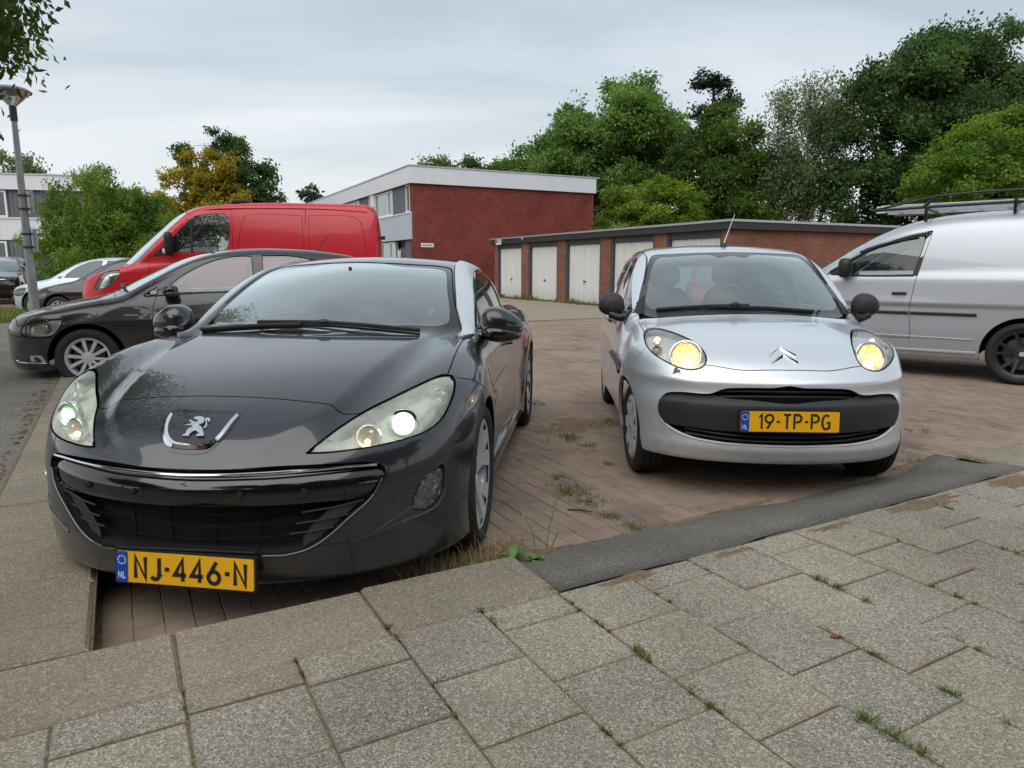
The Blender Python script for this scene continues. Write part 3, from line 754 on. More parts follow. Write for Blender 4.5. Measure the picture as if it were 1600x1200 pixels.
def aggregate(name, dark, mid, light, brown, stone=230, bump=.45, edge=.6, pebble=.965):
    t = NT(name); P_ = world_pos(t); v = t.n('ShaderNodeTexVoronoi', {'Scale': stone*1.0, 'Randomness': 1.0}); t.l(P_, v.inputs['Vector'])
    sepc = t.n('ShaderNodeSeparateColor'); t.l(v.outputs['Color'], sepc.inputs[0])
    c = t.ramp(sepc.outputs[0], [(.0, dark), (.30, mid), (.66, mid), (.86, light), (.97, tuple(min(1, q*1.25) for q in light))])
    big = t.n('ShaderNodeTexVoronoi', {'Scale': stone*.32}); t.l(P_, big.inputs['Vector']); s2 = t.n('ShaderNodeSeparateColor'); t.l(big.outputs['Color'], s2.inputs[0])
    pale = t.math('MULTIPLY', t.math('GREATER_THAN', s2.outputs[0], pebble), t.math('LESS_THAN', big.outputs['Distance'], .33))
    c = t.mix(t.math('MULTIPLY', pale, .75), c, (.46, .42, .36))
    blot = t.ramp(t.math('ADD', t.math('MULTIPLY', t.noise(3.2, 6, .65, P_), .8), t.math('MULTIPLY', attr(t, 'tone'), .18)), [(.25, (0, 0, 0)), (.80, (1, 1, 1))])
    c = t.mix(t.math('MULTIPLY', blot, .45), c, brown, 'MIX'); wear = t.ramp(t.noise(1.3, 5, .6, P_), [(.3, (.72, .72, .72)), (.7, (1.12, 1.12, 1.12))])
    ge = t.n('ShaderNodeSeparateXYZ'); t.l(t.coord('Generated'), ge.inputs[0])
    ed = t.math('MINIMUM', t.math('MINIMUM', ge.outputs[0], t.math('SUBTRACT', 1.0, ge.outputs[0])), t.math('MINIMUM', ge.outputs[1], t.math('SUBTRACT', 1.0, ge.outputs[1])))
    cr = t.ramp(t.math('ADD', t.math('MULTIPLY', ed, 7.0), t.math('MULTIPLY', t.noise(7, 6, .7, P_), 1.25)), [(.44, (1, 1, 1)), (.80, (0, 0, 0))])
    c = t.mix(t.math('MULTIPLY', cr, edge), c, (.27, .215, .145))
    tn = t.ramp(attr(t, 'tone'), [(0, (.95, .93, .89)), (1, (1.09, 1.05, .98))])
    t.set(color=t.mix(1.0, t.mix(1.0, c, wear, 'MULTIPLY'), tn, 'MULTIPLY'), rough=.9, spec=.3); t.bump(t.math('ADD', sepc.outputs[1], t.math('MULTIPLY', t.noise(60, 4, .6, P_), .8)), bump, .0022)
    return t.m
M_tile = aggregate('concrete_tile', (.078, .076, .072), (.245, .232, .205), (.43, .40, .35), (.27, .235, .175), 230)
M_kerb = aggregate('kerb_concrete', (.115, .10, .082), (.235, .208, .172), (.34, .305, .255), (.235, .195, .15), 230, pebble=.90)
M_dark_tile = aggregate('dark_tile', (.06, .06, .06), (.125, .124, .118), (.20, .195, .18), (.15, .14, .125), 320)
M_asphalt = aggregate('asphalt_old', (.05, .048, .046), (.15, .144, .132), (.27, .255, .23), (.185, .165, .135), 150, edge=0.0)
M_ramp = aggregate('ramp_asphalt', (.04, .04, .042), (.115, .115, .116), (.20, .20, .195), (.24, .205, .155), 240, edge=.0)

# the far ground: one sheet to the horizon
t = NT('lane_paving'); P_ = world_pos(t); mp = t.n('ShaderNodeMapping'); mp.inputs['Rotation'].default_value = (0, 0, R(61)); t.l(P_, mp.inputs[0])
br = t.n('ShaderNodeTexBrick', {'Scale': 1.0, 'Mortar Size': .007, 'Brick Width': .21, 'Row Height': .105, 'Color1': (.22, .135, .11, 1), 'Color2': (.28, .185, .155, 1), 'Mortar': (.16, .12, .09, 1)}); t.l(mp.outputs[0], br.inputs['Vector'])
sd = t.ramp(t.noise(.5, 6, .6, P_), [(.42, (0, 0, 0)), (.75, (.55, .55, .55))])
t.set(color=t.mix(sd, br.outputs[0], (.34, .265, .21)), rough=.92, spec=.25); M_lane = t.m
gnd = mesh_np('ground', np.array([(-600, -200, -.012), (600, -200, -.012), (600, 900, -.012), (-600, 900, -.012)]), np.array([(0, 1, 2, 3)]), M_lane, None, False); tag(gnd, kind='structure')

def tone_attr(me, vals):
    a = me.attributes.new('tone', 'FLOAT', 'POINT'); a.data.foreach_set('value', np.asarray(vals, np.float32))
def brick_verts(L, W, H, cham=.006):
    h, w, l = H, W/2, L/2
    V = [(-w, -l, 0), (w, -l, 0), (w, l, 0), (-w, l, 0), (-w, -l, h-cham), (w, -l, h-cham), (w, l, h-cham), (-w, l, h-cham), (-w+cham, -l+cham, h), (w-cham, -l+cham, h), (w-cham, l-cham, h), (-w+cham, l-cham, h)]
    F = [(8, 9, 10, 11)]+[(i, (i+1) % 4, 4+(i+1) % 4, 4+i) for i in range(4)]+[(4+i, 4+(i+1) % 4, 8+(i+1) % 4, 8+i) for i in range(4)]
    return np.array(V), np.array(F)
BV, BF = brick_verts(.2025, .0985, .045, .0028)
pave = mesh_np('parking_pavement', np.array([uvw(-.2, -2.02, -.0055), uvw(13, -2.02, -.0055), uvw(13, -15, -.0055), uvw(-.2, -15, -.0055)]), np.array([(0, 1, 2, 3)]), M_sand, None, False); tag(pave, kind='structure')
bricks = []
nu, nv = int(12.9/.1015), int(12.6/.2055)
for i in range(nu):
    for j in range(nv):
        u = -.10+i*.1015; v = -2.12-j*.2055-(.103 if i % 2 else 0)
        p = uvw(u, v, 0); q = px(p)
        if -60 < q[0] < 1660 and q[1] < 1100: bricks.append((q[2], u, v, q[0], q[1]))
bricks.sort()
def shows(x, y): return (140 < x < 720 and 870 < y < 1040) or (765 < x < 1000 and 610 < y < 880) or (1000 < x < 1420 and 715 < y < 800) or (x > 1400 and 590 < y < 740)
single = [b for b in bricks if shows(b[3], b[4])][:300]; sset = set((b[1], b[2]) for b in single)
shared = []
for k in range(12):
    me = bpy.data.meshes.new('brick'); V = BV.copy(); V[8:, 2] += rng.normal(0, .0012, 4); me.from_pydata(V.tolist(), [], BF.tolist()); tone_attr(me, np.full(len(V), (k+.5)/12)); me.materials.append(M_brick); shared.append(me)
ang = FA-math.pi/2
def brick_noise(u, v): return .001*math.sin(u*1.7+v*.9)*math.sin(v*1.1-u*.4)
for (_, u, v, _, _) in single:
    o = bpy.data.objects.new('brick', random.choice(shared)); x, y, _z = uvw(u, v); o.location = (x, y, -.046+brick_noise(u, v)+random.gauss(0, .0007))
    o.rotation_euler = (random.gauss(0, .006), random.gauss(0, .004), FA+random.gauss(0, .008)); link(o, pave)
rest = np.array([(b[1], b[2]) for b in bricks if (b[1], b[2]) not in sset]); n = len(rest)
V = np.repeat(BV[None], n, 0); a = FA+rng.normal(0, .008, n); ca, sa = np.cos(a)[:, None], np.sin(a)[:, None]
X = V[:, :, 0]*ca-V[:, :, 1]*sa+(rest[:, 0]*FU.x+rest[:, 1]*FV.x)[:, None]; Y = V[:, :, 0]*sa+V[:, :, 1]*ca+(rest[:, 0]*FU.y+rest[:, 1]*FV.y)[:, None]
Zb = V[:, :, 2]-.046+rng.normal(0, .0008, n)[:, None]+(.001*np.sin(rest[:, 0]*1.7+rest[:, 1]*.9)*np.sin(rest[:, 1]*1.1-rest[:, 0]*.4))[:, None]
fo = mesh_np('brick_field', np.stack([X, Y, Zb], 2).reshape(-1, 3), (BF[None]+(np.arange(n)*12)[:, None, None]).reshape(-1, 4), M_brick, pave, False); tag(fo, kind='stuff'); tone_attr(fo.data, np.repeat(rng.random(n), 12))

# kerb stones and footway tiles (structures with a stone for every piece)
def slab(name, u0, u1, v0, v1, z, mat, parent, th=.10, g=.004, cham=.005, tilt=.004):
    V, F = brick_verts(v1-v0-2*g, u1-u0-2*g, th, cham); V[8:, 2] += np.random.default_rng(int(abs(u0*1000+v0*777))).normal(0, .0012, 4)
    me = bpy.data.meshes.new(name); me.from_pydata(V.tolist(), [], F.tolist()); tone_attr(me, np.full(len(V), random.random())); me.materials.append(mat)
    o = bpy.data.objects.new(name, me); x, y, _z = uvw((u0+u1)/2, (v0+v1)/2); o.location = (x, y, z-th+random.gauss(0, .0022)); o.rotation_euler = (random.gauss(0, tilt), random.gauss(0, tilt), FA+random.gauss(0, .003)); return link(o, parent)
def bed(name, quad, z, mat): o = mesh_np(name, np.array([uvw(a, b, z) for a, b in quad]), np.array([(0, 1, 2, 3)]), mat, None, False); tag(o, kind='structure'); return o
kerb = bed('kerb', [(-.70, -2.03), (1.34, -2.03), (1.34, -2.40), (-.70, -2.40)], ZS-.012, M_sand)
for i in range(-1, 2): slab('kerb_stone', .07+.62*i if i > -1 else -.55, .69+.62*i if i < 1 else 1.335, -2.405, -2.03, ZS, M_kerb, kerb, .16, .003, .010)
slab('kerb_stone', -1.17, -.56, -2.405, -2.03, ZS, M_kerb, kerb, .16, .003, .010)
k2 = bed('side_kerb', [(-.64, -2.40), (-.16, -2.40), (-.16, -13), (-.64, -13)], ZS-.012, M_sand)
v = -2.41; i = 0
while v > -12.5:
    L_ = .565 if i < 2 else .60; slab('kerb_stone', -.63, -.165, v-L_, v, ZS, M_kerb, k2, .16, .004, .012); v -= L_; i += 1
k3 = bed('far_kerb', [(4.55, -2.03), (12, -2.03), (12, -2.42), (4.55, -2.42)], ZS-.012, M_sand)
for i in range(10): slab('kerb_stone', 4.62+.62*i, 5.24+.62*i, -2.42, -2.03, ZS, M_kerb, k3, .16, .004, .012)
# drop ramp of asphalt between the kerbs
RU = np.linspace(1.35, 4.62, 60); prof = [(-2.03, ZS-.002), (-2.14, ZS-.006), (-2.30, ZS-.035), (-2.45, .045), (-2.56, .012), (-2.62, -.02)]
V = []; 
for u in RU:
    for k, (vv, zz) in enumerate(prof): V.append(uvw(u+(.03*math.sin(vv*40+u*3) if u < 1.4 else 0), vv+(.012*math.sin(u*7+k)+.02*math.sin(u*2.3)*(k > 2)), (zz if k == 5 else zz+.55*(ZS-.004-zz)*(lambda q: q*q*(3-2*q))(min(1, max(0, (u-4.2)/.42))))+.004*math.sin(u*11+k*2)))
n = len(prof); Fq = [(i*n+k, (i+1)*n+k, (i+1)*n+k+1, i*n+k+1) for i in range(59) for k in range(n-1)]
for u in (1.35, 4.62):
    b0 = len(V); idx = 0 if u < 2 else 59*n
    V += [uvw(u, vv, -.05) for vv, _ in prof]; Fq += [(idx+k, idx+k+1, b0+k+1, b0+k) for k in range(n-1)]
b0 = len(V); V += [uvw(u, -2.03, -.05) for u in RU]; Fq += [(i*n, (i+1)*n, b0+i+1, b0+i) for i in range(59)]
ro = mesh_np('asphalt_ramp', np.array(V), np.array(Fq), M_ramp, None, True); tag(ro, kind='structure'); tone_attr(ro.data, np.full(len(ro.data.vertices), .4))
# footway
foot = bed('footway', [(-4, 4.5), (16, 4.5), (16, -2.03), (-4, -2.03)], ZS-.007, M_sand)
TP = .311; U0 = .07; cells = []
for i in range(-8, 40):
    u0 = U0+TP*i; off = .152 if i % 2 else 0.0; v0 = -2.028
    edges = [v0]+[-2.028+off+TP*k for k in range(0 if off else 1, 18)]
    if i == 0: edges = [v0, -1.905]+[-1.905+TP*k for k in range(1, 17)]
    for a_, b_ in zip(edges[:-1], edges[1:]):
        q = px(uvw(u0+TP/2, (a_+b_)/2, ZS))
        if q[2] > .8 and -220 < q[0] < 1820 and q[1] < 1420: cells.append((u0, u0+TP, a_, b_, i))
for n_, (a0, a1, b0, b1, i) in enumerate(cells):
    h = random.random(); m = M_tile
    if (abs(a0-1.31) < .05 and -1.05 < b0 < -.8) : m = M_dark_tile
    if i == 0 and b1 < -1.9: m = M_kerb
    slab('paving_tile', a0, a1, b0, b1, ZS, m, foot, .06, .0028 if h < .8 else .0045, .004, .005)
# asphalt path on the left, verge and far paving
lp = mesh_np('asphalt_path', np.array([uvw(-.64, -2.0, .095), uvw(-9, 1, .095), uvw(-9, -18.9, .095), uvw(-.64, -18.9, .095)]), np.array([(0, 1, 2, 3)]), M_asphalt, None, False); tag(lp, kind='structure'); tone_attr(lp.data, [.5]*4)
ap_m = NT('apron_paving'); P_ = world_pos(ap_m); ap_m.set(color=ap_m.ramp(ap_m.noise(6, 7, .7, P_), [(.3, (.21, .175, .13)), (.55, (.29, .25, .19)), (.8, (.36, .32, .25))]), rough=.95, spec=.2)
# ---------------------------------------------------------------- buildings
def brick_wall_mat(name, c1, c2, mortar, bw=.215, rh=.065):
    t = NT(name); uvm = t.n('ShaderNodeUVMap')
    b = t.n('ShaderNodeTexBrick', {'Scale': 1.0, 'Mortar Size': .006, 'Mortar Smooth': .2, 'Brick Width': bw, 'Row Height': rh, 'Bias': .0, 'Color1': (*c1, 1), 'Color2': (*c2, 1), 'Mortar': (*mortar, 1)}); t.l(uvm.outputs[0], b.inputs['Vector'])
    n = t.noise(.9, 5, .6, t.coord()); var = t.ramp(t.math('ADD', t.math('MULTIPLY', n, .6), t.math('MULTIPLY', t.noise(3.5, 6, .7, t.coord()), .4)), [(.32, (.66, .66, .68)), (.52, (1, 1, 1)), (.70, (1.25, 1.22, 1.2))])
    t.set(color=t.mix(1.0, b.outputs[0], var, 'MULTIPLY'), rough=.9, spec=.2); t.bump(b.outputs['Fac'], -.4, .01); return t.m
def weathered(name, color, rough, amt=.14, low=False):
    """painted sheet with faint rain streaks and grime"""
    t = NT(name); mp = t.n('ShaderNodeMapping'); mp.inputs['Scale'].default_value = (5, 5, .35); t.l(world_pos(t), mp.inputs[0])
    st = t.ramp(t.noise(1.6, 5, .65, mp.outputs[0]), [(.35, (0, 0, 0)), (.75, (1, 1, 1))]); k = t.math('MULTIPLY', st, amt)
    if low:
        sp = t.n('ShaderNodeSeparateXYZ'); t.l(world_pos(t), sp.inputs[0]); mr = t.n('ShaderNodeMapRange', {'From Min': .55, 'From Max': .05, 'To Min': 0.0, 'To Max': .45}); t.l(sp.outputs[2], mr.inputs['Value'])
        k = t.math('ADD', k, t.math('MULTIPLY', mr.outputs[0], t.noise(9, 5, .7, world_pos(t))), True)
    t.set(color=t.mix(k, color, (.20, .19, .165)), rough=rough); return t.m
M_redbrick = brick_wall_mat('red_brick_wall', (.24, .038, .026), (.15, .032, .026), (.16, .10, .085))
M_brownbrick = brick_wall_mat('brown_brick_wall', (.27, .105, .062), (.19, .078, .05), (.20, .15, .12))
M_fascia = weathered('white_fascia', (.66, .68, .72), .6); M_bluepanel = plain('pale_blue_panel', (.42, .49, .54), .55, var=.05, scale=2)
M_darkpanel = plain('slate_panel', (.105, .115, .14), .6, var=.12, scale=4); M_frame = plain('white_frame', (.72, .73, .74), .45, var=.04)
M_roofblack = plain('roof_edge_black', (.028, .027, .026), .6, var=.2, scale=3); M_trim = plain('roof_trim_grey', (.42, .44, .46), .35, .5, var=.08)
M_darkframe = plain('garage_frame', (.055, .062, .075), .55, var=.1); M_door = weathered('garage_door_white', (.74, .74, .72), .5, .22, True); M_house_glass = glass('house_glass', (.16, .19, .19), 0.0, .9, gain=2.2)
M_curtain = plain('curtain', (.45, .47, .46), .9, var=.1, scale=9); M_room = plain('room_dark', (.035, .037, .04), .9)
class Frame:
    """local building frame: a along the wall, b into the building, z up"""
    def __init__(self, o, d): self.o = Vector((*o, 0)); self.a = Vector((*d, 0)).normalized(); self.b = Vector((-self.a.y, self.a.x, 0))
    def __call__(self, a, b, z): q = self.o+self.a*a+self.b*b; return (q.x, q.y, z)
    def box(self, name, a0, a1, b0, b1, z0, z1, mat, parent, bevel=0.0, uv=False):
        P = [self(a0, b0, z0), self(a1, b0, z0), self(a1, b1, z0), self(a0, b1, z0), self(a0, b0, z1), self(a1, b0, z1), self(a1, b1, z1), self(a0, b1, z1)]
        o = MB().hexa(P).build(name, mat, parent, bevel=bevel)
        if uv:
            me = o.data; l = me.uv_layers.new(name='UVMap')
            for pl in me.polygons:
                for li in pl.loop_indices:
                    w = Vector(me.vertices[me.loops[li].vertex_index].co)-self.o; l.data[li].uv = ((w.dot(self.a) if abs(pl.normal.dot(self.b)) > .5 else w.dot(self.b)), w.z)
        return o
    def window(self, parent, a0, a1, z0, z1, b=0.0, mull=(), fr=.07, curtain=False, into=1):
        """white frame with panes; part window > frame pieces and pane"""
        w = self.box('window', a0, a1, b+.10*into, b+.16*into, z0, z1, M_curtain if curtain else M_room, parent)
        xs = [a0, *mull, a1]
        for p, q in zip(xs[:-1], xs[1:]): self.box('pane', p+fr, q-fr, b+.045*into, b+.052*into, z0+fr, z1-fr, M_house_glass, w)
        self.box('frame', a0, a1, b-.01*into, b+.06*into, z0, z0+fr, M_frame, w); self.box('frame', a0, a1, b-.01*into, b+.06*into, z1-fr, z1, M_frame, w)
        for x in xs:
            c0, c1 = (x, x+fr) if x == a0 else ((x-fr, x) if x == a1 else (x-fr/2, x+fr/2)); self.box('frame', c0, c1, b-.012*into, b+.058*into, z0+fr, z1-fr, M_frame, w)
        return w
# terraced house with brick end wall: a along the end wall, b = away along the facade
def end_house():
    f = Frame((-4.55, 33.0), (.887, .462)); h = empty('terraced_house', f(0, 0, 0)); h.location = (0, 0, 0)
    tag(h, 'flat-roofed terraced house with red brick end wall and white roof edge', 'house')
    D, L = 9.9, 38.0
    f.box('end_wall', 0, D, 0, .3, 0, 5.06, M_redbrick, h, uv=True)
    f.box('core_wall', .35, D-.05, .31, L, 0, 5.0, M_darkpanel, h); f.box('back_wall', D-.25, D-.002, .305, L, 0, 5.03, M_redbrick, h, uv=True)
    f.box('roof', .1, D-.1, .1, L, 5.70, 5.74, M_roofblack, h)
    for i in range(4): f.box('fascia_panel', -.16+i*2.53, -.16+(i+1)*2.53-.006, -.14, -.02, 5.065, 5.82, M_fascia, h)
    for i in range(7): f.box('fascia_panel', -.16, -.04, -.02+i*5.6, -.02+(i+1)*5.6-.008, 5.065, 5.82, M_fascia, h)
    f.box('roof_trim', -.19, D+.25, -.17, -.13, 5.80, 5.86, M_trim, h); f.box('roof_trim', -.19, -.14, -.125, L, 5.80, 5.86, M_trim, h)
    # facade on the plane a = 0.  own frame: along = b
    g = Frame(f(0, 0, 0)[:2], (f.b.x, f.b.y)); s = -1
    for k in range(6):
        o = .32+k*6.0
        g.window(h, o, o+.55, 3.82, 5.05, .0, (), .06, False, s); g.box('dark_panel', o+.56, o+2.5, -.05, -.02, 3.82, 5.05, M_darkpanel, h)
        g.window(h, o+2.55, o+5.45, 3.82, 5.02, .0, (o+3.3,), .075, k % 2 == 1, s); g.box('white_post', o+5.5, o+5.95, -.10, .10, 3.80, 5.06, M_frame, h)
        g.box('balcony_panel', o-.25, o+5.7, -.02, .10, 2.58, 3.74, M_bluepanel, h); g.box('sill', o-.25, o+5.7, -.03, .13, 3.745, 3.80, M_frame, h)
        g.box('entrance_panel', o-.0, o+.9, -.30, -.05, .0, 2.57, M_darkpanel, h)
        d = g.box('front_door', o+.95, o+1.95, -.25, -.06, .05, 2.2, plain('door_slate', (.07, .085, .10), .5), h); g.box('door_handle', o+1.08, o+1.13, -.055, .0, 1.0, 1.16, M_trim, d)
        g.window(h, o+2.3, o+5.6, .7, 2.52, .0, (o+3.2, o+4.5), .08, True, s)
    sg = f.box('street_sign', .38, 1.0, -.03, -.005, 2.22, 2.40, M_frame, h)
    for i in range(9): f.box('sign_mark', .44+i*.057, .475+i*.057, -.034, -.0301, 2.275, 2.275+(.07 if i % 3 else .05), M_ink, sg)
    f.box('lamp_box', -.12, -.02, 1.7, 1.85, 1.75, 2.1, M_frame, h)
end_house()
# house at the left edge
def left_house():
    f = Frame((-36.0, 32.2), (.972, .236)); h = empty('grey_house', (0, 0, 0)); tag(h, 'grey clad two-storey house behind the lamp post at the left edge', 'house')
    L = 15.3; D = 9
    f.box('core_wall', 0, L, .12, D, 0, 5.0, M_darkpanel, h); f.box('roof', .1, L-.1, .1, D, 5.6, 5.66, M_roofblack, h); f.box('end_wall', L+.002, L+.25, .0, D, 0, 5.05, M_redbrick, h, uv=True)
    for i in range(3): f.box('fascia_panel', -.1+i*5.2, -.1+(i+1)*5.2-.008, -.12, .0, 5.0, 5.72, M_fascia, h)
    f.box('roof_trim', -.15, L+.3, -.16, -.11, 5.70, 5.76, M_trim, h)
    def boards(a0, a1, z0, z1):
        n = max(1, int((a1-a0)/.16))
        for i in range(n): f.box('cladding_board', a0+(a1-a0)*i/n, a0+(a1-a0)*(i+1)/n-.012, .07+.012*(i % 2), .115, z0, z1, M_darkpanel, h)
    for k in range(2):
        o = 1.7+k*6.6
        f.window(h, o+.2, o+3.6, 3.7, 4.95, .0, (o+1.4,), .08, k == 1, 1); boards(o+3.7, o+6.45, 3.7, 4.98)
        f.box('pale_panel', o-.2, o+3.2, .03, .11, 2.62, 3.62, M_fascia, h); f.box('pale_panel', o+3.21, o+6.38, .03, .11, 2.62, 3.62, M_fascia, h); f.box('sill', o-.2, o+6.38, -.02, .11, 3.63, 3.69, M_frame, h)
        f.window(h, o+.2, o+3.4, .9, 2.55, .0, (o+1.6,), .08, True, 1); boards(o+3.5, o+4.7, .05, 2.58)
        d = f.box('front_door', o+4.75, o+5.75, .02, .11, .1, 2.3, plain('door_slate', (.07, .085, .10), .5), h); f.box('door_handle', o+5.58, o+5.63, -.04, .02, 1.05, 1.2, M_trim, d)
        f.box('step', o+4.6, o+5.9, -.5, .0, .0, .12, M_trim, h); f.box('letter_box', o+4.2, o+4.55, -.06, .06, 1.2, 1.4, M_trim, h)
    f.window(h, 14.15, 15.05, .75, 2.5, .0, (), .08, False, 1)
left_house()
# row of five lock-up garages
def garages():
    G0, G1 = Vector((-.75, 31.7)), Vector((5.78, 19.0)); d = (G0-G1).normalized(); L = (G0-G1).length
    f = Frame(G1, d); s = -1                      # a runs from the near corner away; b<0 is behind the doors (to the right)
    h = empty('garage_row', (0, 0, 0)); tag(h, 'low brick garage row with white up-and-over doors and dark roof edge', 'garages')
    Dp = 13.0; W = L/5
    f.box('side_wall', .0, .24, -Dp, -.02, 0, 2.28, M_brownbrick, h, uv=True); f.box('back_part', .25, L-.05, -Dp, -.5, 0, 2.27, M_brownbrick, h); f.box('end_wall', L-.24, L, -6.0, -.02, 0, 2.28, M_brownbrick, h, uv=True)
    f.box('roof_edge', -.16, L+.16, -.05, .16, 2.29, 2.50, M_roofblack, h); f.box('roof_edge', -.165, .04, -Dp-.1, -.055, 2.29, 2.50, M_roofblack, h); f.box('roof', -.05, L+.1, -Dp, -.06, 2.44, 2.47, M_roofblack, h)
    f.box('roof_trim', -.19, L+.18, .12, .19, 2.48, 2.54, M_trim, h); f.box('roof_trim', -.19, -.12, -Dp-.1, .115, 2.48, 2.54, M_trim, h)
    for k in range(6):
        c = W*k; a0, a1 = (c-.28, c+.28) if 0 < k < 5 else ((.0, .30) if k == 0 else (L-.30, L))
        f.box('brick_pillar', a0, a1, -.018, .02, 0, 2.285, M_brownbrick, h, uv=True)
    for k in range(5):
        a0 = W*k+.28; a1 = W*(k+1)-.28
        f.box('door_frame', a0, a0+.10, -.30, .0, 0, 2.285, M_darkframe, h); f.box('door_frame', a1-.10, a1, -.30, .0, 0, 2.285, M_darkframe, h); f.box('door_frame', a0+.10, a1-.10, -.30, -.03, 2.10, 2.285, M_darkframe, h)
        mb = MB(); x = a0+.11; V = []; n = 22; wd = (a1-a0-.22)
        for i in range(n):                        # ribbed sheet
            for q, bb in ((0, -.10), (.62, -.10), (.70, -.122), (.92, -.122)): V.append((x+wd*(i+q)/n, bb))
        V.append((x+wd, -.10)); m = len(V)
        mb.add([f(p, b, .03) for p, b in V]+[f(p, b, 2.09) for p, b in V], [(i, i+1, m+i+1, m+i) for i in range(m-1)]); dr = mb.build('garage_door', M_door, h)
        f.box('door_handle', (a0+a1)/2-.06, (a0+a1)/2+.06, -.098, -.05, .78, .82, M_black, dr)
    sn = f.box('garage_sign', L-.95, L-.45, .165, .18, 2.26, 2.52, M_frame, h)
    f.box('sign_mark', L-.60, L-.50, .181, .185, 2.33, 2.46, M_ink, sn); f.box('sign_mark', L-.85, L-.66, .181, .185, 2.40, 2.43, M_ink, sn); f.box('sign_mark', L-.85, L-.70, .181, .185, 2.34, 2.37, M_ink, sn)
    ball(h, 'roof_lamp', f(L-2.9, .18, 2.44), .035, M_frame)
    ap = MB().add([f(-4, .6, -.006), f(-6, 5.4, -.006), f(L+3, 6.2, -.006), f(L+5, -2, -.006), f(L, -.2, -.006), f(0, -.2, -.006)], [(0, 1, 2, 3, 4, 5)]).build('garage_apron', ap_m.m); tag(ap, kind='structure')
    return f, L
gar_f, gar_L = garages()
# street lamp
def street_lamp():
    x, y = -6.75, 10.0; h = empty('street_lamp', (x, y, 0)); tag(h, 'grey street lamp post with conical lantern at the left edge', 'street lamp')
    M_post = plain('galvanised_post', (.33, .345, .35), .55, .3, var=.18, scale=7)
    MB().lathe([(.060, 0), (.060, 1.25), (.054, 1.30), (.048, 2.0), (.034, 3.25), (.032, 3.31), (.032, 3.39)], 20).build('post', M_post, h, smooth=True)
    MB().lathe([(.045, 3.25), (.045, 3.43), (.03, 3.45)], 16).build('collar', M_roofblack, h, smooth=True)
    MB().lathe([(.035, 3.43), (.225, 3.625)], 28).build('lantern_bowl', glass('lantern_bowl', (.85, .86, .84), .05, .8, dirt=.35), h, smooth=True)
    MB().lathe([(.240, 3.618), (.243, 3.636), (.19, 3.672), (.10, 3.69), (.001, 3.695)], 28).build('lantern_cap', plain('lantern_cap', (.16, .165, .165), .5, var=.2), h, smooth=True)
    for z0, z1, w in ((2.02, 2.34, .030), (1.50, 1.82, .030)):
        b = MB().box((.07, -.14, z0), (.095, .14, z1), R(47), (0, 0)).build('parking_sign', plain('sign_back', (.40, .41, .42), .45, .5), h, bevel=.004)
        for zz in (z0+.07, z1-.07): MB().lathe([(.062, zz-.015), (.066, zz), (.062, zz+.015)], 16).build('sign_clamp', M_darkframe, b, smooth=True)
street_lamp()
# ---------------------------------------------------------------- trees and plants
def leaf_mat(name, cols, trans=.42, rough=.6):
    t = NT(name); t.t.nodes.remove(t.b)
    c = t.ramp(attr(t, 'tone'), [(i/(len(cols)-1), q) for i, q in enumerate(cols)])
    d = t.n('ShaderNodeBsdfPrincipled', {'Roughness': rough, 'Specular IOR Level': .3}); t.l(c, d.inputs['Base Color'])
    tr = t.n('ShaderNodeBsdfTranslucent'); t.l(t.mix(1.0, c, (1.25, 1.35, .7), 'MULTIPLY'), tr.inputs['Color'])
    m = t.n('ShaderNodeMixShader', {0: trans}); t.l(d.outputs[0], m.inputs[1]); t.l(tr.outputs[0], m.inputs[2]); t.l(m.outputs[0], t.out.inputs[0]); return t.m
L_mid = leaf_mat('leaf_mid_green', [(0.059, 0.110, 0.026), (0.107, 0.191, 0.042), (0.162, 0.268, 0.061), (0.227, 0.341, 0.082)])
L_dark = leaf_mat('leaf_dark_green', [(0.030, 0.064, 0.022), (0.056, 0.109, 0.034), (0.091, 0.160, 0.049), (0.142, 0.226, 0.068)])
L_bright = leaf_mat('leaf_bright_green', [(0.081, 0.138, 0.021), (0.149, 0.230, 0.032), (0.218, 0.299, 0.041), (0.299, 0.368, 0.057)])
L_fresh = leaf_mat('leaf_fresh_green', [(0.060, 0.114, 0.014), (0.108, 0.192, 0.024), (0.168, 0.264, 0.036), (0.216, 0.312, 0.054)])
L_birch = leaf_mat('leaf_birch', [(0.072, 0.102, 0.042), (0.120, 0.162, 0.066), (0.180, 0.222, 0.102), (0.240, 0.276, 0.144)])
L_gold = leaf_mat('leaf_golden', [(0.176, 0.154, 0.013), (0.308, 0.242, 0.020), (0.418, 0.319, 0.033), (0.506, 0.396, 0.055)])
L_pine = leaf_mat('leaf_pine', [(0.018, 0.036, 0.021), (0.031, 0.057, 0.031), (0.047, 0.078, 0.044), (0.065, 0.104, 0.058)], .1)
M_bark = plain('bark_brown', (.075, .058, .045), .95, var=.35, scale=14, bump=.6); M_bark_pale = plain('bark_birch', (.34, .32, .29), .9, var=.45, scale=9, bump=.4)
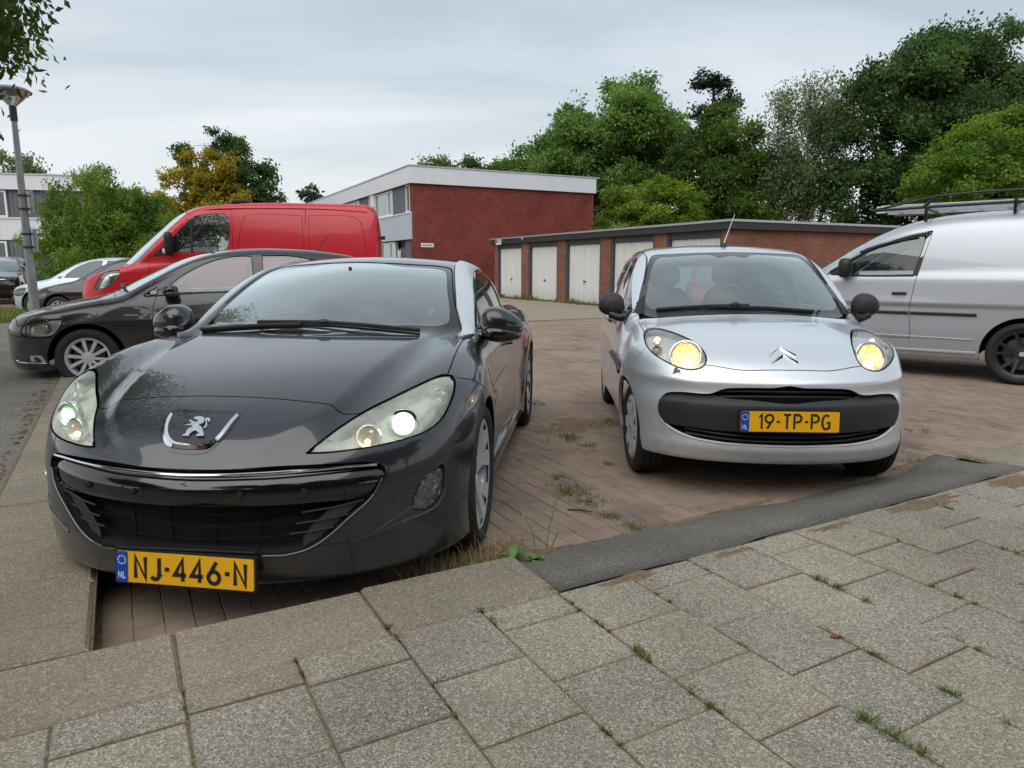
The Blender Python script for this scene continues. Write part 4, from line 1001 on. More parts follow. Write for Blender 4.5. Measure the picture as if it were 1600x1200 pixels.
def crown_mesh(name, blobs, n, leaf, mat, parent, seed, per=16, spread=.30, up=.35, shell=.62, droop=0.0, lump=.30, elong=1.7, boughs=None, flat=.62, size=.36, cut=None):
    """leaf faces in twig clumps, clumps gathered on boughs, boughs spread through the crown with gaps between them"""
    g = np.random.default_rng(seed); B = np.array(blobs, float); w = (B[:, 3]*B[:, 4]*B[:, 5])**.72; w /= w.sum()
    nb = boughs or max(14, int(20*len(B))); b = g.choice(len(B), nb, p=w); b[:len(B)] = np.arange(len(B))[:nb]
    d = g.normal(size=(nb, 3)); d /= np.linalg.norm(d, axis=1, keepdims=True); r = shell+(1.02-shell)*g.random(nb)**.7; r[g.random(nb) < .2] *= .5
    BC = B[b, :3]+d*r[:, None]*B[b, 3:6]*(1-.10*size); mean = B[b, 3:6].mean(1)
    BR = (size*mean*(.6+.8*g.random(nb)))[:, None]*np.array([1, 1, flat]); tone_b = np.clip(.45+.20*g.normal(size=nb), 0, 1)
    K = max(nb, n//per); wb = BR[:, 0]**2; ci_b = g.choice(nb, K, p=wb/wb.sum())
    e = g.normal(size=(K, 3)); e /= np.linalg.norm(e, axis=1, keepdims=True); C = BC[ci_b]+e*(g.random(K)**.45)[:, None]*BR[ci_b]
    C[:, 2] -= .22*((C[:, :2]-BC[ci_b, :2])**2).sum(1)/np.maximum(BR[ci_b, 0], .05)      # boughs arch downwards at their tips
    if droop: C[:, 2] -= droop*g.random(K)**2
    tone_c = np.clip(tone_b[ci_b]+.16*g.normal(size=K), 0, 1)
    m = K*per; ci = np.repeat(np.arange(K), per)
    off = g.normal(size=(m, 3))*spread*np.array([1, 1, .7])*(.6+.7*g.random(K))[ci][:, None]
    if droop: off[:, 2] -= np.abs(g.normal(size=m))*spread*1.3
    P = C[ci]+off
    nrm = g.normal(size=(m, 3)); nrm /= np.linalg.norm(nrm, axis=1, keepdims=True); nrm[:, 2] += up; nrm /= np.linalg.norm(nrm, axis=1, keepdims=True)
    t = np.cross(nrm, g.normal(size=(m, 3))); t /= np.linalg.norm(t, axis=1, keepdims=True)
    if droop: t[:, 2] -= .9; t /= np.linalg.norm(t, axis=1, keepdims=True)
    s = np.cross(nrm, t); sz = leaf*(.6+.8*g.random(m))[:, None]
    a = t*sz*elong*.5; c = s*sz*.5; bend = nrm*sz*.18
    V = np.stack([P-a, P+c*.9+bend, P+a, P-c*.9+bend], 1).reshape(-1, 3)
    F = np.arange(m*4).reshape(-1, 4)
    o = mesh_np(name, V, F, mat, parent, False); tone_attr(o.data, np.repeat(np.clip(tone_c[ci]+.12*g.normal(size=m), 0, 1), 4)); return o
def trunk_mesh(name, base, top, r0, blobs, mat, parent, seed, limbs=8, split=.35, twigs=2):
    g = random.Random(seed); mb = MB(); b = Vector(base); t = Vector(top); n = 7
    pts = [b.lerp(t, i/n)+Vector((g.gauss(0, .03), g.gauss(0, .03), 0))*(t-b).length*.25*(0 < i) for i in range(n+1)]
    mb.tube(pts, [r0*(1.25 if i == 0 else 1)*(1-.72*i/n) for i in range(n+1)], 9)
    for k in range(limbs):
        B = g.choice(blobs); f = split+(1-split)*.9*k/max(1, limbs-1); i = min(n-1, int(f*n)); p = pts[i].lerp(pts[i+1], f*n-i)
        e = Vector((B[0]+g.uniform(-.55, .55)*B[3], B[1]+g.uniform(-.55, .55)*B[4], B[2]+g.uniform(-.4, .5)*B[5]))
        if e.z < p.z: e.z = p.z+abs(e.z-p.z)*.3
        m1 = p.lerp(e, .4)+Vector((0, 0, .10*(e-p).length)); rr = r0*(1-.72*f)*.55
        mb.tube([p, m1, p.lerp(e, .75)+Vector((0, 0, .06*(e-p).length)), e], [rr, rr*.75, rr*.45, rr*.18], 6)
        for _ in range(twigs):
            q = m1.lerp(e, g.uniform(.1, .7)); e2 = q+Vector((g.uniform(-1, 1), g.uniform(-1, 1), g.uniform(-.1, .9)))*(e-p).length*.26; mb.tube([q, q.lerp(e2, .5)+Vector((0, 0, .04)), e2], [rr*.4, rr*.28, rr*.1], 5)
    return mb.build(name, mat, parent, smooth=True)
def tree(name, label, base, blobs, n, leaf, mat, seed, r0=.22, bark=None, top=None, cat='tree', group=None, limbs=9, **kw):
    h = empty(name, base); tag(h, label, cat, group); bx, by, bz = base
    lb = [(c[0]-bx, c[1]-by, c[2]-bz, *c[3:]) for c in blobs]; zt = max(c[2]+c[5]*.25 for c in lb); tp = top or (np.mean([c[0] for c in lb]), np.mean([c[1] for c in lb]), zt)
    trunk_mesh('trunk', (0, 0, 0), tp, r0, lb, bark or M_bark, h, seed, limbs)
    crown_mesh('crown', lb, n, leaf, mat, h, seed, **kw); return h
# ---- right-hand background, behind the garages (positions in metres)
GR = 'trees beyond the garages'
tree('broadleaf_tree', 'tall broad mid-green tree behind the brick end wall of the house', (5.6, 46, 0), [(6.6, 46, 8.9, 3.6, 3.6, 3.7), (3.6, 46, 7.2, 3.0, 3, 3.6), (8.2, 46.5, 8.0, 2.6, 3, 4.0), (5.0, 45, 5.4, 3.6, 3, 3.0), (1.9, 46, 5.0, 1.8, 2, 2.2)], 110000, 0.125, L_mid, 11, .30, group=GR, spread=0.27, per=40, limbs=14, boughs=120)
tree('pine_tree', 'dark pine top rising between two broadleaf trees', (14.3, 53, 0), [(14.3, 53, 14.2, 1.2, 1.2, .9), (15.2, 53, 13.0, 1.3, 1.2, .6), (13.5, 53, 12.5, 1.2, 1.2, .55), (14.8, 53, 11.2, 1.7, 1.4, .6), (13.9, 53, 10.0, 1.6, 1.4, .7)], 9000, 0.15, L_pine, 12, .2, group=GR, spread=0.2, per=40, up=1.2, limbs=10, size=.5)
tree('broadleaf_tree', 'mid-green tree with pointed crown right of the pine', (12.2, 43, 0), [(12.6, 43, 8.6, 2.0, 2.2, 2.6), (11.4, 43, 6.0, 2.4, 2.2, 2.6), (13.6, 43, 5.8, 2.3, 2.2, 2.6), (12.4, 42.5, 3.6, 2.6, 2.4, 2.2)], 62000, 0.12, leaf_mat('leaf_oak', [(.034, .066, .012), (.064, .118, .018), (.10, .165, .026), (.15, .22, .036)]), 13, .24, group=GR, spread=0.25, per=40, limbs=10, boughs=90)
tree('maple_tree', 'low rounded yellow-green maple just behind the garage roof', (6.3, 31.2, 0), [(6.1, 31.2, 3.7, 1.9, 1.9, 1.55), (5.0, 31.2, 3.1, 1.3, 1.4, 1.2), (7.5, 31.2, 3.1, 1.35, 1.4, 1.2), (6.3, 30.6, 2.3, 2.0, 1.5, 1.1)], 44000, 0.08, L_bright, 14, .12, group=GR, spread=0.13, per=36, up=1.1, lump=.16, limbs=8, boughs=90, size=.30)
tree('birch_tree', 'pale weeping birch with slim trunks right of centre', (16.6, 41, 0), [(16.6, 41, 10.4, 2.0, 1.8, 2.2), (15.2, 41, 8.0, 1.3, 1.5, 2.6), (17.8, 41, 8.6, 1.3, 1.5, 2.4), (16.4, 41, 6.2, 1.9, 1.6, 1.8)], 34000, 0.08, L_birch, 15, .15, M_bark_pale, group=GR, spread=0.24, per=24, droop=1.6, up=0, elong=2.2, limbs=9, boughs=70)
MB().tube([(17.2, 41, 0), (17.5, 41, 4), (18.6, 41, 7.5)], [.16, .12, .05], 8).build('second_trunk', M_bark, bpy.data.objects['birch_tree']).matrix_parent_inverse = Matrix.Translation((-16.6, -41, 0))
tree('maple_tree', 'huge dark green maple, the tallest tree at the right', (22.2, 39, 0), [(23.2, 39, 11.0, 3.6, 3.6, 3.0), (20.0, 39, 9.2, 2.7, 3, 2.6), (25.8, 39, 9.3, 2.7, 3, 2.8), (21.6, 38, 6.4, 3.8, 3, 3.0), (18.9, 38.5, 5.6, 2.0, 2.4, 2.6), (24.6, 38, 5.6, 3.0, 3, 2.6)], 130000, 0.125, L_dark, 16, .34, group=GR, spread=0.27, per=40, limbs=16, boughs=150)
tree('maple_tree', 'lighter green maple spreading in at the right edge over the van', (22.3, 32, 0), [(22.2, 32, 6.6, 2.6, 2.4, 1.8), (19.4, 32, 5.2, 2.2, 2.2, 1.5), (24.6, 32, 6.4, 2.4, 2.4, 2.2), (21.2, 31.5, 4.3, 2.6, 2, 1.2), (24.0, 31.5, 4.4, 2.6, 2, 1.5)], 80000, 0.095, L_fresh, 17, .20, group=GR, spread=0.19, per=40, up=1.0, limbs=12, boughs=110)
for i, (x, y, w, hgt, m, lb) in enumerate(((12.4, 36, 2.2, 2.9, L_dark, 'dark leafy shrub behind the garage roof, below the pointed tree'), (15.8, 35, 2.0, 3.4, L_dark, 'dark tall shrub at the foot of the birch'), (18.0, 36, 1.8, 2.6, L_mid, 'green shrub between the birch and the dark maple'), (20.6, 37, 2.0, 2.4, L_mid, 'green shrub under the dark maple'), (4.0, 40, 2.0, 3.6, L_dark, 'dark shrub beside the end of the brick wall'), (25.5, 36, 2.4, 3.0, L_mid, 'green shrub under the right-hand maple'))):
    tree('shrub', lb, (x, y, 0), [(x, y, hgt*.62, w*.6, w*.6, hgt*.45), (x-w*.4, y, hgt*.45, w*.55, w*.5, hgt*.42), (x+w*.45, y, hgt*.42, w*.55, w*.5, hgt*.40)], 13000, .13, m, 30+i, .08, cat='shrub', group='shrubs behind the garages', limbs=6, spread=.24)
# ---- behind the house roof
for i, (x, y, w, hgt, m, lb) in enumerate(((-6.6, 62, 2.4, 11.0, L_birch, 'pale birch top above the left end of the white roof edge'), (-3.3, 60, 2.4, 10.4, L_dark, 'dark tree top above the white roof edge beside the pale birch'), (.6, 61, 2.6, 11.6, L_mid, 'green tree top above the middle of the white roof edge'), (3.4, 60, 2.2, 11.0, L_mid, 'green tree top above the right part of the white roof edge'))):
    tree('distant_tree', lb, (x, y, 0), [(x, y, hgt-2.4, w*.7, w*.7, 2.2), (x-w*.5, y, hgt-3.4, w*.7, w*.6, 2.0), (x+w*.5, y, hgt-3.2, w*.7, w*.6, 2.0)], 11000, .17, m, 50+i, .2, group='tree tops behind the house', spread=.34, limbs=7)
# ---- left background
tree('hawthorn_tree', 'dense bright green tree left of the red van', (-14.0, 24.5, 0), [(-14.0, 24.5, 3.4, 1.9, 1.7, 1.25), (-15.4, 24.5, 2.7, 1.2, 1.3, 1.2), (-12.6, 24.5, 2.9, 1.4, 1.4, 1.2), (-11.7, 24.3, 2.4, 1.1, 1.2, 1.0), (-14.2, 24, 2.0, 1.8, 1.4, .9)], 62000, 0.055, L_fresh, 61, .12, spread=0.11, per=36, droop=.4, up=.4, lump=.22, limbs=10, boughs=100, size=.32)
tree('golden_tree', 'golden yellow-leaved bushy tree behind the red van', (-17.4, 41, 0), [(-18.0, 40.4, 5.6, 1.7, 1.4, 2.1), (-17.6, 40.2, 4.0, 2.3, 1.5, 1.8), (-15.6, 40.4, 4.0, 1.8, 1.4, 1.6), (-16.4, 40.3, 6.4, 1.2, 1.0, 1.6), (-13.9, 40.5, 3.6, .6, .8, 1.2)], 30000, 0.1, L_gold, 62, .16, spread=0.16, per=36, up=.6, limbs=8, boughs=60)
tree('hornbeam_tree', 'dark upright tree rising behind the golden one', (-16.4, 42.2, 0), [(-16.6, 42.2, 7.8, 1.1, 1.1, 1.9), (-18.4, 42.2, 6.6, .8, 1.0, 2.0), (-15.0, 42.2, 5.8, 1.2, 1.1, 2.0), (-16.4, 42, 4.8, 2.2, 1.4, 2.2), (-14.1, 42.1, 4.6, .8, .9, 1.6)], 30000, 0.1, L_dark, 63, .18, spread=0.17, per=36, up=-.2, elong=2.2, limbs=10, boughs=80)
tree('birch_tree', 'small birch top above the roof of the grey house', (-34.0, 50, 0), [(-34, 50, 7.9, 1.6, 1.4, 1.8), (-34.8, 50, 6.8, 1.5, 1.4, 1.5), (-33.0, 50, 6.8, 1.4, 1.4, 1.4)], 8000, 0.14, L_birch, 64, .14, M_bark_pale, spread=0.28, per=24, droop=.6, limbs=7)
tree('pine_tree', 'tiny distant conifer above the roof of the red van', (-20.2, 72, 0), [(-20.2, 72, 8.0, 1.1, 1.0, 1.3), (-20.2, 72, 6.2, 1.6, 1.2, 1.2)], 1800, .26, L_pine, 65, .16, spread=.28, limbs=6)
for i, (x, y, w, hgt) in enumerate(((-22.5, 30.5, 2.2, 1.2), (-16.8, 27.5, 1.6, 1.3), (-13.0, 28.5, 1.8, 1.5))):
    tree('garden_shrub', ('low green garden shrub under the grey house windows', 'low green shrub left of the bright tree', 'low green hedge shrub right of the bright tree')[i], (x, y, 0), [(x, y, hgt*.55, w*.6, w*.5, hgt*.5), (x+w*.5, y, hgt*.45, w*.5, w*.45, hgt*.45)], 6000, .09, L_fresh, 80+i, .05, cat='shrub', limbs=4, spread=.16)
# ---- tree overhanging from the left, beside the camera: hangs into the top left corner and mirrors in the coupe
tree('street_tree', 'leafy branches hanging into the top left corner of the picture', (-7.8, 5.4, 0), [(-6.6, 6.0, 5.6, 2.2, 2.0, 1.7), (-5.35, 6.3, 4.05, 1.25, 1.2, .62), (-4.78, 6.5, 3.55, .72, .7, .40), (-4.62, 6.3, 3.72, .62, .6, .30), (-4.78, 6.4, 2.55, .12, .2, .20), (-7.6, 4.6, 5.4, 2.2, 2.2, 1.9), (-5.6, 4.4, 5.2, 1.9, 1.8, 1.1), (-8.0, 7.0, 4.6, 1.8, 1.8, 1.5)], 30000, .046, leaf_mat('leaf_street_tree', [(.035, .06, .014), (.065, .105, .024), (.10, .16, .035), (.14, .21, .05)]), 90, .14, top=(-7.0-(-7.8)-.6, .4, 5.2), spread=.17, droop=.35, per=14, elong=2.1, limbs=16, lump=.3)

_st = bpy.data.objects['street_tree']
crown_mesh('hanging_branch', [(-4.85+7.8, 6.5-5.4, 3.62, .80, .7, .40), (-4.55+7.8, 6.3-5.4, 3.72, .55, .6, .26), (-4.75+7.8, 6.4-5.4, 2.60, .10, .2, .16)], 5200, .044, MATS['leaf_street_tree'], _st, 91, per=12, spread=.13, droop=.18, elong=2.1, shell=.3)
for (e_, m_) in (((-4.25, 6.5, 3.45), (-5.3, 6.3, 4.1)), ((-4.05, 6.4, 3.72), (-5.0, 6.3, 4.15)), ((-4.45, 6.6, 3.22), (-5.4, 6.5, 3.9)), ((-4.75, 6.4, 2.5), (-5.5, 6.3, 3.3))):
    b_ = Vector((7.8, -5.4, 0)); MB().tube([Vector((-7.0, 5.8, 4.6))+b_, Vector(m_)+b_, Vector(e_)+b_], [.03, .012, .003], 6).build('branch', M_bark, _st, smooth=True)
# ---------------------------------------------------------------- dark grey coupe
def build_coupe():
    c = rcz_curves()
    ridge = smooth_curve([(-.1, .02), (.05, .14), (.10, .27), (.18, .36), (.33, .455), (.7, .53), (1.2, .60), (1.6, .66)], .05)
    def extra_top(s, a):
        k = step(s, .03, .12)
        return .016*k*(1-step(a, ridge(s)-.035, ridge(s)+.035))-.012*k*bump(a, ridge(s)+.075, .06)*(1-step(s, .8, 1.3))+.018*bump(s, .97, .35)*bump(a, .80, .12)
    def extra_side(s, a, z):
        q = np.hypot(s-.96, (z-.335)); q2 = np.hypot(s-3.556, z-.335)
        return .014*bump(q, .40, .09)+.016*bump(q2, .40, .10)-.012*bump(z, .52, .10)*step(s, 1.35, 1.7)*(1-step(s, 2.9, 3.2))
    c['extra_top'] = extra_top; c['extra_side'] = extra_side
    F = make_field(c)
    car = Car('coupe', (-1.045, 3.29, 0), (.1056, .9944), .96, F); root = car.root
    tag(root, 'dark grey metallic coupe with headlights on and yellow plate NJ-446-N', 'car')
    PM = paint('paint_graphite', (.020, .0215, .029), metal=.40, rough=.28, flake=.35, dirt_amt=.16)
    M_arch = plain('brushed_aluminium', (.74, .76, .78), .33, .75, var=.03)
    sk = body_skin(F, .95, 3.3, .55, ns=150, nf=110, nr=22, nt=130)
    S = lambda k: (k.V[:, 0], k.V[:, 1], k.V[:, 2])
    def cut(k, d, g=0.0):
        if g == 0: return k.cut(d(*S(k)))
        ins, rest = k.cut(d(*S(k))+g); _, out = rest.cut(d(*S(rest))-g); return ins, out
    # wheel arches
    for sa in (.96, 3.556):
        _, sk = cut(sk, lambda s, y, z: np.maximum(np.hypot(s-sa, z-.335)-.368, .5-y))
    # open underside
    _, sk = cut(sk, lambda s, y, z: z-.172+0*s-np.where(s < .25, 0, .0))
    # glass and pillars
    screen = [(-.1, .940), (.3, .935), (.5, .930), (.69, .926), (.732, .945), (.705, 1.01), (.665, 1.085), (.615, 1.19), (.57, 1.272), (.535, 1.289), (.314, 1.309), (0, 1.322), (-.1, 1.322)]
    g_front, sk = cut(sk, lambda s, y, z: np.maximum(np.maximum(poly_sdf(y, z, screen), 1.215+.16*y*y-s), s-2.45), .002)
    a_in = smooth_curve([(1.0, .80), (1.25, .745), (1.62, .672), (2.08, .580), (2.35, .548), (2.8, .525), (3.3, .49), (3.9, .43)], .04)
    a_out = smooth_curve([(1.0, .86), (1.42, .803), (1.70, .752), (1.99, .70), (2.35, .652), (2.8, .615), (3.3, .575), (3.9, .52)], .04)
    arch, sk = cut(sk, lambda s, y, z: np.maximum(np.maximum(a_in(s)-y, y-a_out(s)), np.maximum(.936-z, np.maximum(1.22-s, s-3.75))), .002)
    win = [(1.52, .975), (1.52, .975), (1.75, 1.075), (2.05, 1.175), (2.35, 1.235), (2.70, 1.235), (2.98, 1.18), (3.22, 1.09), (3.30, 1.0), (3.28, .985), (2.6, .98)]
    g_side, sk = cut(sk, lambda s, y, z: np.maximum(poly_sdf(s, z, win), .4-y), .002)
    rearw = [(-.1, 1.04), (.30, 1.03), (.42, 1.05), (.44, 1.15), (.42, 1.25), (.30, 1.29), (-.1, 1.30)]
    g_rear, sk = cut(sk, lambda s, y, z: np.maximum(poly_sdf(y, z, rearw), 2.75-s), .002)
    # lamps and openings
    head = [(.402, .639), (.402, .639), (.445, .676), (.487, .709), (.55, .749), (.615, .778), (.695, .812), (.76, .837), (.80, .845), (.834, .832), (.849, .802), (.845, .752), (.824, .701), (.787, .672), (.722, .656), (.638, .646), (.55, .641), (.465, .638)]
    l_head, sk = cut(sk, lambda s, y, z: np.maximum(poly_sdf(y, z, head), s-.9), .003)
    mouth = [(-.1, .597), (0, .597), (.15, .598), (.30, .604), (.43, .604), (.53, .601), (.62, .592), (.655, .573), (.667, .545), (.66, .522), (.62, .463), (.55, .40), (.48, .338), (.42, .302), (.36, .287), (.30, .285), (0, .290), (-.1, .290)]
    op, sk = cut(sk, lambda s, y, z: np.maximum(poly_sdf(y, z, mouth), s-.6))
    fog = [(.838, .536), (.838, .536), (.812, .515), (.772, .487), (.750, .435), (.744, .398), (.754, .382), (.79, .376), (.818, .398), (.838, .46)]
    l_fog, sk = cut(sk, lambda s, y, z: np.maximum(poly_sdf(y, z, fog), s-.8), .002)
    tail = [(3.78, .72), (3.95, .86), (4.25, .93), (4.35, .88), (4.35, .74), (4.0, .70)]
    l_tail, sk = cut(sk, lambda s, y, z: np.maximum(poly_sdf(s, z, tail), .45-y), .002)
    shell = sk
    # panels
    def d_hood(s, y, z):
        front = .334-.012*step(y, .42, .47)+.035*step(y, .47, .56)-s
        side = y-(.805-.03*step(s, .7, 1.4)); back = s-(1.205+.16*y*y)
        return np.maximum(np.maximum(front, side), np.maximum(back, .60+.11*step(y, .50, .58)-z))
    hood, sk = cut(sk, d_hood, .0026)
    cowl, sk = cut(sk, lambda s, y, z: np.maximum(np.maximum(1.205+.16*y*y-s, s-1.5), np.maximum(y-.765, .90-z)), .001)
    bl = smooth_curve([(.1, .95), (.60, .95), (.70, .828), (.76, .815), (.85, .775), (1.0, .69)], .010)
    bumper, sk = cut(sk, lambda s, y, z: np.maximum(np.minimum(s-.334, z-bl(s)), s-.98), .0022)
    fend, sk = cut(sk, lambda s, y, z: np.maximum(np.maximum(s-1.44-.0*z, z-.955-.03*(s-1.2)), np.maximum(.55-y, .16-z)), .0022)
    door_p = [(1.445, .24), (1.44, .6), (1.47, .958), (2.4, .968), (2.80, .972), (2.83, .75), (2.72, .45), (2.55, .24)]
    door, sk = cut(sk, lambda s, y, z: np.maximum(poly_sdf(s, z, door_p, False), .5-y), .0026)
    car.obj('body', both(sk), PM, wall=.02)
    car.obj('hood', both(hood), PM, wall=.02)
    car.obj('cowl', both(cowl), M_matt, off=-.022)
    bump_o = car.obj('front_bumper', both(bumper), PM, wall=.03)
    for m in (lambda k: k, lambda k: k.mirrored()):
        car.obj('fender', m(fend), PM, wall=.02)
        d = car.obj('door', m(door), PM, wall=.02)
        car.obj('roof_arch', m(arch), M_arch, wall=.02, off=.012)
        car.obj('side_window', m(g_side), M_glass_dark, wall=.01, off=-.004)
        car.obj('tail_lamp', m(l_tail), M_red, wall=.01)
    car.obj('inner_shell', both(shell).offset(-.022), M_shell)
    # windscreen with printed black border
    vis = [(-.1, 1.005), (.45, .998), (.62, .992), (.655, 1.005), (.645, 1.06), (.60, 1.16), (.545, 1.262), (.51, 1.277), (.30, 1.296), (-.1, 1.308)]
    clear, frit = cut(g_front, lambda s, y, z: poly_sdf(y, z, vis))
    ws = car.obj('windscreen', both(clear), M_screen, off=-.003)
    car.obj('windscreen_border', both(frit), M_gloss_black, ws, .008, -.003)
    car.obj('rear_window', both(g_rear), M_glass_dark, wall=.01, off=-.003)
    t = MB(); Pm = car.surf([(-.03, 1.27), (.09, 1.27)], 'front', -.03, 2.3); x, y, z = car.p(*Pm[0])
    blob(t, (x-.05, .0, z-.0), (.03, .10, .035), 3); t.tube([(x-.04, 0, z+.02), (x-.03, 0, z+.05)], .01)
    t.build('rear_view_mirror', M_black, root, smooth=True)
    t = MB(); Q = car.surf([(-.18, 1.302), (.14, 1.302), (.06, 1.252), (-.10, 1.246)], 'front', -.006, 2.3)
    t.hexa([(*car.p(*q),) for q in Q]+[(car.p(*q)[0]-.03, q[1], car.p(*q)[2]-.01) for q in Q]); t.build('sensor_housing', M_black, root)
    Q = car.surf([(.555+.017*math.cos(g), 1.062+.02*math.sin(g)) for g in np.linspace(0, 2*math.pi, 17)[:-1]], 'front', -.006, 2.3)
    MB().add(car.loc(Q), [tuple(range(16))]).build('round_sticker', plain('sticker_green', (.35, .50, .42), .6), root)
    # nose badge
    def nose(pts, off): return car.surf(pts, 'front', off, 1.0)
    recess = [(-.158, .7575), (-.045, .7615), (.094, .7595), (.122, .753), (.122, .753), (.117, .709), (.094, .671), (.068, .648), (.030, .641), (-.040, .642), (-.090, .652), (-.122, .676), (-.147, .705), (-.163, .734)]
    rc = closed_spline(recess, 4); P = nose(rc, .0015); ctr = nose([(0, .70)], .0015)
    bd = MB().add(car.loc(P)+car.loc(ctr), [(i, (i+1) % len(P), len(P)) for i in range(len(P))]).build('badge_recess', M_gloss_black, root, smooth=True)
    inn = [(-.136, .7495), (-.05, .7535), (.10, .7525), (.10, .7525), (.094, .73), (.083, .699), (.066, .682), (.045, .675), (.01, .672), (-.04, .673), (-.082, .682), (-.10, .692), (-.12, .709), (-.134, .73)]
    P = nose(closed_spline(inn, 4), .004); ctr = nose([(0, .705)], .004)
    MB().add(car.loc(P)+car.loc(ctr), [(i, (i+1) % len(P), len(P)) for i in range(len(P))]).build('badge_field', PM, bd, smooth=True)
    U = np.array([(-0.1480, 0.7498), (-0.1542, 0.7390), (-0.1374, 0.7086), (-0.1195, 0.6840), (-0.0999, 0.6678), (-0.0768, 0.6595), (-0.0325, 0.6556), (0.0219, 0.6552), (0.0596, 0.6585), (0.0795, 0.6686), (0.0996, 0.6960), (0.1090, 0.7322), (0.1159, 0.7494)])
    I = np.array([(-0.1411, 0.7467), (-0.1344, 0.7299), (-0.1198, 0.7091), (-0.1007, 0.6923), (-0.0817, 0.6821), (-0.0641, 0.6761), (-0.0393, 0.6728), (0.0106, 0.6719), (0.0460, 0.6751), (0.0652, 0.6817), (0.0814, 0.6986), (0.0927, 0.7292), (0.1022, 0.7508)])
    Uo, Ii = resample(U, 4), resample(I, 4); n = len(Uo)
    Po, Pi, Pm = nose(Uo, .003), nose(Ii, .003), nose([(a+b)/2 for a, b in zip(Uo, Ii)], .012)
    V = car.loc(Po)+car.loc(Pm)+car.loc(Pi)
    MB().add(V, [(i, i+1, n+i+1, n+i) for i in range(n-1)]+[(n+i, n+i+1, 2*n+i+1, 2*n+i) for i in range(n-1)]).build('badge_frame', M_chrome, bd, smooth=True)
    lion = [[(-0.0626, 0.7172), (-0.0432, 0.7205), (-0.0367, 0.7226), (-0.0532, 0.7290), (-0.0520, 0.7319), (-0.0332, 0.7275), (-0.0202, 0.7258), (-0.0180, 0.7306), (-0.0410, 0.7350), (-0.0408, 0.7388), (-0.0280, 0.7416), (-0.0125, 0.7403), (-0.0007, 0.7367), (0.0069, 0.7291), (0.0061, 0.7233), (-0.0036, 0.7203), (-0.0036, 0.7174), (0.0081, 0.7138), (0.0183, 0.7073), (0.0285, 0.6988), (0.0370, 0.6904), (0.0093, 0.6894), (0.0064, 0.6928), (0.0148, 0.6958), (0.0066, 0.7004), (-0.0064, 0.7040), (-0.0152, 0.7000), (-0.0210, 0.6942), (-0.0195, 0.6894), (-0.0440, 0.6889), (-0.0438, 0.6918), (-0.0346, 0.6954), (-0.0378, 0.7034), (-0.0330, 0.7102), (-0.0238, 0.7123), (-0.0288, 0.7160)],
            [(0.0167, 0.7120), (0.0219, 0.7169), (0.0160, 0.7254), (0.0060, 0.7320), (0.0054, 0.7368), (0.0154, 0.7379), (0.0243, 0.7332), (0.0280, 0.7266), (0.0207, 0.7284), (0.0170, 0.7321), (0.0132, 0.7311), (0.0225, 0.7236), (0.0285, 0.7151), (0.0235, 0.7106)]]
    t = MB()
    for L in lion:
        Pb, Pt = nose(L, .004), nose(L, .011); n = len(L)
        t.add(car.loc(Pb)+car.loc(Pt), [tuple(range(n, 2*n))]+[(i, (i+1) % n, n+(i+1) % n, n+i) for i in range(n)])
    t.build('badge_emblem', M_chrome, bd)
    # mouth: chrome blade, gloss bar, dark intake with slats
    gr = car.obj('grille_back', both(op).offset(-.10), M_shell, wall=-.10)
    bar, rest = cut(op, lambda s, y, z: np.maximum(z-(.574-.02*step(y, .5, .68)), (.463+.0*y)-z-.012*step(y, .45, .66)))
    bar = Skin(bar.V, bar.N, bar.T); bb = both(bar); V = bb.V.copy(); q = np.clip((V[:, 2]-.463)/.111, 0, 1)
    V[:, 0] += .012+.018*(2*q-1)**4+.01*q; N = bb.N.copy(); N[:, 2] += 1.1*(q-.42); N /= np.linalg.norm(N, axis=1, keepdims=True)
    bo = car.obj('grille_bar', Skin(V, N, bb.T), M_gloss_black, wall=.03)
    for yy in (-.41, -.20, .20, .41):
        Pp = car.surf([(yy, .51)], 'front', -.008, 1.0)[0]; MB().lathe([(.001, .004), (.011, .004), (.013, -.004)], 16, 'x', car.p(*Pp)).build('parking_sensor', M_black, bo, smooth=True)
    ch = [(-.635, .582), (-.55, .588), (-.41, .587), (-.24, .583), (0, .580), (.24, .583), (.41, .587), (.55, .588), (.635, .582)]
    body_tube(car, 'chrome_strip', ch, 'front', .0058, M_chrome, -.004, gr)
    low = [(-.655, .53), (-.62, .463), (-.55, .40), (-.48, .338), (-.42, .302), (-.36, .287), (-.30, .285), (0, .290), (.30, .285), (.36, .287), (.42, .302), (.48, .338), (.55, .40), (.62, .463), (.655, .53)]
    body_tube(car, 'bumper_lip', low, 'front', .0055, PM, .0, bump_o)
    for zz in (.43, .385, .335):
        wv = .30+(zz-.30)*2.0
        body_tube(car, 'grille_slat', [(-wv, zz), (-.2, zz-.006), (0, zz-.008), (.2, zz-.006), (wv, zz)], 'front', .005, M_matt, -.06, gr)
    for yy in (-.26, -.09, .09, .26): body_tube(car, 'grille_post', [(yy, .31), (yy, .44)], 'front', .004, M_matt, -.07, gr, 6, 4)
    for sg in (-1, 1):
        Q = car.surf([(sg*.60, .455), (sg*.53, .395), (sg*.45, .325), (sg*.40, .30), (sg*.40, .335), (sg*.43, .38), (sg*.50, .44)], 'front', -.03, 1.0)
        MB().add(car.loc(Q), [tuple(range(7))]).build('grille_wedge', plain('mid_grey_plastic', (.045, .047, .05), .6), gr)
        for (y0, z0, y1, z1) in ((.60, .452, .40, .432), (.55, .408, .38, .392), (.50, .366, .36, .356)): body_tube(car, 'intake_fin', [(sg*y0, z0), (sg*(y0+y1)/2, (z0+z1)/2-.002), (sg*y1, z1)], 'front', .0035, M_plastic, -.022, gr, 6)
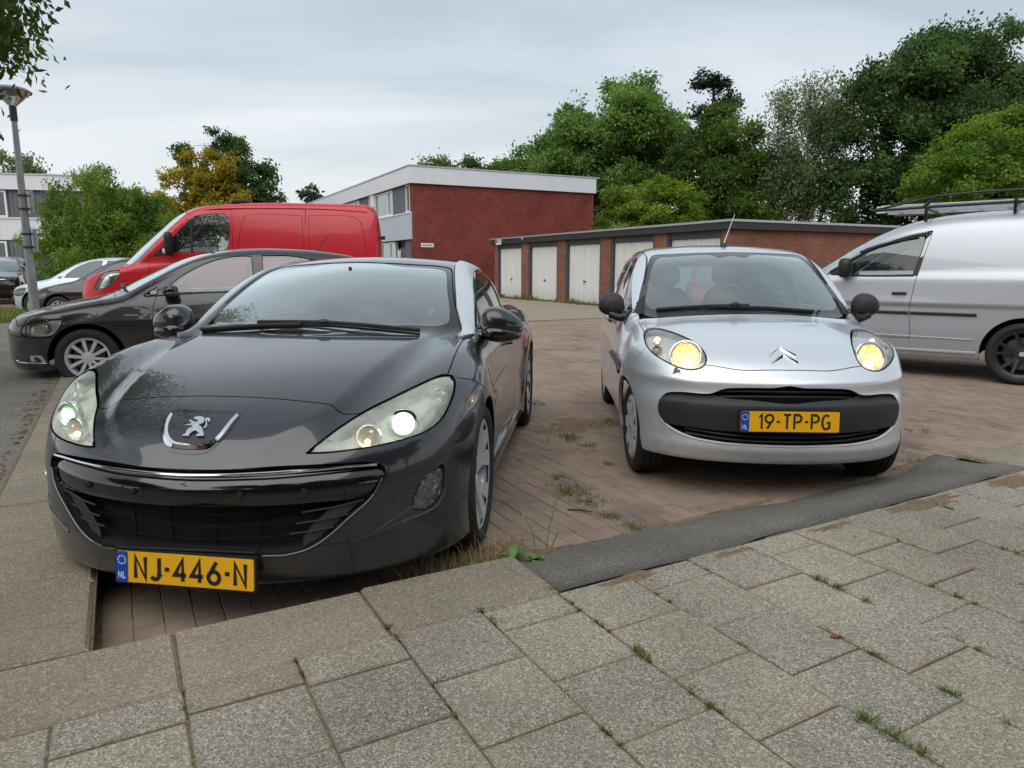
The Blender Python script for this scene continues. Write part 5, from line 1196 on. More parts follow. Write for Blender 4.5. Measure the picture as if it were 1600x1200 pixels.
    # blade under the fog lamps
    for sg in (-1, 1):
        bp = [(.552, .302), (.64, .326), (.72, .350), (.79, .362), (.826, .382), (.846, .43)]
        body_tube(car, 'fog_blade', [(sg*a, b) for a, b in bp], 'front', .006, PM, -.002, bump_o)
        body_tube(car, 'fog_edge', [(sg*a, b) for a, b in ((.56, .306), (.65, .345), (.72, .385), (.745, .40))], 'front', .003, PM, -.0015, bump_o, 6)
    # lamps
    for sg, m in ((1, lambda k: k), (-1, lambda k: k.mirrored())):
        h = lamp_unit(car, m(l_head), sg, .075, M_lens_haze, plain('lamp_silver', (.90, .92, .87), .4, .1, var=.08, scale=40))
        def at(a, z, off): return car.p(*car.surf([(sg*a, z)], 'front', off, 1.2)[0])
        ax = (.93, sg*.25, .05)
        bowl(h, 'main_reflector', at(.705, .718, -.034), ax, .050, .05, plain('green_halo_reflector', (.62, .90, .74), .15, .8), ring=.012)  # reflector tinted green to paint in the xenon's halo
        ball(h, 'xenon_projector', at(.705, .718, -.042), .029, M_xenon if sg > 0 else lamp_mat('xenon_lit_dim', (.80, 1.0, .72), 5.0), (.5, .9, .95))
        ring_piece(h, 'projector_bezel', at(.705, .718, -.026), ax, .037, .056, M_chrome)
        bowl(h, 'side_reflector', at(.595, .690, -.030), ax, .040, .04, M_reflector, ring=.008)
        ball(h, 'side_light', at(.598, .680, -.046), .011, M_halo); ball(h, 'indicator_cap', at(.605, .690, -.05), .016, M_amber)
        bowl(h, 'cornering_reflector', at(.805, .792, -.028), (.8, sg*.5, .2), .030, .03, M_reflector, ring=.006)
        bowl(h, 'indicator_reflector', at(.47, .668, -.020), ax, .020, .02, M_reflector, ring=.004)
        ball(h, 'indicator_bulb', at(.47, .668, -.024), .012, M_lens)
        for q in range(4): body_tube(car, 'lamp_rib', [(sg*(.752+.018*q), .700+.020*q), (sg*(.765+.018*q), .735+.020*q)], 'front', .004, M_reflector, -.03, h, 6, 2, 1.2)
        f = lamp_unit(car, m(l_fog), sg, .030, M_lens, facet_chrome(), name='fog_lamp')
        bowl(f, 'fog_reflector', at(.808, .468, -.018), (.8, sg*.3, .35), .028, .02, M_chrome, ring=.006)
        ball(f, 'fog_bulb', at(.808, .468, -.03), .012, M_lens)
        body_tube(car, 'fog_divider', [(sg*.765, .45), (sg*.80, .42), (sg*.825, .43)], 'front', .004, M_lamp_grey, -.012, f, 6)
        # door mirror
        t = MB()
        def wp(x, y, z): return (x*(1-.25*sg*y)-.35*max(0, sg*y)*.6, y, z*(1-.30*max(0, sg*y))-.12*sg*y+.18*(z > 0)*z*(1-sg*y))
        blob(t, car.p(1.54, sg*.935, .985), (.085, .115, .080), 2.5, 26, 18, wp)
        mo = t.build('door_mirror', PM, root, smooth=True, auto=80)
        t = MB(); t.tube([car.p(1.55, sg*.80, .925), car.p(1.53, sg*.88, .93), car.p(1.51, sg*.95, .945)], [.035, .026, .022], 10); t.build('mirror_arm', M_gloss_black, mo, smooth=True)
        t = MB(); blob(t, car.p(1.534, sg*.935, .940), (.088, .108, .045), 2.6, 22, 12, wp); t.build('mirror_base', M_gloss_black, mo, smooth=True)
        # side details
        body_tube(car, 'window_trim', [(1.50, .970), (2.0, .972), (2.6, .976), (3.27, .982)], 'side', .006, M_gloss_black, .0, None, 6, 6) if sg > 0 else None
        t = MB(); Q = car.surf([(2.35, .80), (2.50, .805), (2.62, .81)], 'side', .03); Q[:, 1] *= sg; t.tube(car.loc(Q), [.008, .011, .008], 8)
        Q2 = car.surf([(2.36, .80), (2.61, .81)], 'side', .0); Q2[:, 1] *= sg
        for a, b in zip(car.loc(Q2), (car.loc(Q)[0], car.loc(Q)[-1])): t.tube([a, b], .008, 6)
        t.build('door_handle', PM, root, smooth=True)
        Q = car.surf([(1.18, .742), (1.26, .742), (1.26, .722), (1.18, .722)], 'side', .004); Q[:, 1] *= sg; MB().add(car.loc(Q), [(0, 1, 2, 3)]).build('side_repeater', M_amber, root)
        car_sill = MB(); Q = [(s_, yy*sg, zz) for s_ in (1.34, 3.18) for yy, zz in ((.86, .165), (.905, .19), (.90, .27), (.84, .28))]
        car_sill.hexa([car.p(*q) for q in Q]); car_sill.build('sill', PM, root, bevel=.015, smooth=True)
        make_wheel(root, car.p(.96, sg*.80, .336), sg, .336, .235, .252, 'rcz')
        make_wheel(root, car.p(3.556, sg*.80, .336), sg, .336, .235, .252, 'rcz')
    arch_liner(car, .96, .335, .366, .55, .90); arch_liner(car, 3.556, .335, .366, .55, .90, 'wheel_arch')
    # plate, wipers, floor, cabin
    licence_plate(root, lambda u, v, d: car.p(-.010-d+v*.10-u*.04, u, .243+v-.008*u), 'NJ-446-N', w=.0138)
    t = MB(); t.box((car.ax-.045, -.25, .31), (car.ax-.0, .26, .318)); t.build('plate_mount', M_black, root, bevel=.002)
    wiper(car, 'wiper', [(-.60, .952), (-.3, .975), (-.05, .985)], .022, .010); wiper(car, 'wiper', [(-.30, .988), (.10, .990), (.56, .956)], .026, .011)
    ball(root, 'wiper_joint', car.p(*car.surf([(.06, .992)], 'front', .03, 1.9)[0]), .022, M_black, (1, 1.6, .6))
    t = MB(); t.box((car.ax-4.1, -.64, .19), (car.ax-.42, .64, .235)); t.build('underbody', M_shell, root)
    interior(car, 1.28, .945, None, .70, 1.3, rows=((2.35, .36),), floor=.22)
    return car
coupe = build_coupe()
# ---------------------------------------------------------------- silver three-door city car
def build_city_car():
    c = c1_curves()
    def extra_side(s, a, z):
        q = np.hypot(s-.66, z-.285); q2 = np.hypot(s-3.0, z-.285)
        return .016*bump(q, .36, .08)+.016*bump(q2, .36, .08)-.018*bump(z, .52, .12)*step(s, 1.0, 1.3)*(1-step(s, 2.4, 2.7))
    def extra_top(s, a): return .016*(1-step(a, .40, .60))*step(s, .1, .3)*(1-step(s, .7, 1.0))+.012*bump(a, .74, .09)*step(s, .3, .5)*(1-step(s, .9, 1.2))
    def extra_nose(a, z): return -.012*bump(z, .675, .03)+.010*bump(z, .60, .05)*(a < 2)-.010*bump(z, .30, .035)
    c['extra_side'] = extra_side; c['extra_top'] = extra_top; c['extra_nose'] = extra_nose
    F = make_field(c); car = Car('city_car', (1.535, 4.38, 0), (.055, .9985), .66, F); root = car.root
    tag(root, 'small silver hatchback with round amber-lit headlights and yellow plate 19-TP-PG', 'car')
    PM = paint('paint_silver', (.68, .72, .77), metal=.55, rough=.36, flake=.08, dirt_amt=.35)
    sk = body_skin(F, .80, 2.7, .60, ns=110, nf=100, nr=22, nt=120)
    S = lambda k: (k.V[:, 0], k.V[:, 1], k.V[:, 2])
    def cut(k, d, g=0.0):
        if g == 0: return k.cut(d(*S(k)))
        ins, rest = k.cut(d(*S(k))+g); _, out = rest.cut(d(*S(rest))-g); return ins, out
    for sa in (.66, 3.0): _, sk = cut(sk, lambda s, y, z: np.maximum(np.hypot(s-sa, z-.285)-.325, .45-y))
    _, sk = cut(sk, lambda s, y, z: z-.215-.02*np.clip(s-.6, 0, 1)*0)
    screen = [(-.1, .955), (.35, .955), (.56, .958), (.655, .972), (.694, 1.005), (.678, 1.08), (.645, 1.17), (.605, 1.265), (.562, 1.352), (.535, 1.376), (.40, 1.387), (0, 1.398), (-.1, 1.398)]
    g_front, sk = cut(sk, lambda s, y, z: np.maximum(np.maximum(poly_sdf(y, z, screen), .860+.30*y*y-s), s-2.0), .002)
    win = [(1.12, 1.00), (1.12, 1.00), (1.30, 1.13), (1.52, 1.27), (1.72, 1.345), (2.0, 1.36), (2.16, 1.352), (2.16, 1.352), (2.12, 1.0), (2.12, 1.0)]
    g_side, sk = cut(sk, lambda s, y, z: np.maximum(poly_sdf(s, z, win), .35-y), .002)
    win2 = [(2.20, 1.01), (2.20, 1.01), (2.24, 1.345), (2.24, 1.345), (2.55, 1.32), (2.78, 1.25), (2.88, 1.12), (2.80, 1.04)]
    g_side2, sk = cut(sk, lambda s, y, z: np.maximum(poly_sdf(s, z, win2), .35-y), .002)
    rearw = [(-.1, .93), (.45, .93), (.56, .97), (.55, 1.15), (.50, 1.30), (.40, 1.335), (-.1, 1.345)]
    g_rear, sk = cut(sk, lambda s, y, z: np.maximum(poly_sdf(y, z, rearw), 2.85-s), .002)
    head = [(.718, .832), (.712, .875), (.685, .900), (.62, .908), (.54, .895), (.470, .869), (.430, .838), (.414, .80), (.419, .768), (.440, .742), (.48, .727), (.525, .724), (.578, .735), (.64, .762), (.69, .793)]
    l_head, sk = cut(sk, lambda s, y, z: np.maximum(poly_sdf(y, z, head), s-1.1), .0035)
    mouth = [(-.1, .645), (.10, .645), (.235, .643), (.335, .634), (.40, .606), (.43, .601), (.56, .600), (.63, .585), (.666, .54), (.673, .484), (.652, .433), (.60, .387), (.514, .355), (.415, .340), (.284, .332), (0, .328), (-.1, .328)]
    op, sk = cut(sk, lambda s, y, z: np.maximum(poly_sdf(y, z, mouth), s-.6))
    shell = sk
    hp = smooth_curve([(0, .093), (.2, .100), (.42, .16), (.6, .22), (.8, .4)], .02)
    hood, sk = cut(sk, lambda s, y, z: np.maximum(np.maximum(hp(y)-s, y-.705), np.maximum(s-(.852+.30*y*y), .70+.15*step(y, .40, .47)-z)), .0022)
    cowl, sk = cut(sk, lambda s, y, z: np.maximum(np.maximum(.852+.30*y*y-s, s-1.16), np.maximum(y-.695, .90-z)), .001)
    bl = smooth_curve([(.1, .95), (.36, .95), (.43, .80), (.52, .72), (.64, .62)], .010)
    bumper, sk = cut(sk, lambda s, y, z: np.maximum(np.maximum(z-np.where(y < .42, .90, bl(s)), np.where(y < .42, s-hp(y), -1)), s-.66), .002)
    door_p = [(1.0, .30), (.98, .6), (1.06, .985), (2.16, .99), (2.19, .7), (2.08, .30)]
    door, sk = cut(sk, lambda s, y, z: np.maximum(poly_sdf(s, z, door_p, False), .5-y), .0024)
    fend, sk = cut(sk, lambda s, y, z: np.maximum(np.maximum(s-1.0, z-.975), np.maximum(.55-y, .1-z)), .002)
    car.obj('body', both(sk), PM, wall=.02); car.obj('hood', both(hood), PM, wall=.02); car.obj('cowl', both(cowl), M_matt, off=-.018)
    bo = car.obj('front_bumper', both(bumper), PM, wall=.025)
    for m in (lambda k: k, lambda k: k.mirrored()):
        car.obj('fender', m(fend), PM, wall=.02); car.obj('door', m(door), PM, wall=.02)
        car.obj('side_window', m(g_side), M_glass, wall=.01, off=-.004); car.obj('rear_side_window', m(g_side2), M_glass, wall=.01, off=-.004)
    car.obj('inner_shell', both(shell).offset(-.022), M_shell)
    vis = [(-.1, 1.018), (.50, 1.012), (.615, 1.018), (.640, 1.05), (.625, 1.12), (.59, 1.225), (.545, 1.32), (.51, 1.355), (.40, 1.368), (.13, 1.376), (.11, 1.362), (-.1, 1.362)]
    clear, frit = cut(g_front, lambda s, y, z: poly_sdf(y, z, vis))
    ws = car.obj('windscreen', both(clear), M_screen, off=-.003); car.obj('windscreen_border', both(frit), plain('frit_grey', (.05, .052, .056), .25, coat=.5), ws, .008, -.003)
    car.obj('rear_window', both(g_rear), M_glass, wall=.01, off=-.003)
    # chevron badge
    for dz in (.0, -.032):
        t = MB()
        for sg in (-1, 1):
            q = [(0, .842+dz), (sg*.070, .806+dz), (sg*.070, .797+dz), (0, .828+dz)]
            A = car.surf(q, 'front', .001, .9); mid = car.surf([(0, .836+dz), (sg*.070, .8015+dz)], 'front', .013, .9)
            t.add(car.loc(A)+car.loc(mid), [(0, 1, 5, 4), (4, 5, 2, 3), (1, 2, 5), (0, 4, 3)])
        t.build('badge_chevron', M_chrome, root)
    # bumper strip, upper slot, lower grille
    gb = car.obj('grille_back', both(op).offset(-.07), M_shell, wall=-.07)
    up = [(-.1, .640), (.235, .637), (.335, .627), (.40, .604), (.34, .582), (.2, .574), (-.1, .573)]
    slot, rest = cut(op, lambda s, y, z: poly_sdf(y, z, up))
    strip, lowg = cut(rest, lambda s, y, z: .402+.012*step(y, .3, .62)-z)
    sb = both(strip); V = sb.V.copy(); N = sb.N.copy(); q = np.clip((V[:, 2]-.40)/.20, 0, 1)
    V[:, 0] += .004+.022*step(q, .72, .95)-.012*step(q, .0, .1)*(1-step(q, .65, .78)); N[:, 2] += .75*step(q, .70, .80)-.12; N /= np.linalg.norm(N, axis=1, keepdims=True)
    car.obj('bumper_strip', Skin(V, N, sb.T), M_plastic, wall=.03)
    for zz in (.620, .596): body_tube(car, 'grille_slat', [(-.36, zz-.004), (-.2, zz+.002), (0, zz+.003), (.2, zz+.002), (.36, zz-.004)], 'front', .0065, M_black, -.03, gb)
    for zz in (.378, .353): body_tube(car, 'grille_slat', [(-.54, zz+.018), (-.3, zz), (0, zz-.004), (.3, zz), (.54, zz+.018)], 'front', .006, M_black, -.022, gb)
    lip = [(-.672, .50), (-.652, .433), (-.60, .387), (-.514, .355), (-.415, .340), (-.284, .332), (0, .328), (.284, .332), (.415, .340), (.514, .355), (.60, .387), (.652, .433), (.672, .50)]
    body_tube(car, 'bumper_lip', lip, 'front', .007, PM, -.002, bo)
    # lamps
    t_ = NT('halogen_reflector_glow'); vo = t_.n('ShaderNodeTexVoronoi', {'Scale': 75.0}); t_.l(t_.coord(), vo.inputs['Vector'])
    t_.set(color=(.95, .66, .30), metal=.9, rough=.22, emit=t_.ramp(vo.outputs['Color'], [(.2, (.25, .12, .03)), (.5, (.75, .42, .13)), (.8, (1.0, .78, .45))]), estr=.85); t_.bump(vo.outputs['Distance'], .6, .01); M_hal = t_.m  # emission paints the bulb's reflected light onto the reflector facets
    for sg, m in ((1, lambda k: k), (-1, lambda k: k.mirrored())):
        h = lamp_unit(car, m(l_head), sg, .045, glass('clear_lens', (.98, .98, .97), 0.0, .9, dirt=.30, gain=.9, haze=(.95, .95, .93)) if sg > 0 else MATS['clear_lens'], plain('lamp_pale', (.84, .85, .86), .35, .2, var=.08, scale=40))
        def at(a, z, off): return car.p(*car.surf([(sg*a, z)], 'front', off, 1.2)[0])
        ax = (.90, sg*.22, .25)
        bowl(h, 'main_reflector', at(.520, .797, -.014), ax, .074, .06, M_hal, 36)
        ring_piece(h, 'lamp_bezel', at(.520, .797, -.012), ax, .076, .094, M_reflector)
        ball(h, 'main_bulb', at(.520, .785, -.045), .022, M_halogen)
        for q in range(7):
            a0 = .46+.02*q; z0 = .772-.004*abs(q-3)
            t = MB(); t.tube([at(a0, z0-.030, -.045), at(a0, z0+.028-.004*abs(q-3), -.05)], .0055, 6); t.build('reflector_flute', M_reflector, h, smooth=True)
        bowl(h, 'side_reflector', at(.640, .868, -.02), ax, .020, .02, M_reflector, ring=.004); ball(h, 'side_light', at(.640, .868, -.026), .008, M_halo)
        bowl(h, 'indicator_reflector', at(.668, .822, -.02), (.7, sg*.6, .2), .026, .025, M_lamp_grey, ring=.004); ball(h, 'indicator_bulb', at(.668, .820, -.022), .016, M_amber)
        t = MB()
        def wp(x, y, z): return (x, y*(1-.10*z), z*(1-.12*sg*y))
        blob(t, car.p(1.20, sg*.868, 1.035), (.072, .090, .080), 2.25, 26, 18, wp); mo = t.build('door_mirror', plain('black_mirror_plastic', (.022, .023, .025), .55, var=.25, scale=300, bump=.3), root, smooth=True, auto=80)
        t = MB(); t.tube([car.p(1.16, sg*.88, .970), car.p(1.14, sg*.82, .948), car.p(1.13, sg*.765, .955)], [.026, .028, .036], 10); t.build('mirror_arm', M_black, mo, smooth=True)
        t = MB(); Q = car.surf([(1.05, .985), (1.06, .90), (1.19, 1.10), (1.13, .985)], 'side', .006); Q[:, 1] *= sg; t.add(car.loc(Q), [(0, 1, 3, 2)]); t.build('mirror_sail', M_black, root)
        Q = car.surf([(1.04, .58), (1.5, .59), (2.05, .60)], 'side', .008); Q[:, 1] *= sg; t = MB()
        for q in resample(Q, 6): pass
        t.tube(car.loc(resample(Q, 6)), .016, 8); t.build('side_moulding', M_black, root, smooth=True)
        Q = car.surf([(.93, .72)], 'side', .004); Q[:, 1] *= sg; ball(root, 'side_repeater', car.loc(Q)[0], .02, M_lens, (1.3, .5, .8))
        Q = car.surf([(1.93, .86), (2.08, .865)], 'side', .022); Q[:, 1] *= sg; t = MB(); t.tube(car.loc(Q), .013, 8); t.build('door_handle', M_black, root, smooth=True)
        # rain channel along the roof
        P = np.array([(s_, sg*(w_), z_) for s_, w_, z_ in ((1.30, .635, 1.22), (1.55, .585, 1.36), (2.0, .57, 1.42), (2.6, .55, 1.40), (3.0, .53, 1.35))])
        Q = car.surf(np.stack([P[:, 0], P[:, 1]], 1), 'top', .001); MB().tube(car.loc(resample(Q, 6)), .006, 6).build('roof_seam', M_black, root, smooth=True)
        make_wheel(root, car.p(.66, sg*.692, .285), sg, .285, .165, .198, 'cover', R(4)); make_wheel(root, car.p(3.0, sg*.692, .285), sg, .285, .165, .198, 'cover')
    arch_liner(car, .66, .285, .322, .5, .755); arch_liner(car, 3.0, .285, .322, .5, .77)
    licence_plate(root, lambda u, v, d: car.p(-.024-d+v*.05, u-.005, .472+v), '19-TP-PG', gap=.019, w=.0108)
    wiper(car, 'wiper', [(-.58, .995), (-.28, 1.022), (.0, 1.030)], .022, .010); wiper(car, 'wiper', [(-.25, 1.02), (.10, 1.012), (.42, .988)], .024, .010)
    ball(root, 'wiper_joint', car.p(*car.surf([(-.09, 1.028)], 'front', .03, 1.9)[0]), .022, M_black, (1, 1.3, .8))
    ball(root, 'washer_jet', car.p(*car.surf([(.47, 1.0)], 'front', .008, 1.9)[0]), .010, M_black, (1, 1.2, .8))
    t = MB(); b = Vector(car.p(*car.surf([(1.72, .01)], 'top', .0)[0])); t.tube([b, b+Vector((0, 0, .03))], [.024, .010], 10); a = t.build('aerial', M_black, root, smooth=True)
    t = MB(); t.tube([b+Vector((0, 0, .02)), b+Vector((-.27, .14, .26))], [.0045, .002], 6); t.build('aerial_rod', M_alloy, a)
    Q = car.surf([(-.588, .725), (-.575, .735), (-.568, .716), (-.560, .722), (-.560, .690), (-.566, .706), (-.585, .700), (-.60, .694)], 'front', .001, 1.0)
    MB().add(car.loc(Q), [tuple(range(8))]).build('paint_chip', plain('chip_grey', (.10, .10, .10), .8), root)
    t = MB(); t.box((car.ax-3.3, -.58, .235), (car.ax-.34, .58, .27)); t.build('underbody', M_shell, root)
    interior(car, 1.0, .985, None, .66, 1.3, rows=((2.0, .33), (2.75, .33)), floor=.30)
    t = MB(); blob(t, car.p(1.60, 0, 1.30), (.02, .10, .03), 3); t.build('rear_view_mirror', M_black, root, smooth=True)
    return car
city_car = build_city_car()
# ---------------------------------------------------------------- the other parked vehicles
def std_curves(L, hw, top, gtop, nose, plan, wid, sec, gw, lean, gbow, gcr, tail, bottom, **kw):
    C = smooth_curve
    c = dict(L=L, hw=hw, kt=.09, kf=.08, kg=.06, ku=.04, rbow=.10, gbase=.65)
    c.update(kw)
    for k, v, sg in (('top', top, .05), ('gtop', gtop, .05), ('nose', nose, .03), ('plan', plan, .03), ('wid', wid, .08), ('sec', sec, .05), ('gw', gw, .1), ('glean', lean, .04), ('tail', tail, .04), ('bottom', bottom, .08), ('crown', c.get('crown', [(0, .08), (1, .05), (L, .04)]), .1)): c[k] = C(v, sg)
    c['gbow'] = gbow; c['gcrown'] = gcr; return c
def polo_curves(k=1.0):
    return std_curves(3.97, .84, [(-.3, .40), (-.1, .58), (0, .66), (.1, .725), (.25, .775), (.55, .85), (.9, .92), (1.1, .95), (2, .97), (3, 1.0), (3.97, 1.02)],
        [(.5, .72), (.9, .90), (1.05, .975), (1.4, 1.16), (1.75, 1.325), (2.0, 1.40), (2.3, 1.445), (2.6, 1.46), (3.0, 1.45), (3.4, 1.41), (3.7, 1.35), (3.95, 1.15)],
        [(.1, .10), (.2, .03), (.35, 0), (.55, .0), (.7, .03), (.85, .10)], [(-.2, .015), (0, 0), (.3, .03), (.5, .09), (.65, .18), (.75, .30), (.82, .48), (.87, .7)],
        [(-.5, .835), (.8, .842), (1.6, .835), (2.6, .84), (3.3, .84), (3.97, .76)], [(0, .93), (.2, .96), (.4, .99), (.6, 1.0), (.75, .985), (.9, .955), (1.05, .90)],
        [(.5, .74), (1.1, .78), (2.0, .785), (3.0, .76), (3.9, .68)], [(.6, -.1), (.95, 0), (1.15, .06), (1.3, .12), (1.40, .18), (1.47, .26)], .25, .06,
        [(.1, .12), (.3, .02), (.6, 0), (.9, .04), (1.1, .12), (1.4, .30)], [(-.2, .18), (.3, .17), (2, .17), (3.97, .25)])
def sprinter_curves():
    return std_curves(5.26, .99, [(-.3, .62), (-.1, .84), (0, .94), (.15, 1.04), (.4, 1.13), (.8, 1.225), (1.1, 1.28), (2, 1.33), (5.2, 1.33)],
        [(.10, .95), (.57, 1.19), (.72, 1.32), (1.02, 1.60), (1.37, 1.91), (1.58, 2.08), (1.78, 2.20), (2.03, 2.28), (2.4, 2.315), (2.8, 2.345), (3.5, 2.36), (4.6, 2.35), (5.1, 2.32), (5.3, 2.25)],
        [(.2, .10), (.35, .02), (.5, 0), (.75, .01), (.95, .06), (1.1, .15)], [(-.2, .015), (0, 0), (.4, .03), (.65, .10), (.8, .20), (.9, .33), (.97, .5), (1.03, .8)],
        [(-.5, .96), (.5, .975), (1.2, .99), (4.6, .99), (5.26, .97)], [(0, .96), (.3, .985), (.6, 1.0), (1.0, 1.0), (1.3, .985), (1.5, .97)],
        [(.4, .86), (1.0, .93), (1.6, .955), (2.2, .965), (4.8, .965), (5.26, .95)], [(.6, -.03), (1.25, 0), (1.6, .025), (1.95, .07), (2.15, .12), (2.28, .17), (2.38, .27)], .42, .05,
        [(.2, .10), (.4, .02), (1.0, 0), (1.8, .03), (2.1, .06), (2.4, .16)], [(-.2, .25), (.5, .24), (4.5, .28), (5.3, .35)], kt=.08, kf=.055, kg=.06, gbase=.9, rbow=.02, rbow4=.04)
def caddy_curves():
    return std_curves(4.41, .895, [(-.3, .48), (-.1, .68), (0, .77), (.15, .87), (.4, .955), (.8, 1.03), (1.1, 1.07), (1.6, 1.12), (2, 1.16), (4.4, 1.18)],
        [(.65, .80), (1.05, 1.00), (1.27, 1.13), (1.63, 1.365), (1.93, 1.545), (2.17, 1.655), (2.40, 1.725), (2.75, 1.78), (3.2, 1.805), (3.8, 1.805), (4.3, 1.78), (4.5, 1.70)],
        [(.2, .08), (.3, .02), (.45, 0), (.65, .01), (.85, .06), (1.0, .15)], [(-.2, .015), (0, 0), (.35, .03), (.55, .09), (.7, .18), (.8, .30), (.88, .5), (.93, .75)],
        [(-.5, .88), (.9, .895), (2.0, .89), (3.6, .895), (4.2, .885), (4.41, .86)], [(0, .94), (.25, .97), (.5, 1.0), (.75, 1.0), (1.0, .992), (1.2, .98)],
        [(.4, .78), (1.0, .845), (1.8, .868), (2.6, .872), (4.1, .865), (4.41, .84)], [(.6, -.06), (1.05, 0), (1.3, .035), (1.5, .075), (1.65, .12), (1.75, .19), (1.84, .32)], .22, .05,
        [(.2, .08), (.4, .02), (.9, 0), (1.4, .03), (1.7, .08), (1.85, .2)], [(-.2, .20), (.5, .20), (3.5, .22), (4.41, .28)], kt=.08, kg=.12, gbase=.8, rbow=.03, rbow4=.04)
def wagon_curves():
    return std_curves(4.5, .92, [(-.3, .62), (-.1, .80), (0, .88), (.12, .96), (.4, 1.03), (.9, 1.10), (1.2, 1.13), (2, 1.15), (4.5, 1.17)],
        [(.6, .95), (1.1, 1.13), (1.5, 1.38), (1.9, 1.58), (2.2, 1.66), (2.7, 1.70), (3.5, 1.68), (4.1, 1.60), (4.5, 1.35)],
        [(.2, .08), (.35, .02), (.5, 0), (.75, .0), (.95, .05), (1.1, .12)], [(-.2, .01), (0, 0), (.4, .02), (.65, .07), (.8, .15), (.88, .27), (.93, .45), (.98, .8)],
        [(-.5, .91), (.9, .92), (3.6, .92), (4.5, .86)], [(0, .93), (.25, .96), (.5, 1.0), (.8, 1.0), (1.0, .975), (1.2, .93)],
        [(.6, .80), (1.2, .85), (2.4, .85), (3.8, .82), (4.5, .75)], [(.8, -.05), (1.12, 0), (1.35, .07), (1.55, .15), (1.66, .24)], .22, .05,
        [(.2, .10), (.4, .02), (.9, 0), (1.2, .08), (1.6, .26)], [(-.2, .22), (2, .22), (4.5, .3)])

def parked(name, loc, rear, ax, wb, curves, colour, label, cat, wheels, spine, screen, wins, doors, head, panels=(), grille=None, group=None, tint=M_glass_dark, res=(80, 44, 14, 64), arch=.36, glassm=None, hood_back=1.05, lamp_mat_=None, k=1.0, smax_=2.25):
    """one lofted vehicle with glass, doors, lamps and wheels"""
    F = make_field(curves); car = Car(name, loc, rear, ax, F, k); root = car.root; tag(root, label, cat, group)
    rad, wid_, rim, style, track = wheels
    sk = body_skin(F, *spine, ns=res[0], nf=res[1], nr=res[2], nt=res[3])
    S = lambda k: (k.V[:, 0], k.V[:, 1], k.V[:, 2])
    def cut(k, d, g=0.0):
        if g == 0: return k.cut(d(*S(k)))
        ins, rest = k.cut(d(*S(k))+g); _, out = rest.cut(d(*S(rest))-g); return ins, out
    for sa in (ax, ax+wb): _, sk = cut(sk, lambda s, y, z: np.maximum(np.hypot(s-sa, z-rad)-arch, .45-y))
    _, sk = cut(sk, lambda s, y, z: z-curves['bottom'](s)-.012)
    parts = []
    g_front, sk = cut(sk, lambda s, y, z: np.maximum(poly_sdf(y, z, screen), s-smax_), .003)
    for w in wins:
        g, sk = cut(sk, lambda s, y, z: np.maximum(poly_sdf(s, z, w), .35-y), .004); parts.append(('side_window', g, tint))
    if head:
        l_head, sk = cut(sk, lambda s, y, z: np.maximum(poly_sdf(s, z, head), .25-y), .004)
    if grille:
        gp, sk = cut(sk, lambda s, y, z: np.maximum(poly_sdf(y, z, grille), s-.6), .003); car.obj('grille', both(gp), M_black, wall=.02, off=-.012)
    shell = sk
    hood, sk = cut(sk, lambda s, y, z: np.maximum(np.maximum(.10+.25*y*y-s, y-curves['hw']*.86), np.maximum(s-hood_back-.15*y*y, curves['top'](s)-.13-z)), .003)
    dd = []
    for d_ in doors:
        d, sk = cut(sk, lambda s, y, z: np.maximum(poly_sdf(s, z, d_, False), .4-y), .003); dd.append(d)
    pn = []
    for nm, poly, m_ in panels:
        d, sk = cut(sk, lambda s, y, z: np.maximum(poly_sdf(s, z, poly), .3-y), .003); pn.append((nm, d, m_))
    car.obj('body', both(sk), colour, wall=.02); car.obj('hood', both(hood), colour, wall=.02)
    car.obj('inner_shell', both(shell).offset(-.025), M_shell)
    car.obj('windscreen', both(g_front), glassm or M_screen, wall=.01, off=-.004)
    for sg, m in ((1, lambda k: k), (-1, lambda k: k.mirrored())):
        for d in dd: car.obj('door', m(d), colour, wall=.02)
        for nm, d, m_ in pn: car.obj(nm, m(d), m_ or colour, wall=.015)
        for nm, g, mt in parts: car.obj(nm, m(g), mt, wall=.012, off=-.006)
        if head:
            h = lamp_unit(car, m(l_head), sg, .06, M_lens, lamp_mat_ or M_lamp_grey); ctr = l_head.V.mean(0); 
            bowl(h, 'reflector', car.p(ctr[0]+.02, sg*(ctr[1]-.035), ctr[2]), (.75, sg*.65, .05), .05, .04, M_reflector, 20, ring=.01)
        for sa in (ax, ax+wb): make_wheel(root, car.p(sa, sg*track, rad), sg, rad, wid_, rim, style)
    for sa in (ax, ax+wb): arch_liner(car, sa, rad, arch-.004, .42, curves['hw']-.03)
    return car

def sided(car, pts, off, sg, sub=6):
    Q = car.surf(pts, 'side', off); Q[:, 1] *= sg; return car.loc(resample(Q, sub)) if sub else car.loc(Q)
def side_tube(car, name, pts, r, mat, off=0.0, sides=(1, -1), n=6):
    for sg in sides: MB().tube(sided(car, pts, off, sg), r, n).build(name, mat, car.root, smooth=True)
def side_patch(car, name, pts, mat, off=.003, sides=(1, -1)):
    for sg in sides:
        P = sided(car, pts, off, sg, 0); MB().add(P, [tuple(range(len(P)))]).build(name, mat, car.root)
def mirror_pair(car, s, y, z, rad, mat, foot):
    for sg in (1, -1):
        m = blob(MB(), car.p(s, sg*y, z), rad, 3.0, 20, 12).build('door_mirror', mat, car.root, smooth=True, auto=80)
        MB().tube([car.p(foot[0], sg*foot[1], foot[2]), car.p(s, sg*y, z-rad[2]*.6)], .024, 8).build('mirror_arm', M_black, m, smooth=True)
P_polo = paint('paint_dark_brown_grey', (.019, .018, .021), metal=.35, rough=.30, flake=.3, dirt_amt=.5)
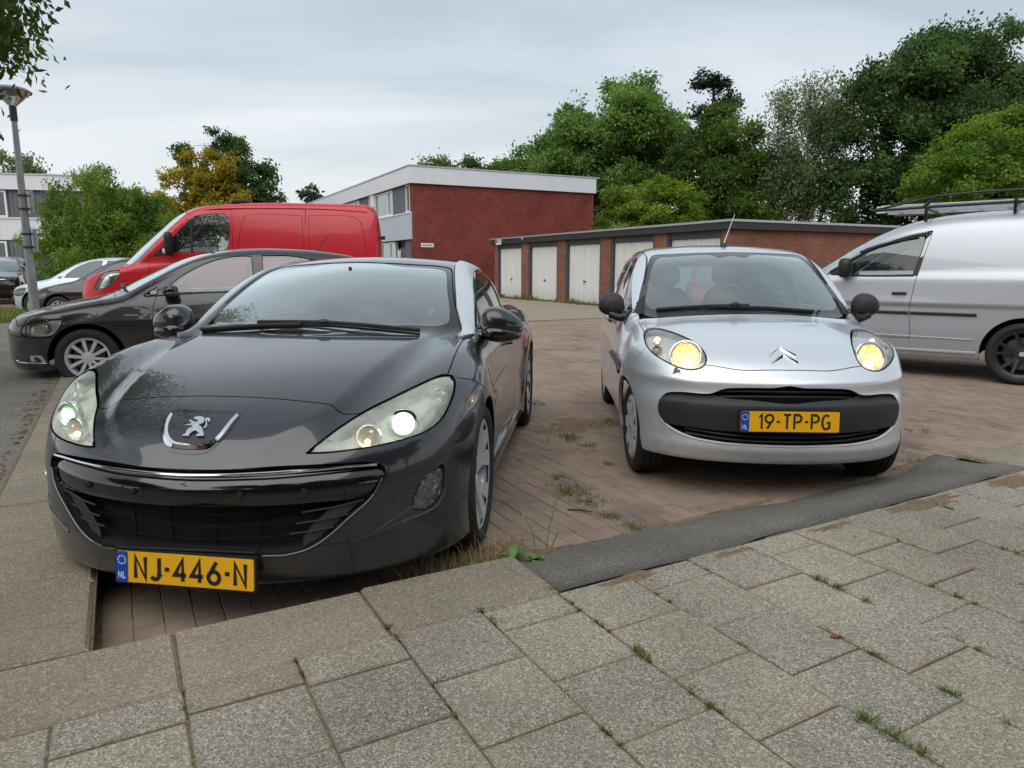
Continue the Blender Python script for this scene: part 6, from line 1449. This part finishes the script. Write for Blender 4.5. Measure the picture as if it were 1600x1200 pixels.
P_red = paint('paint_red', (.50, .004, .018), metal=.0, rough=.35, flake=.03, dirt_amt=.3, coat=.35)
P_silver2 = paint('paint_light_silver', (.47, .485, .53), metal=.5, rough=.38, flake=.06, dirt_amt=.45)
P_ice = paint('paint_ice_blue', (.48, .55, .62), metal=.45, rough=.35, flake=.06)
P_black = paint('paint_black', (.010, .010, .012), metal=.2, rough=.25, flake=.3)
P_hred = paint('paint_hatch_red', (.55, .02, .02), metal=.1, rough=.3, flake=.1)
SCR = [(-.1, .985), (.40, .98), (.60, .975), (.68, .99), (.66, 1.08), (.62, 1.20), (.57, 1.32), (.52, 1.375), (.3, 1.40), (-.1, 1.41)]
W_FRONT = [(1.56, .965), (1.56, .965), (1.80, 1.16), (2.07, 1.295), (2.30, 1.350), (2.49, 1.355), (2.49, 1.355), (2.49, .985), (2.49, .985), (2.0, .965)]
W_QUART = [(1.37, .93), (1.37, .93), (1.535, 1.03), (1.535, 1.03), (1.515, .945), (1.515, .945)]
W_REAR = [(2.60, .99), (2.60, .99), (2.60, 1.36), (2.60, 1.36), (2.95, 1.355), (3.30, 1.28), (3.30, 1.28), (3.42, 1.05), (3.42, 1.05)]
D_FRONT = [(1.49, .30), (1.44, .45), (1.48, .83), (1.535, 1.0), (2.54, 1.0), (2.55, .30)]
D_REAR = [(2.555, .30), (2.545, 1.0), (3.30, 1.02), (3.24, .62), (3.02, .52), (2.98, .30)]
HEADP = [(.235, .555), (.235, .555), (.275, .64), (.46, .70), (.655, .72), (.655, .72), (.60, .61), (.53, .545), (.32, .53)]
def hatch(name, loc, rear, col, label, k=1.0, wins=(W_QUART, W_FRONT, W_REAR), group=None, **kw):
    return parked(name, loc, rear, .83, 2.47, polo_curves(), col, label, 'car', (.302, .185, .205, 'ten', .73), (.9, 3.1, .6), SCR, wins, (D_FRONT, D_REAR), HEADP,
                  grille=[(-.1, .66), (.30, .655), (.42, .64), (.42, .60), (.30, .59), (-.1, .585)], k=k, group=group, **kw)
# dark hatchback behind the coupe
polo = hatch('hatchback', (-4.93, 8.40, 0), (.93, .368), P_polo, 'dark brown-grey hatchback parked side-on beside the coupe, silver ten-spoke wheels', 1.05, lamp_mat_=M_reflector, res=(110, 70, 16, 84), tint=M_glass,
             panels=[('front_bumper', [(-.2, .1), (-.2, .1), (-.2, .52), (.24, .535), (.53, .535), (.72, .55), (.82, .55), (.82, .1), (.82, .1)], None)])
side_patch(polo, 'fog_lamp', [(.31, .342), (.42, .345), (.46, .27), (.315, .285)], M_reflector, .004)
side_tube(polo, 'chrome_line', [(.165, .33), (.185, .275), (.30, .265), (.46, .262)], .006, M_chrome, .004)
side_tube(polo, 'lower_blade', [(.20, .205), (.35, .195), (.54, .205)], .009, M_alloy_dark, .006)
side_patch(polo, 'fender_badge', [(1.20, .745), (1.33, .745), (1.33, .730), (1.20, .730)], plain('badge_grey', (.16, .16, .17), .4, .6), .003)
side_tube(polo, 'window_trim', [(1.40, .925), (1.9, .955), (2.5, .975), (3.4, 1.03)], .008, M_black, .0)
side_tube(polo, 'door_handle', [(2.30, .80), (2.45, .805)], .014, P_polo, .022)
side_patch(polo, 'centre_pillar', [(2.50, .99), (2.50, 1.35), (2.59, 1.355), (2.59, .99)], M_gloss_black, .003)
mirror_pair(polo, 1.66, .92, .985, (.075, .10, .062), M_gloss_black, (1.60, .78, .95))
for sg in (1, -1): blob(MB(), polo.p(1.665, sg*.92, .957), (.076, .102, .035), 3).build('mirror_shell', P_polo, polo.root, smooth=True)
interior(polo, 1.25, .96, None, .64, 1.3, rows=((2.25, .35), (3.05, .35)), floor=.28)
b = Vector(polo.p(*polo.surf([(3.28, .0)], 'top', 0)[0])); a_ = MB().tube([b, b+Vector((-.01, 0, .03))], [.03, .012], 8).build('aerial', M_black, polo.root, smooth=True)
MB().tube([b+Vector((0, 0, .02)), b+Vector((-.14, 0, .19))], .005, 6).build('aerial_rod', M_black, a_)
wiper(polo, 'wiper', [(-.55, .99), (-.2, 1.01), (.1, 1.005)], .03, .012); wiper(polo, 'wiper', [(-.1, 1.01), (.3, 1.005), (.58, .99)], .03, .012)

# red panel van
van = parked('panel_van', (-7.15, 14.0, 0), (.985, .17), 1.0, 3.25, sprinter_curves(), P_red, 'bright red panel van parked behind the dark hatchback', 'van', (.345, .225, .22, 'ten', .86), (1.1, 4.5, .9),
    [(-.1, 1.28), (.6, 1.27), (.84, 1.26), (.91, 1.30), (.89, 1.55), (.845, 1.85), (.78, 2.08), (.66, 2.14), (-.1, 2.17)],
    ([(1.50, 1.46), (1.50, 1.46), (1.79, 1.775), (2.05, 2.04), (2.14, 2.085), (2.57, 2.115), (2.64, 2.06), (2.63, 1.62), (2.54, 1.50), (2.0, 1.465)],), ([(1.34, .50), (1.32, 1.38), (1.40, 1.44), (2.05, 2.12), (2.14, 2.175), (2.70, 2.20), (2.70, .50)],),
    [(.40, .84), (.40, .84), (.52, 1.05), (.64, 1.135), (.86, 1.16), (.86, 1.16), (.84, 1.05), (.74, .935), (.60, .86)],
    panels=[('side_panel', [(2.88, .80), (2.88, 2.02), (2.96, 2.10), (3.88, 2.11), (3.88, 2.11), (3.88, .80), (3.88, .80)], None), ('side_panel', [(3.99, .80), (3.99, .80), (3.99, 2.11), (3.99, 2.11), (4.78, 2.09), (4.88, 2.01), (4.98, 1.3), (4.98, .80), (4.98, .80)], None)],
    grille=[(-.1, 1.0), (.45, .98), (.5, .90), (.45, .70), (-.1, .68)], res=(110, 50, 16, 70), arch=.40, k=1.07, smax_=2.05, tint=M_glass, hood_back=.85, lamp_mat_=M_reflector)
side_tube(van, 'roof_gutter', [(1.95, 2.125), (2.4, 2.20), (3.2, 2.225), (4.2, 2.225), (5.0, 2.18)], .010, P_red, .002)
side_tube(van, 'panel_gap', [(3.935, .60), (3.935, 1.3), (3.935, 2.0), (3.935, 2.22)], .006, M_black, -.002)
side_tube(van, 'window_bar', [(2.03, 1.47), (2.03, 2.02)], .022, M_black, -.004)
side_patch(van, 'mirror_sail', [(1.36, 1.38), (1.62, 1.60), (1.66, 1.42)], M_black, .006)
for sg in (1, -1):
    m = blob(MB(), van.p(1.70, sg*1.09, 1.60), (.06, .10, .20), 4, 20, 12).build('door_mirror', M_black, van.root, smooth=True, auto=80); MB().tube([van.p(1.62, sg*.95, 1.47), van.p(1.69, sg*1.08, 1.48)], .03, 8).build('mirror_arm', M_black, m)
    blob(MB(), van.p(1.64, sg*1.15, 1.475), (.025, .045, .045), 3).build('mirror_indicator', plain('indicator_clear', (.7, .62, .5), .2), m, smooth=True)
for i in range(4): body_tube(van, 'grille_bar', [(-.42, .74+.07*i), (0, .735+.07*i), (.42, .74+.07*i)], 'front', .014, M_chrome, .012)
interior(van, 1.35, 1.42, None, .82, 2, rows=((2.5, .45),), floor=.75)
t = MB(); t.box((van.ax-5.0, -.80, .6), (van.ax-3.0, .80, 1.95)); t.build('cargo_lining', M_shell, van.root)
t = MB(); blob(t, van.p(2.75, .2, 2.37), (.16, .25, .045), 4); t.build('roof_vent', M_black, van.root, smooth=True)
side_patch(van, 'tail_lamp', [(5.10, .95), (5.10, 1.35), (5.20, 1.35), (5.20, .95)], M_red, .004)
MB().box((van.ax-5.31, .78, 1.70), (van.ax-5.22, .92, 1.76)).build('door_hinge', M_black, van.root)

# silver delivery van with roof rack
cad = parked('delivery_van', (3.99, 10.28, 0), (.77, -.638), .88, 2.68, caddy_curves(), P_silver2, 'silver delivery van with black side strip and dark wheels, roof rack on top', 'van', (.318, .205, .235, 'dark', .79), (1.0, 3.7, .75),
    [(-.1, 1.10), (.55, 1.09), (.74, 1.08), (.80, 1.12), (.78, 1.25), (.72, 1.45), (.66, 1.60), (.5, 1.64), (-.1, 1.66)],
    ([(1.62, 1.125), (1.62, 1.125), (1.78, 1.225), (2.02, 1.36), (2.34, 1.49), (2.60, 1.545), (2.60, 1.545), (2.52, 1.12), (2.52, 1.12), (1.93, 1.10)],),
    ([(1.35, .42), (1.45, .95), (1.60, 1.11), (2.00, 1.41), (2.34, 1.535), (2.65, 1.59), (2.545, 1.08), (2.505, .73), (2.54, .42)],),
    [(.20, .62), (.20, .62), (.30, .80), (.60, .88), (.60, .88), (.50, .72)], res=(110, 40, 16, 76), arch=.372, k=1.08, smax_=2.3, tint=M_glass, hood_back=1.1)
side_patch(cad, 'window_frame', [(2.505, 1.11), (2.60, 1.55), (2.645, 1.575), (2.555, 1.10)], M_black, .003)
side_tube(cad, 'window_seal', [(1.66, 1.115), (2.0, 1.10), (2.52, 1.105)], .010, M_black, .002); side_tube(cad, 'window_seal', [(1.64, 1.14), (2.02, 1.375), (2.34, 1.505), (2.62, 1.565)], .013, M_black, .002)
side_patch(cad, 'mirror_sail', [(1.60, 1.115), (1.86, 1.27), (1.90, 1.10)], M_black, .004)
side_tube(cad, 'side_strip', [(1.55, .70), (2.0, .70), (2.50, .70)], .018, M_black, .004); side_tube(cad, 'side_strip', [(2.52, .70), (2.8, .70), (3.14, .70)], .018, M_black, .004)
side_tube(cad, 'sill_crease', [(1.50, .445), (2.3, .445), (3.13, .44)], .010, P_silver2, .0); side_tube(cad, 'sill_edge', [(1.35, .30), (2.3, .295), (3.16, .30)], .018, P_silver2, .0)
side_tube(cad, 'door_handle', [(2.33, .91), (2.47, .912)], .015, M_black, .025); side_tube(cad, 'rain_deflector', [(1.95, 1.36), (2.2, 1.45), (2.52, 1.525)], .016, M_black, .012)
for sg in (1, -1):
    m = blob(MB(), cad.p(1.84, sg*.985, 1.19), (.07, .085, .11), 3.2, 20, 12).build('door_mirror', M_black, cad.root, smooth=True, auto=80); MB().tube([cad.p(1.75, sg*.86, 1.13), cad.p(1.83, sg*.96, 1.12)], .03, 8).build('mirror_arm', M_black, m)
interior(cad, 1.55, 1.10, None, .70, 1.7, rows=((2.62, .40),), floor=.45)
t = MB(); t.box((cad.ax-4.2, -.70, .5), (cad.ax-3.0, .70, 1.42)); t.build('cargo_lining', M_shell, cad.root)
t = MB(); t.box((cad.ax-1.86, -.2, 1.02), (cad.ax-1.66, .15, 1.12)); t.build('blue_bag', plain('bag_blue', (.10, .32, .55), .6), cad.root, bevel=.03, smooth=True)
for s_ in (2.55, 3.35, 4.05):
    zt = float(cad.surf([(s_, .0)], 'top')[0][2]); t = MB(); t.tube([cad.p(s_, -.72, zt+.075), cad.p(s_, .72, zt+.075)], .016, 8)
    t.build('rack_bar', M_black, cad.root, smooth=True)
    for sg in (1, -1): MB().tube([cad.p(s_, sg*.66, zt-.06), cad.p(s_, sg*.70, zt+.08)], .016, 6).build('rack_foot', M_black, cad.root)
for sg in (1, -1):
    zt = 1.80
    MB().tube([cad.p(1.98, sg*.56, zt+.045), cad.p(2.15, sg*.58, zt+.075), cad.p(2.62, sg*.60, zt+.165), cad.p(3.0, sg*.60, zt+.185), cad.p(4.3, sg*.60, zt+.19)], .012, 8).build('rack_rail', M_black, cad.root, smooth=True)
    MB().tube([cad.p(1.98, sg*.56, zt+.04), cad.p(2.6, sg*.60, zt+.055), cad.p(4.3, sg*.60, zt+.08)], .016, 8).build('rack_rail', M_black, cad.root, smooth=True)
    MB().tube([cad.p(2.50, sg*.60, zt+.05), cad.p(2.62, sg*.60, zt+.165)], .018, 8).build('rack_brace', M_black, cad.root, smooth=True)
# aluminium ladder lying in the rack
def on_van(s, y, z): return cad.root.matrix_world @ Vector(cad.p(s, y, z))
cad.root.matrix_world = Matrix.LocRotScale(cad.root.location, cad.root.rotation_euler, cad.root.scale)
lad = empty('ladder', on_van(2.02, .34, 1.825)); lad.rotation_euler = cad.root.rotation_euler; lad.scale = cad.root.scale
tag(lad, 'aluminium ladder lying on the roof rack of the silver delivery van', 'ladder')
M_alu = plain('ladder_aluminium', (.50, .53, .55), .4, .7, var=.1)
for yy in (0.0, -.36):
    MB().box((-2.7, yy-.014, 0), (0, yy+.014, .085)).build('rail', M_alu, lad, bevel=.004)
for i in range(10): MB().tube([(-.15-.27*i, 0, .045), (-.15-.27*i, -.36, .045)], .016, 8).build('rung', M_alu, lad, smooth=True)
MB().box((-.05, -.03, -.005), (.045, .03, .075)).build('end_cap', plain('cap_white', (.6, .6, .58), .5), lad, bevel=.006)

# farther cars
merc = hatch('compact_car', (-10.3, 17.0, 0), (.99, -.05), P_black, 'black compact car with chrome-edged headlight, nose showing left of the red van', 1.06, res=(50, 36, 10, 50), lamp_mat_=M_reflector)
upc = hatch('small_car', (-12.3, 19.2, 0), (.99, -.05), P_ice, 'pale ice-blue small car in the row beyond the red van', 1.07, res=(50, 36, 10, 50), lamp_mat_=M_reflector)
body_tube(upc, 'lamp_frame', [(.30, .30), (.30, .50), (.60, .50), (.60, .30), (.30, .30)], 'front', .02, M_black, .01)
suv = parked('suv', (-19.0, 26.0, 0), (-.42, .91), .9, 2.7, wagon_curves(), P_black, 'black SUV at the left edge in front of the grey house', 'car', (.36, .235, .25, 'dark', .80), (1.0, 3.6, .75),
    [(-.1, 1.18), (.55, 1.17), (.74, 1.16), (.78, 1.22), (.70, 1.42), (.62, 1.56), (.5, 1.60), (-.1, 1.62)], ([(1.62, 1.17), (1.62, 1.17), (2.0, 1.42), (2.4, 1.56), (3.4, 1.54), (4.0, 1.40), (4.0, 1.22), (3.0, 1.18)],), ([(1.45, .35), (1.55, 1.13), (2.6, 1.15), (2.6, .35)],),
    [(.12, .80), (.12, .80), (.30, .88), (.62, .92), (.62, .92), (.5, .82)], grille=[(-.1, .92), (.5, .91), (.55, .85), (.5, .76), (-.1, .75)], res=(50, 36, 10, 50), arch=.41)
body_tube(suv, 'chrome_strip', [(-.55, .86), (0, .865), (.55, .86)], 'front', .014, M_chrome, .01); body_tube(suv, 'lower_strip', [(-.75, .42), (0, .40), (.75, .42)], 'front', .016, M_alloy, .01)
redh = hatch('red_hatchback', (3.95, 12.6, 0), (.22, .975), P_hred, 'red hatchback seen through the windows of the silver hatchback', 1.0, res=(50, 36, 10, 50), lamp_mat_=M_reflector)
# ---------------------------------------------------------------- grass, weeds, small things
L_grass = leaf_mat('grass_green', [(.05, .085, .018), (.10, .15, .03), (.16, .20, .05), (.30, .26, .12)], .3)
L_straw = leaf_mat('grass_straw', [(.20, .14, .05), (.34, .24, .09), (.46, .34, .14), (.55, .44, .22)], .25)
def blades(name, spots, mat, parent=None, h=.06, w=.004, per=14, lean=.6, seed=1, rad=.03):
    g = np.random.default_rng(seed); S = np.repeat(np.array(spots, float), per, 0); m = len(S)
    P = S[:, :3]+np.stack([g.normal(size=m)*rad*S[:, 3], g.normal(size=m)*rad*S[:, 3], np.zeros(m)], 1)
    d = g.normal(size=(m, 2)); d /= np.linalg.norm(d, axis=1, keepdims=True); hh = h*(.4+.9*g.random(m))*S[:, 4]; ln = lean*g.random(m)
    tip = P+np.stack([d[:, 0]*hh*ln, d[:, 1]*hh*ln, hh*(1-.3*ln)], 1); mid = (P+tip)/2+np.stack([np.zeros(m), np.zeros(m), hh*.12], 1)
    s = np.stack([-d[:, 1], d[:, 0], np.zeros(m)], 1)*w
    V = np.stack([P-s, P+s, mid+s*.8, mid-s*.8, tip], 1).reshape(-1, 3); k = np.arange(m)*5
    T = np.concatenate([np.stack([k, k+1, k+2], 1), np.stack([k, k+2, k+3], 1), np.stack([k+3, k+2, k+4], 1)])
    o = mesh_np(name, V, T, mat, parent, False); tone_attr(o.data, np.repeat(g.random(m), 5)); return o
# grass in the joints of the footway
sp = []
for (u, v, n, k) in ((1.33, -1.55, 5, 1.0), (1.34, -1.22, 4, .8), (1.66, -1.42, 3, .7), (1.02, -2.02, 4, .8), (1.32, -1.78, 3, .6), (1.98, -1.25, 4, .8), (1.55, -.98, 5, 1.4), (2.27, -1.62, 6, 1.0), (2.9, -1.75, 4, .8), (3.6, -1.9, 4, .8), (1.98, -.9, 4, 1.0), (2.3, -1.05, 3, .7), (.38, -1.95, 3, .7), (.07, -1.9, 3, .6), (.69, -2.04, 4, .8), (.70, -1.6, 3, .6), (.39, -1.45, 3, .6), (2.58, -1.3, 4, .8), (2.9, -1.0, 4, 1.0), (1.34, -2.0, 4, .7), (4.0, -1.5, 5, 1.0), (1.02, -1.3, 3, .6), (1.66, -.7, 6, 1.1), (3.2, -1.4, 4, .9), (2.0, -1.9, 2, .6), (1.65, -1.78, 3, .6)):
    u = U0+TP*round((u-U0)/TP)
    for q in range(n): sp.append((*uvw(u+random.gauss(0, .003), v+random.gauss(0, .06), ZS-.008), k*.55, k))
tag(blades('joint_grass', sp, L_grass, None, .026, .0014, 34, 1.3, 3, .013), 'short grass growing in the footway joints', 'grass', kind='stuff')
sp = []
for i in range(420):
    i_ = random.randint(-6, 20); u = U0+TP*i_ if random.random() < .7 else random.uniform(-1, 6); v = random.uniform(-2.0, .4); sp.append((*uvw(u+random.gauss(0, .004), v, ZS-.004), .5, .42))
tag(blades('joint_straw', sp, L_straw, None, .022, .0011, 7, 1.8, 5, .012), 'dry straw bits lying in the footway joints', 'grass', kind='stuff')
# dry grass strip along the far kerb, tufts on the bricks
sp = [(*uvw(4.30+1.7*random.random()**1.0, -2.47+random.gauss(0, .035), -.005), 1, 1) for _ in range(230)]
tag(blades('dry_grass_strip', sp, L_straw, None, .055, .002, 22, 1.3, 7, .03), 'strip of dry yellow grass along the far kerb', 'grass', kind='stuff')
sp = []
for (x, y, k, n) in ((.36, 3.95, 1.0, 16), (.42, 3.75, .8, 10), (.43, 5.25, 1.2, 14), (.56, 5.0, .8, 6), (.62, 4.55, .6, 5), (.18, 6.6, 1.0, 8), (.85, 5.8, 1.0, 8), (1.02, 5.6, .9, 6), (.52, 3.55, .6, 10), (.3, 4.25, .6, 8), (2.75, 4.6, .8, 5), (3.0, 5.6, .9, 9), (3.25, 5.5, .7, 6), (.62, 3.35, .7, 12), (.75, 3.2, .8, 16)):
    for q in range(n): sp.append((x+random.gauss(0, .06*k), y+random.gauss(0, .05*k), -.006, k, k))
tag(blades('brick_grass', sp, L_grass, None, .045, .0018, 14, 1.3, 9, .025), 'thin grass growing between the bricks', 'grass', kind='stuff')
# verge and weeds at the garages
sp = [(*uvw(random.uniform(-6.0, -1.0), random.uniform(-24.0, -18.9), .0), 2.2, 1.0) for _ in range(1900)]
tag(blades('verge_grass', sp, leaf_mat('verge_mix', [(.08, .12, .02), (.14, .19, .035), (.26, .25, .08), (.40, .32, .14)]), None, .26, .008, 14, .8, 11, .06), 'unmown grass verge beside the lamp post', 'grass', kind='stuff')
sp = []
for k in range(160):
    a = random.random()*gar_L; p = gar_f(a, .05+abs(random.gauss(0, .10)), -.005); cl = .5+.5*math.sin(a*3.1)*math.sin(a*1.3+1)
    if random.random() < .35+.6*cl: sp.append((*p, 2.0, .5+cl))
tag(blades('garage_weeds', sp, leaf_mat('weed_mix', [(.05, .085, .018), (.10, .15, .03), (.16, .20, .05), (.22, .22, .08)]), None, .16, .012, 12, .9, 13, .06), 'weeds growing along the foot of the garage doors', 'weeds', kind='stuff')
# sandy dirt drifts by the ramp and under the wheel
t = NT('drift_sand'); P_ = world_pos(t); t.set(color=t.ramp(t.noise(60, 6, .7, P_), [(.25, (.09, .065, .04)), (.5, (.22, .165, .105)), (.8, (.33, .26, .17))]), rough=1.0, spec=.1); t.bump(t.noise(90, 6, .75, P_), .9, .01); M_drift = t.m
def drift(name, label, cu, cv, ru, rv, h, seed, z0=-.012):
    g = np.random.default_rng(seed); n, m = 10, 26; V = []
    for i in range(n+1):
        q = i/n
        for k in range(m):
            a = 2*math.pi*k/m; rr = q*(1+.22*math.sin(3*a+seed)+.13*math.sin(7*a+seed*2)); V.append(uvw(cu+ru*rr*math.cos(a), cv+rv*rr*math.sin(a), z0+h*(1-q**1.6)+g.normal(0, .0025 if z0 < 0 else .0006)))
    F = [(i*m+k, i*m+(k+1) % m, (i+1)*m+(k+1) % m, (i+1)*m+k) for i in range(n) for k in range(m)]
    o = mesh_np(name, np.array(V), np.array(F), M_drift, None, True); tag(o, label, 'dirt', kind='stuff')
drift('sand_drift', 'sandy dirt heaped where the ramp meets the bricks', 1.62, -2.56, .40, .11, .030, 1); drift('sand_drift', 'sandy dirt beside the front wheel of the coupe', 1.36, -2.72, .28, .15, .024, 2); drift('sand_drift', 'sandy dirt at the far end of the ramp', 4.25, -2.62, .60, .14, .028, 3)
drift('soil_patch', 'patch of dry brown soil on the bricks between the two cars', .57*FU.x+5.7*FU.y, .57*FV.x+5.7*FV.y, .55, .40, .018, 6)
drift('sand_drift', 'thin sand film along the low edge of the ramp', 2.7, -2.60, .8, .05, .018, 4)
for i_, (a_, b_, c_, d_) in enumerate(((2.15, -1.98, .30, .05), (2.75, -1.97, .42, .07), (3.45, -1.96, .48, .09), (4.2, -1.95, .50, .10), (1.62, -2.0, .16, .035), (3.1, -1.84, .10, .06))):
    drift('sand_film', ('sand spilled on the tiles below the middle of the ramp', 'sand film on the tiles right of the ramp middle', 'wide sand film on the tiles under the right part of the ramp', 'sand film on the tiles at the right end of the ramp', 'small sand film at the left end of the ramp', 'small sand spot on the tiles near the ramp')[i_], a_, b_, c_, d_, .0068, 20+i_, ZS-.0045)
# weeds by the coupe's front wheel
M_weedleaf = plain('weed_leaf', (.085, .20, .025), .45, var=.25, scale=25)
def weed(name, label, x, y, z, leaves, L, seed):
    h = empty(name, (x, y, z)); tag(h, label, 'weed'); g = random.Random(seed)
    for k in range(leaves):
        a = g.uniform(0, 6.28); l = L*g.uniform(.6, 1.1); el = g.uniform(.35, 1.1); w = l*g.uniform(.18, .28); n = 6; mb = MB(); V = []
        for i in range(n+1):
            q = i/n; rr = l*q; zz = l*(math.sin(el)*q-.45*q*q); hw = w*math.sin(math.pi*min(1, q*.92+.08))**.8*(1+.18*math.sin(9*q)); cx, cy = math.cos(a)*rr*math.cos(el), math.sin(a)*rr*math.cos(el)
            V += [(cx-math.sin(a)*hw, cy+math.cos(a)*hw, zz+hw*.25), (cx, cy, zz), (cx+math.sin(a)*hw, cy-math.cos(a)*hw, zz+hw*.25)]
        F = [(i*3+j, i*3+j+1, (i+1)*3+j+1, (i+1)*3+j) for i in range(n) for j in range(2)]; mb.add(V, F).build('leaf', M_weedleaf, h, smooth=True)
weed('dandelion', 'broad-leaved weed beside the front wheel of the dark coupe', .005, 2.93, .02, 9, .11, 1)
weed('dandelion', 'smaller leafy weed at the corner of the ramp', .10, 2.90, .03, 12, .075, 2); weed('dandelion', 'leafy weed half under the bumper of the dark coupe', -.17, 2.86, .01, 7, .08, 3); weed('dandelion', 'small weed at the kerb below the coupe number plate', -.74, 2.50, .03, 10, .045, 4)
sp = [(x+random.gauss(0, .03), y+random.gauss(0, .03), .0, 1, 1) for (x, y) in ((-.30, 2.80), (-.22, 2.86), (-.10, 2.93), (-.02, 3.0), (-.40, 2.74)) for _ in range(5)]
tag(blades('tall_dry_grass', sp, L_straw, None, .15, .0016, 7, 1.1, 15, .03), 'tall dry grass stems below the coupe bumper', 'grass', kind='stuff')
st = empty('grass_stalk', (.16, 3.10, 0)); tag(st, 'tall green grass stalk with seed head beside the coupe wheel', 'grass')
MB().tube([(0, 0, 0), (.01, 0, .10), (.035, 0, .20)], .0022, 6).build('stem', plain('stalk_green', (.16, .20, .06), .6), st); MB().tube([(.033, 0, .19), (.037, 0, .215), (.043, 0, .26)], [.003, .0075, .002], 8).build('seed_head', plain('seed_green', (.26, .32, .09), .8, bump=.8), st, smooth=True)
MB().tube([(-.05, .02, 0), (-.065, .02, .08), (-.10, .02, .15)], .0018, 6).build('stem', MATS['stalk_green'], st); MB().tube([(-.10, .02, .145), (-.115, .02, .17), (-.12, .02, .20)], [.002, .006, .002], 8).build('seed_head', plain('seed_straw', (.45, .36, .18), .8, bump=.8), st, smooth=True)
for (a0, a1, a2) in (((.0, .02, .01), (-.05, .0, .07), (-.13, -.01, .075)), ((.02, -.02, .01), (.05, -.02, .09), (.09, -.04, .10))): MB().tube([a0, a1, a2], [.002, .003, .0008], 4).build('blade', MATS['stalk_green'], st)
# dead leaves and litter
M_dead = plain('dead_leaf', (.20, .075, .03), .85, var=.4, scale=50); me_l = bpy.data.meshes.new('fallen_leaf'); me_l.from_pydata([(-.02, 0, .002), (0, .011, .007), (.024, .002, .003), (.002, -.011, .006)], [], [(0, 3, 2, 1)]); me_l.materials.append(M_dead)
V = []; g = np.random.default_rng(5); L0 = np.array([(-.02, 0, .002), (0, .011, .007), (.024, .002, .003), (.002, -.011, .006)])
pts = [(-.68+abs(g.normal(0, .05))*-1, g.uniform(-9, -3.2)) for _ in range(150)]
for (u, v) in pts:
    a = g.uniform(0, 6.28); k = g.uniform(.5, 1.3); b = uvw(u, v, .098); c, s = math.cos(a)*k, math.sin(a)*k; V += [(b[0]+x*c-y*s, b[1]+x*s+y*c, b[2]+z) for x, y, z in L0]
tag(mesh_np('leaf_litter', np.array(V), np.arange(len(V)).reshape(-1, 4), M_dead, None, False), 'brown leaf litter along the left kerb', 'leaves', kind='stuff')
for i, (u, v, m) in enumerate(((1.92, -1.33, M_dead), (2.62, -1.02, M_dead), (2.58, -1.55, None), (.95, -1.15, M_dead))):
    if i == 2: continue
    o = bpy.data.objects.new('fallen_leaf', me_l); o.location = uvw(u, v, ZS+.001); o.rotation_euler = (0, 0, i*1.3); link(o); tag(o, ('small red-brown fallen leaf on the tiles right of centre', 'small brown leaf near the right edge of the footway', '', 'small brown leaf on the tiles near the bottom centre')[i], 'leaf')
tw = MB().tube([(.30, 3.62, .008), (.36, 3.60, .012), (.43, 3.585, .008)], [.004, .005, .002], 6).build('twig', plain('twig_dark', (.03, .022, .016), .9)); tag(tw, 'short dark twig lying on the bricks between the two cars', 'twig')
# ---------------------------------------------------------------- the street behind the viewer (seen only in the paintwork)
bh = Frame((14, -16), (-1, .05)); hb = empty('brick_terrace', (0, 0, 0)); tag(hb, 'brick terrace across the street behind the viewer', 'house')
bh.box('wall', 0, 40, 0, 8, 0, 5.4, M_brownbrick, hb, uv=True); bh.box('roof', -.2, 40.2, -.2, 8.2, 5.41, 5.9, M_roofblack, hb)
for k in range(6): bh.window(hb, 1.5+k*6.5, 4.5+k*6.5, 3.2, 4.7, -.2, (3+k*6.5,), .08, True, 1); bh.window(hb, 1.5+k*6.5, 4.5+k*6.5, .8, 2.4, -.2, (3+k*6.5,), .08, True, 1)
for i, (x, y, hgt, w) in enumerate(((9.0, -9, 9, 3.2), (-3, -11, 10, 3.4), (20, -6, 9, 3.4), (-15, -4, 9, 3.2), (3.2, -10, 9, 3.2), (14.5, -8, 9, 3.0), (.2, -13, 10, 3.2))):  # last three: unseen trees added to fill bright gaps in the coupe's reflections
    tree('roadside_tree', ('roadside tree behind the viewer on the right', 'roadside tree straight behind the viewer', 'roadside tree far right behind the viewer', 'roadside tree far left behind the viewer', 'unseen tree added to darken reflections, just right of straight behind the viewer', 'second unseen tree added to darken reflections, on the right behind the viewer', 'farthest unseen tree added to darken reflections, straight behind the viewer')[i], (x, y, 0), [(x, y, hgt*.66, w, w, hgt*.32), (x+w*.5, y, hgt*.5, w*.8, w*.8, hgt*.25)], 9000, .24, L_dark, 120+i, .2, group='trees behind the viewer', spread=.4, limbs=7)
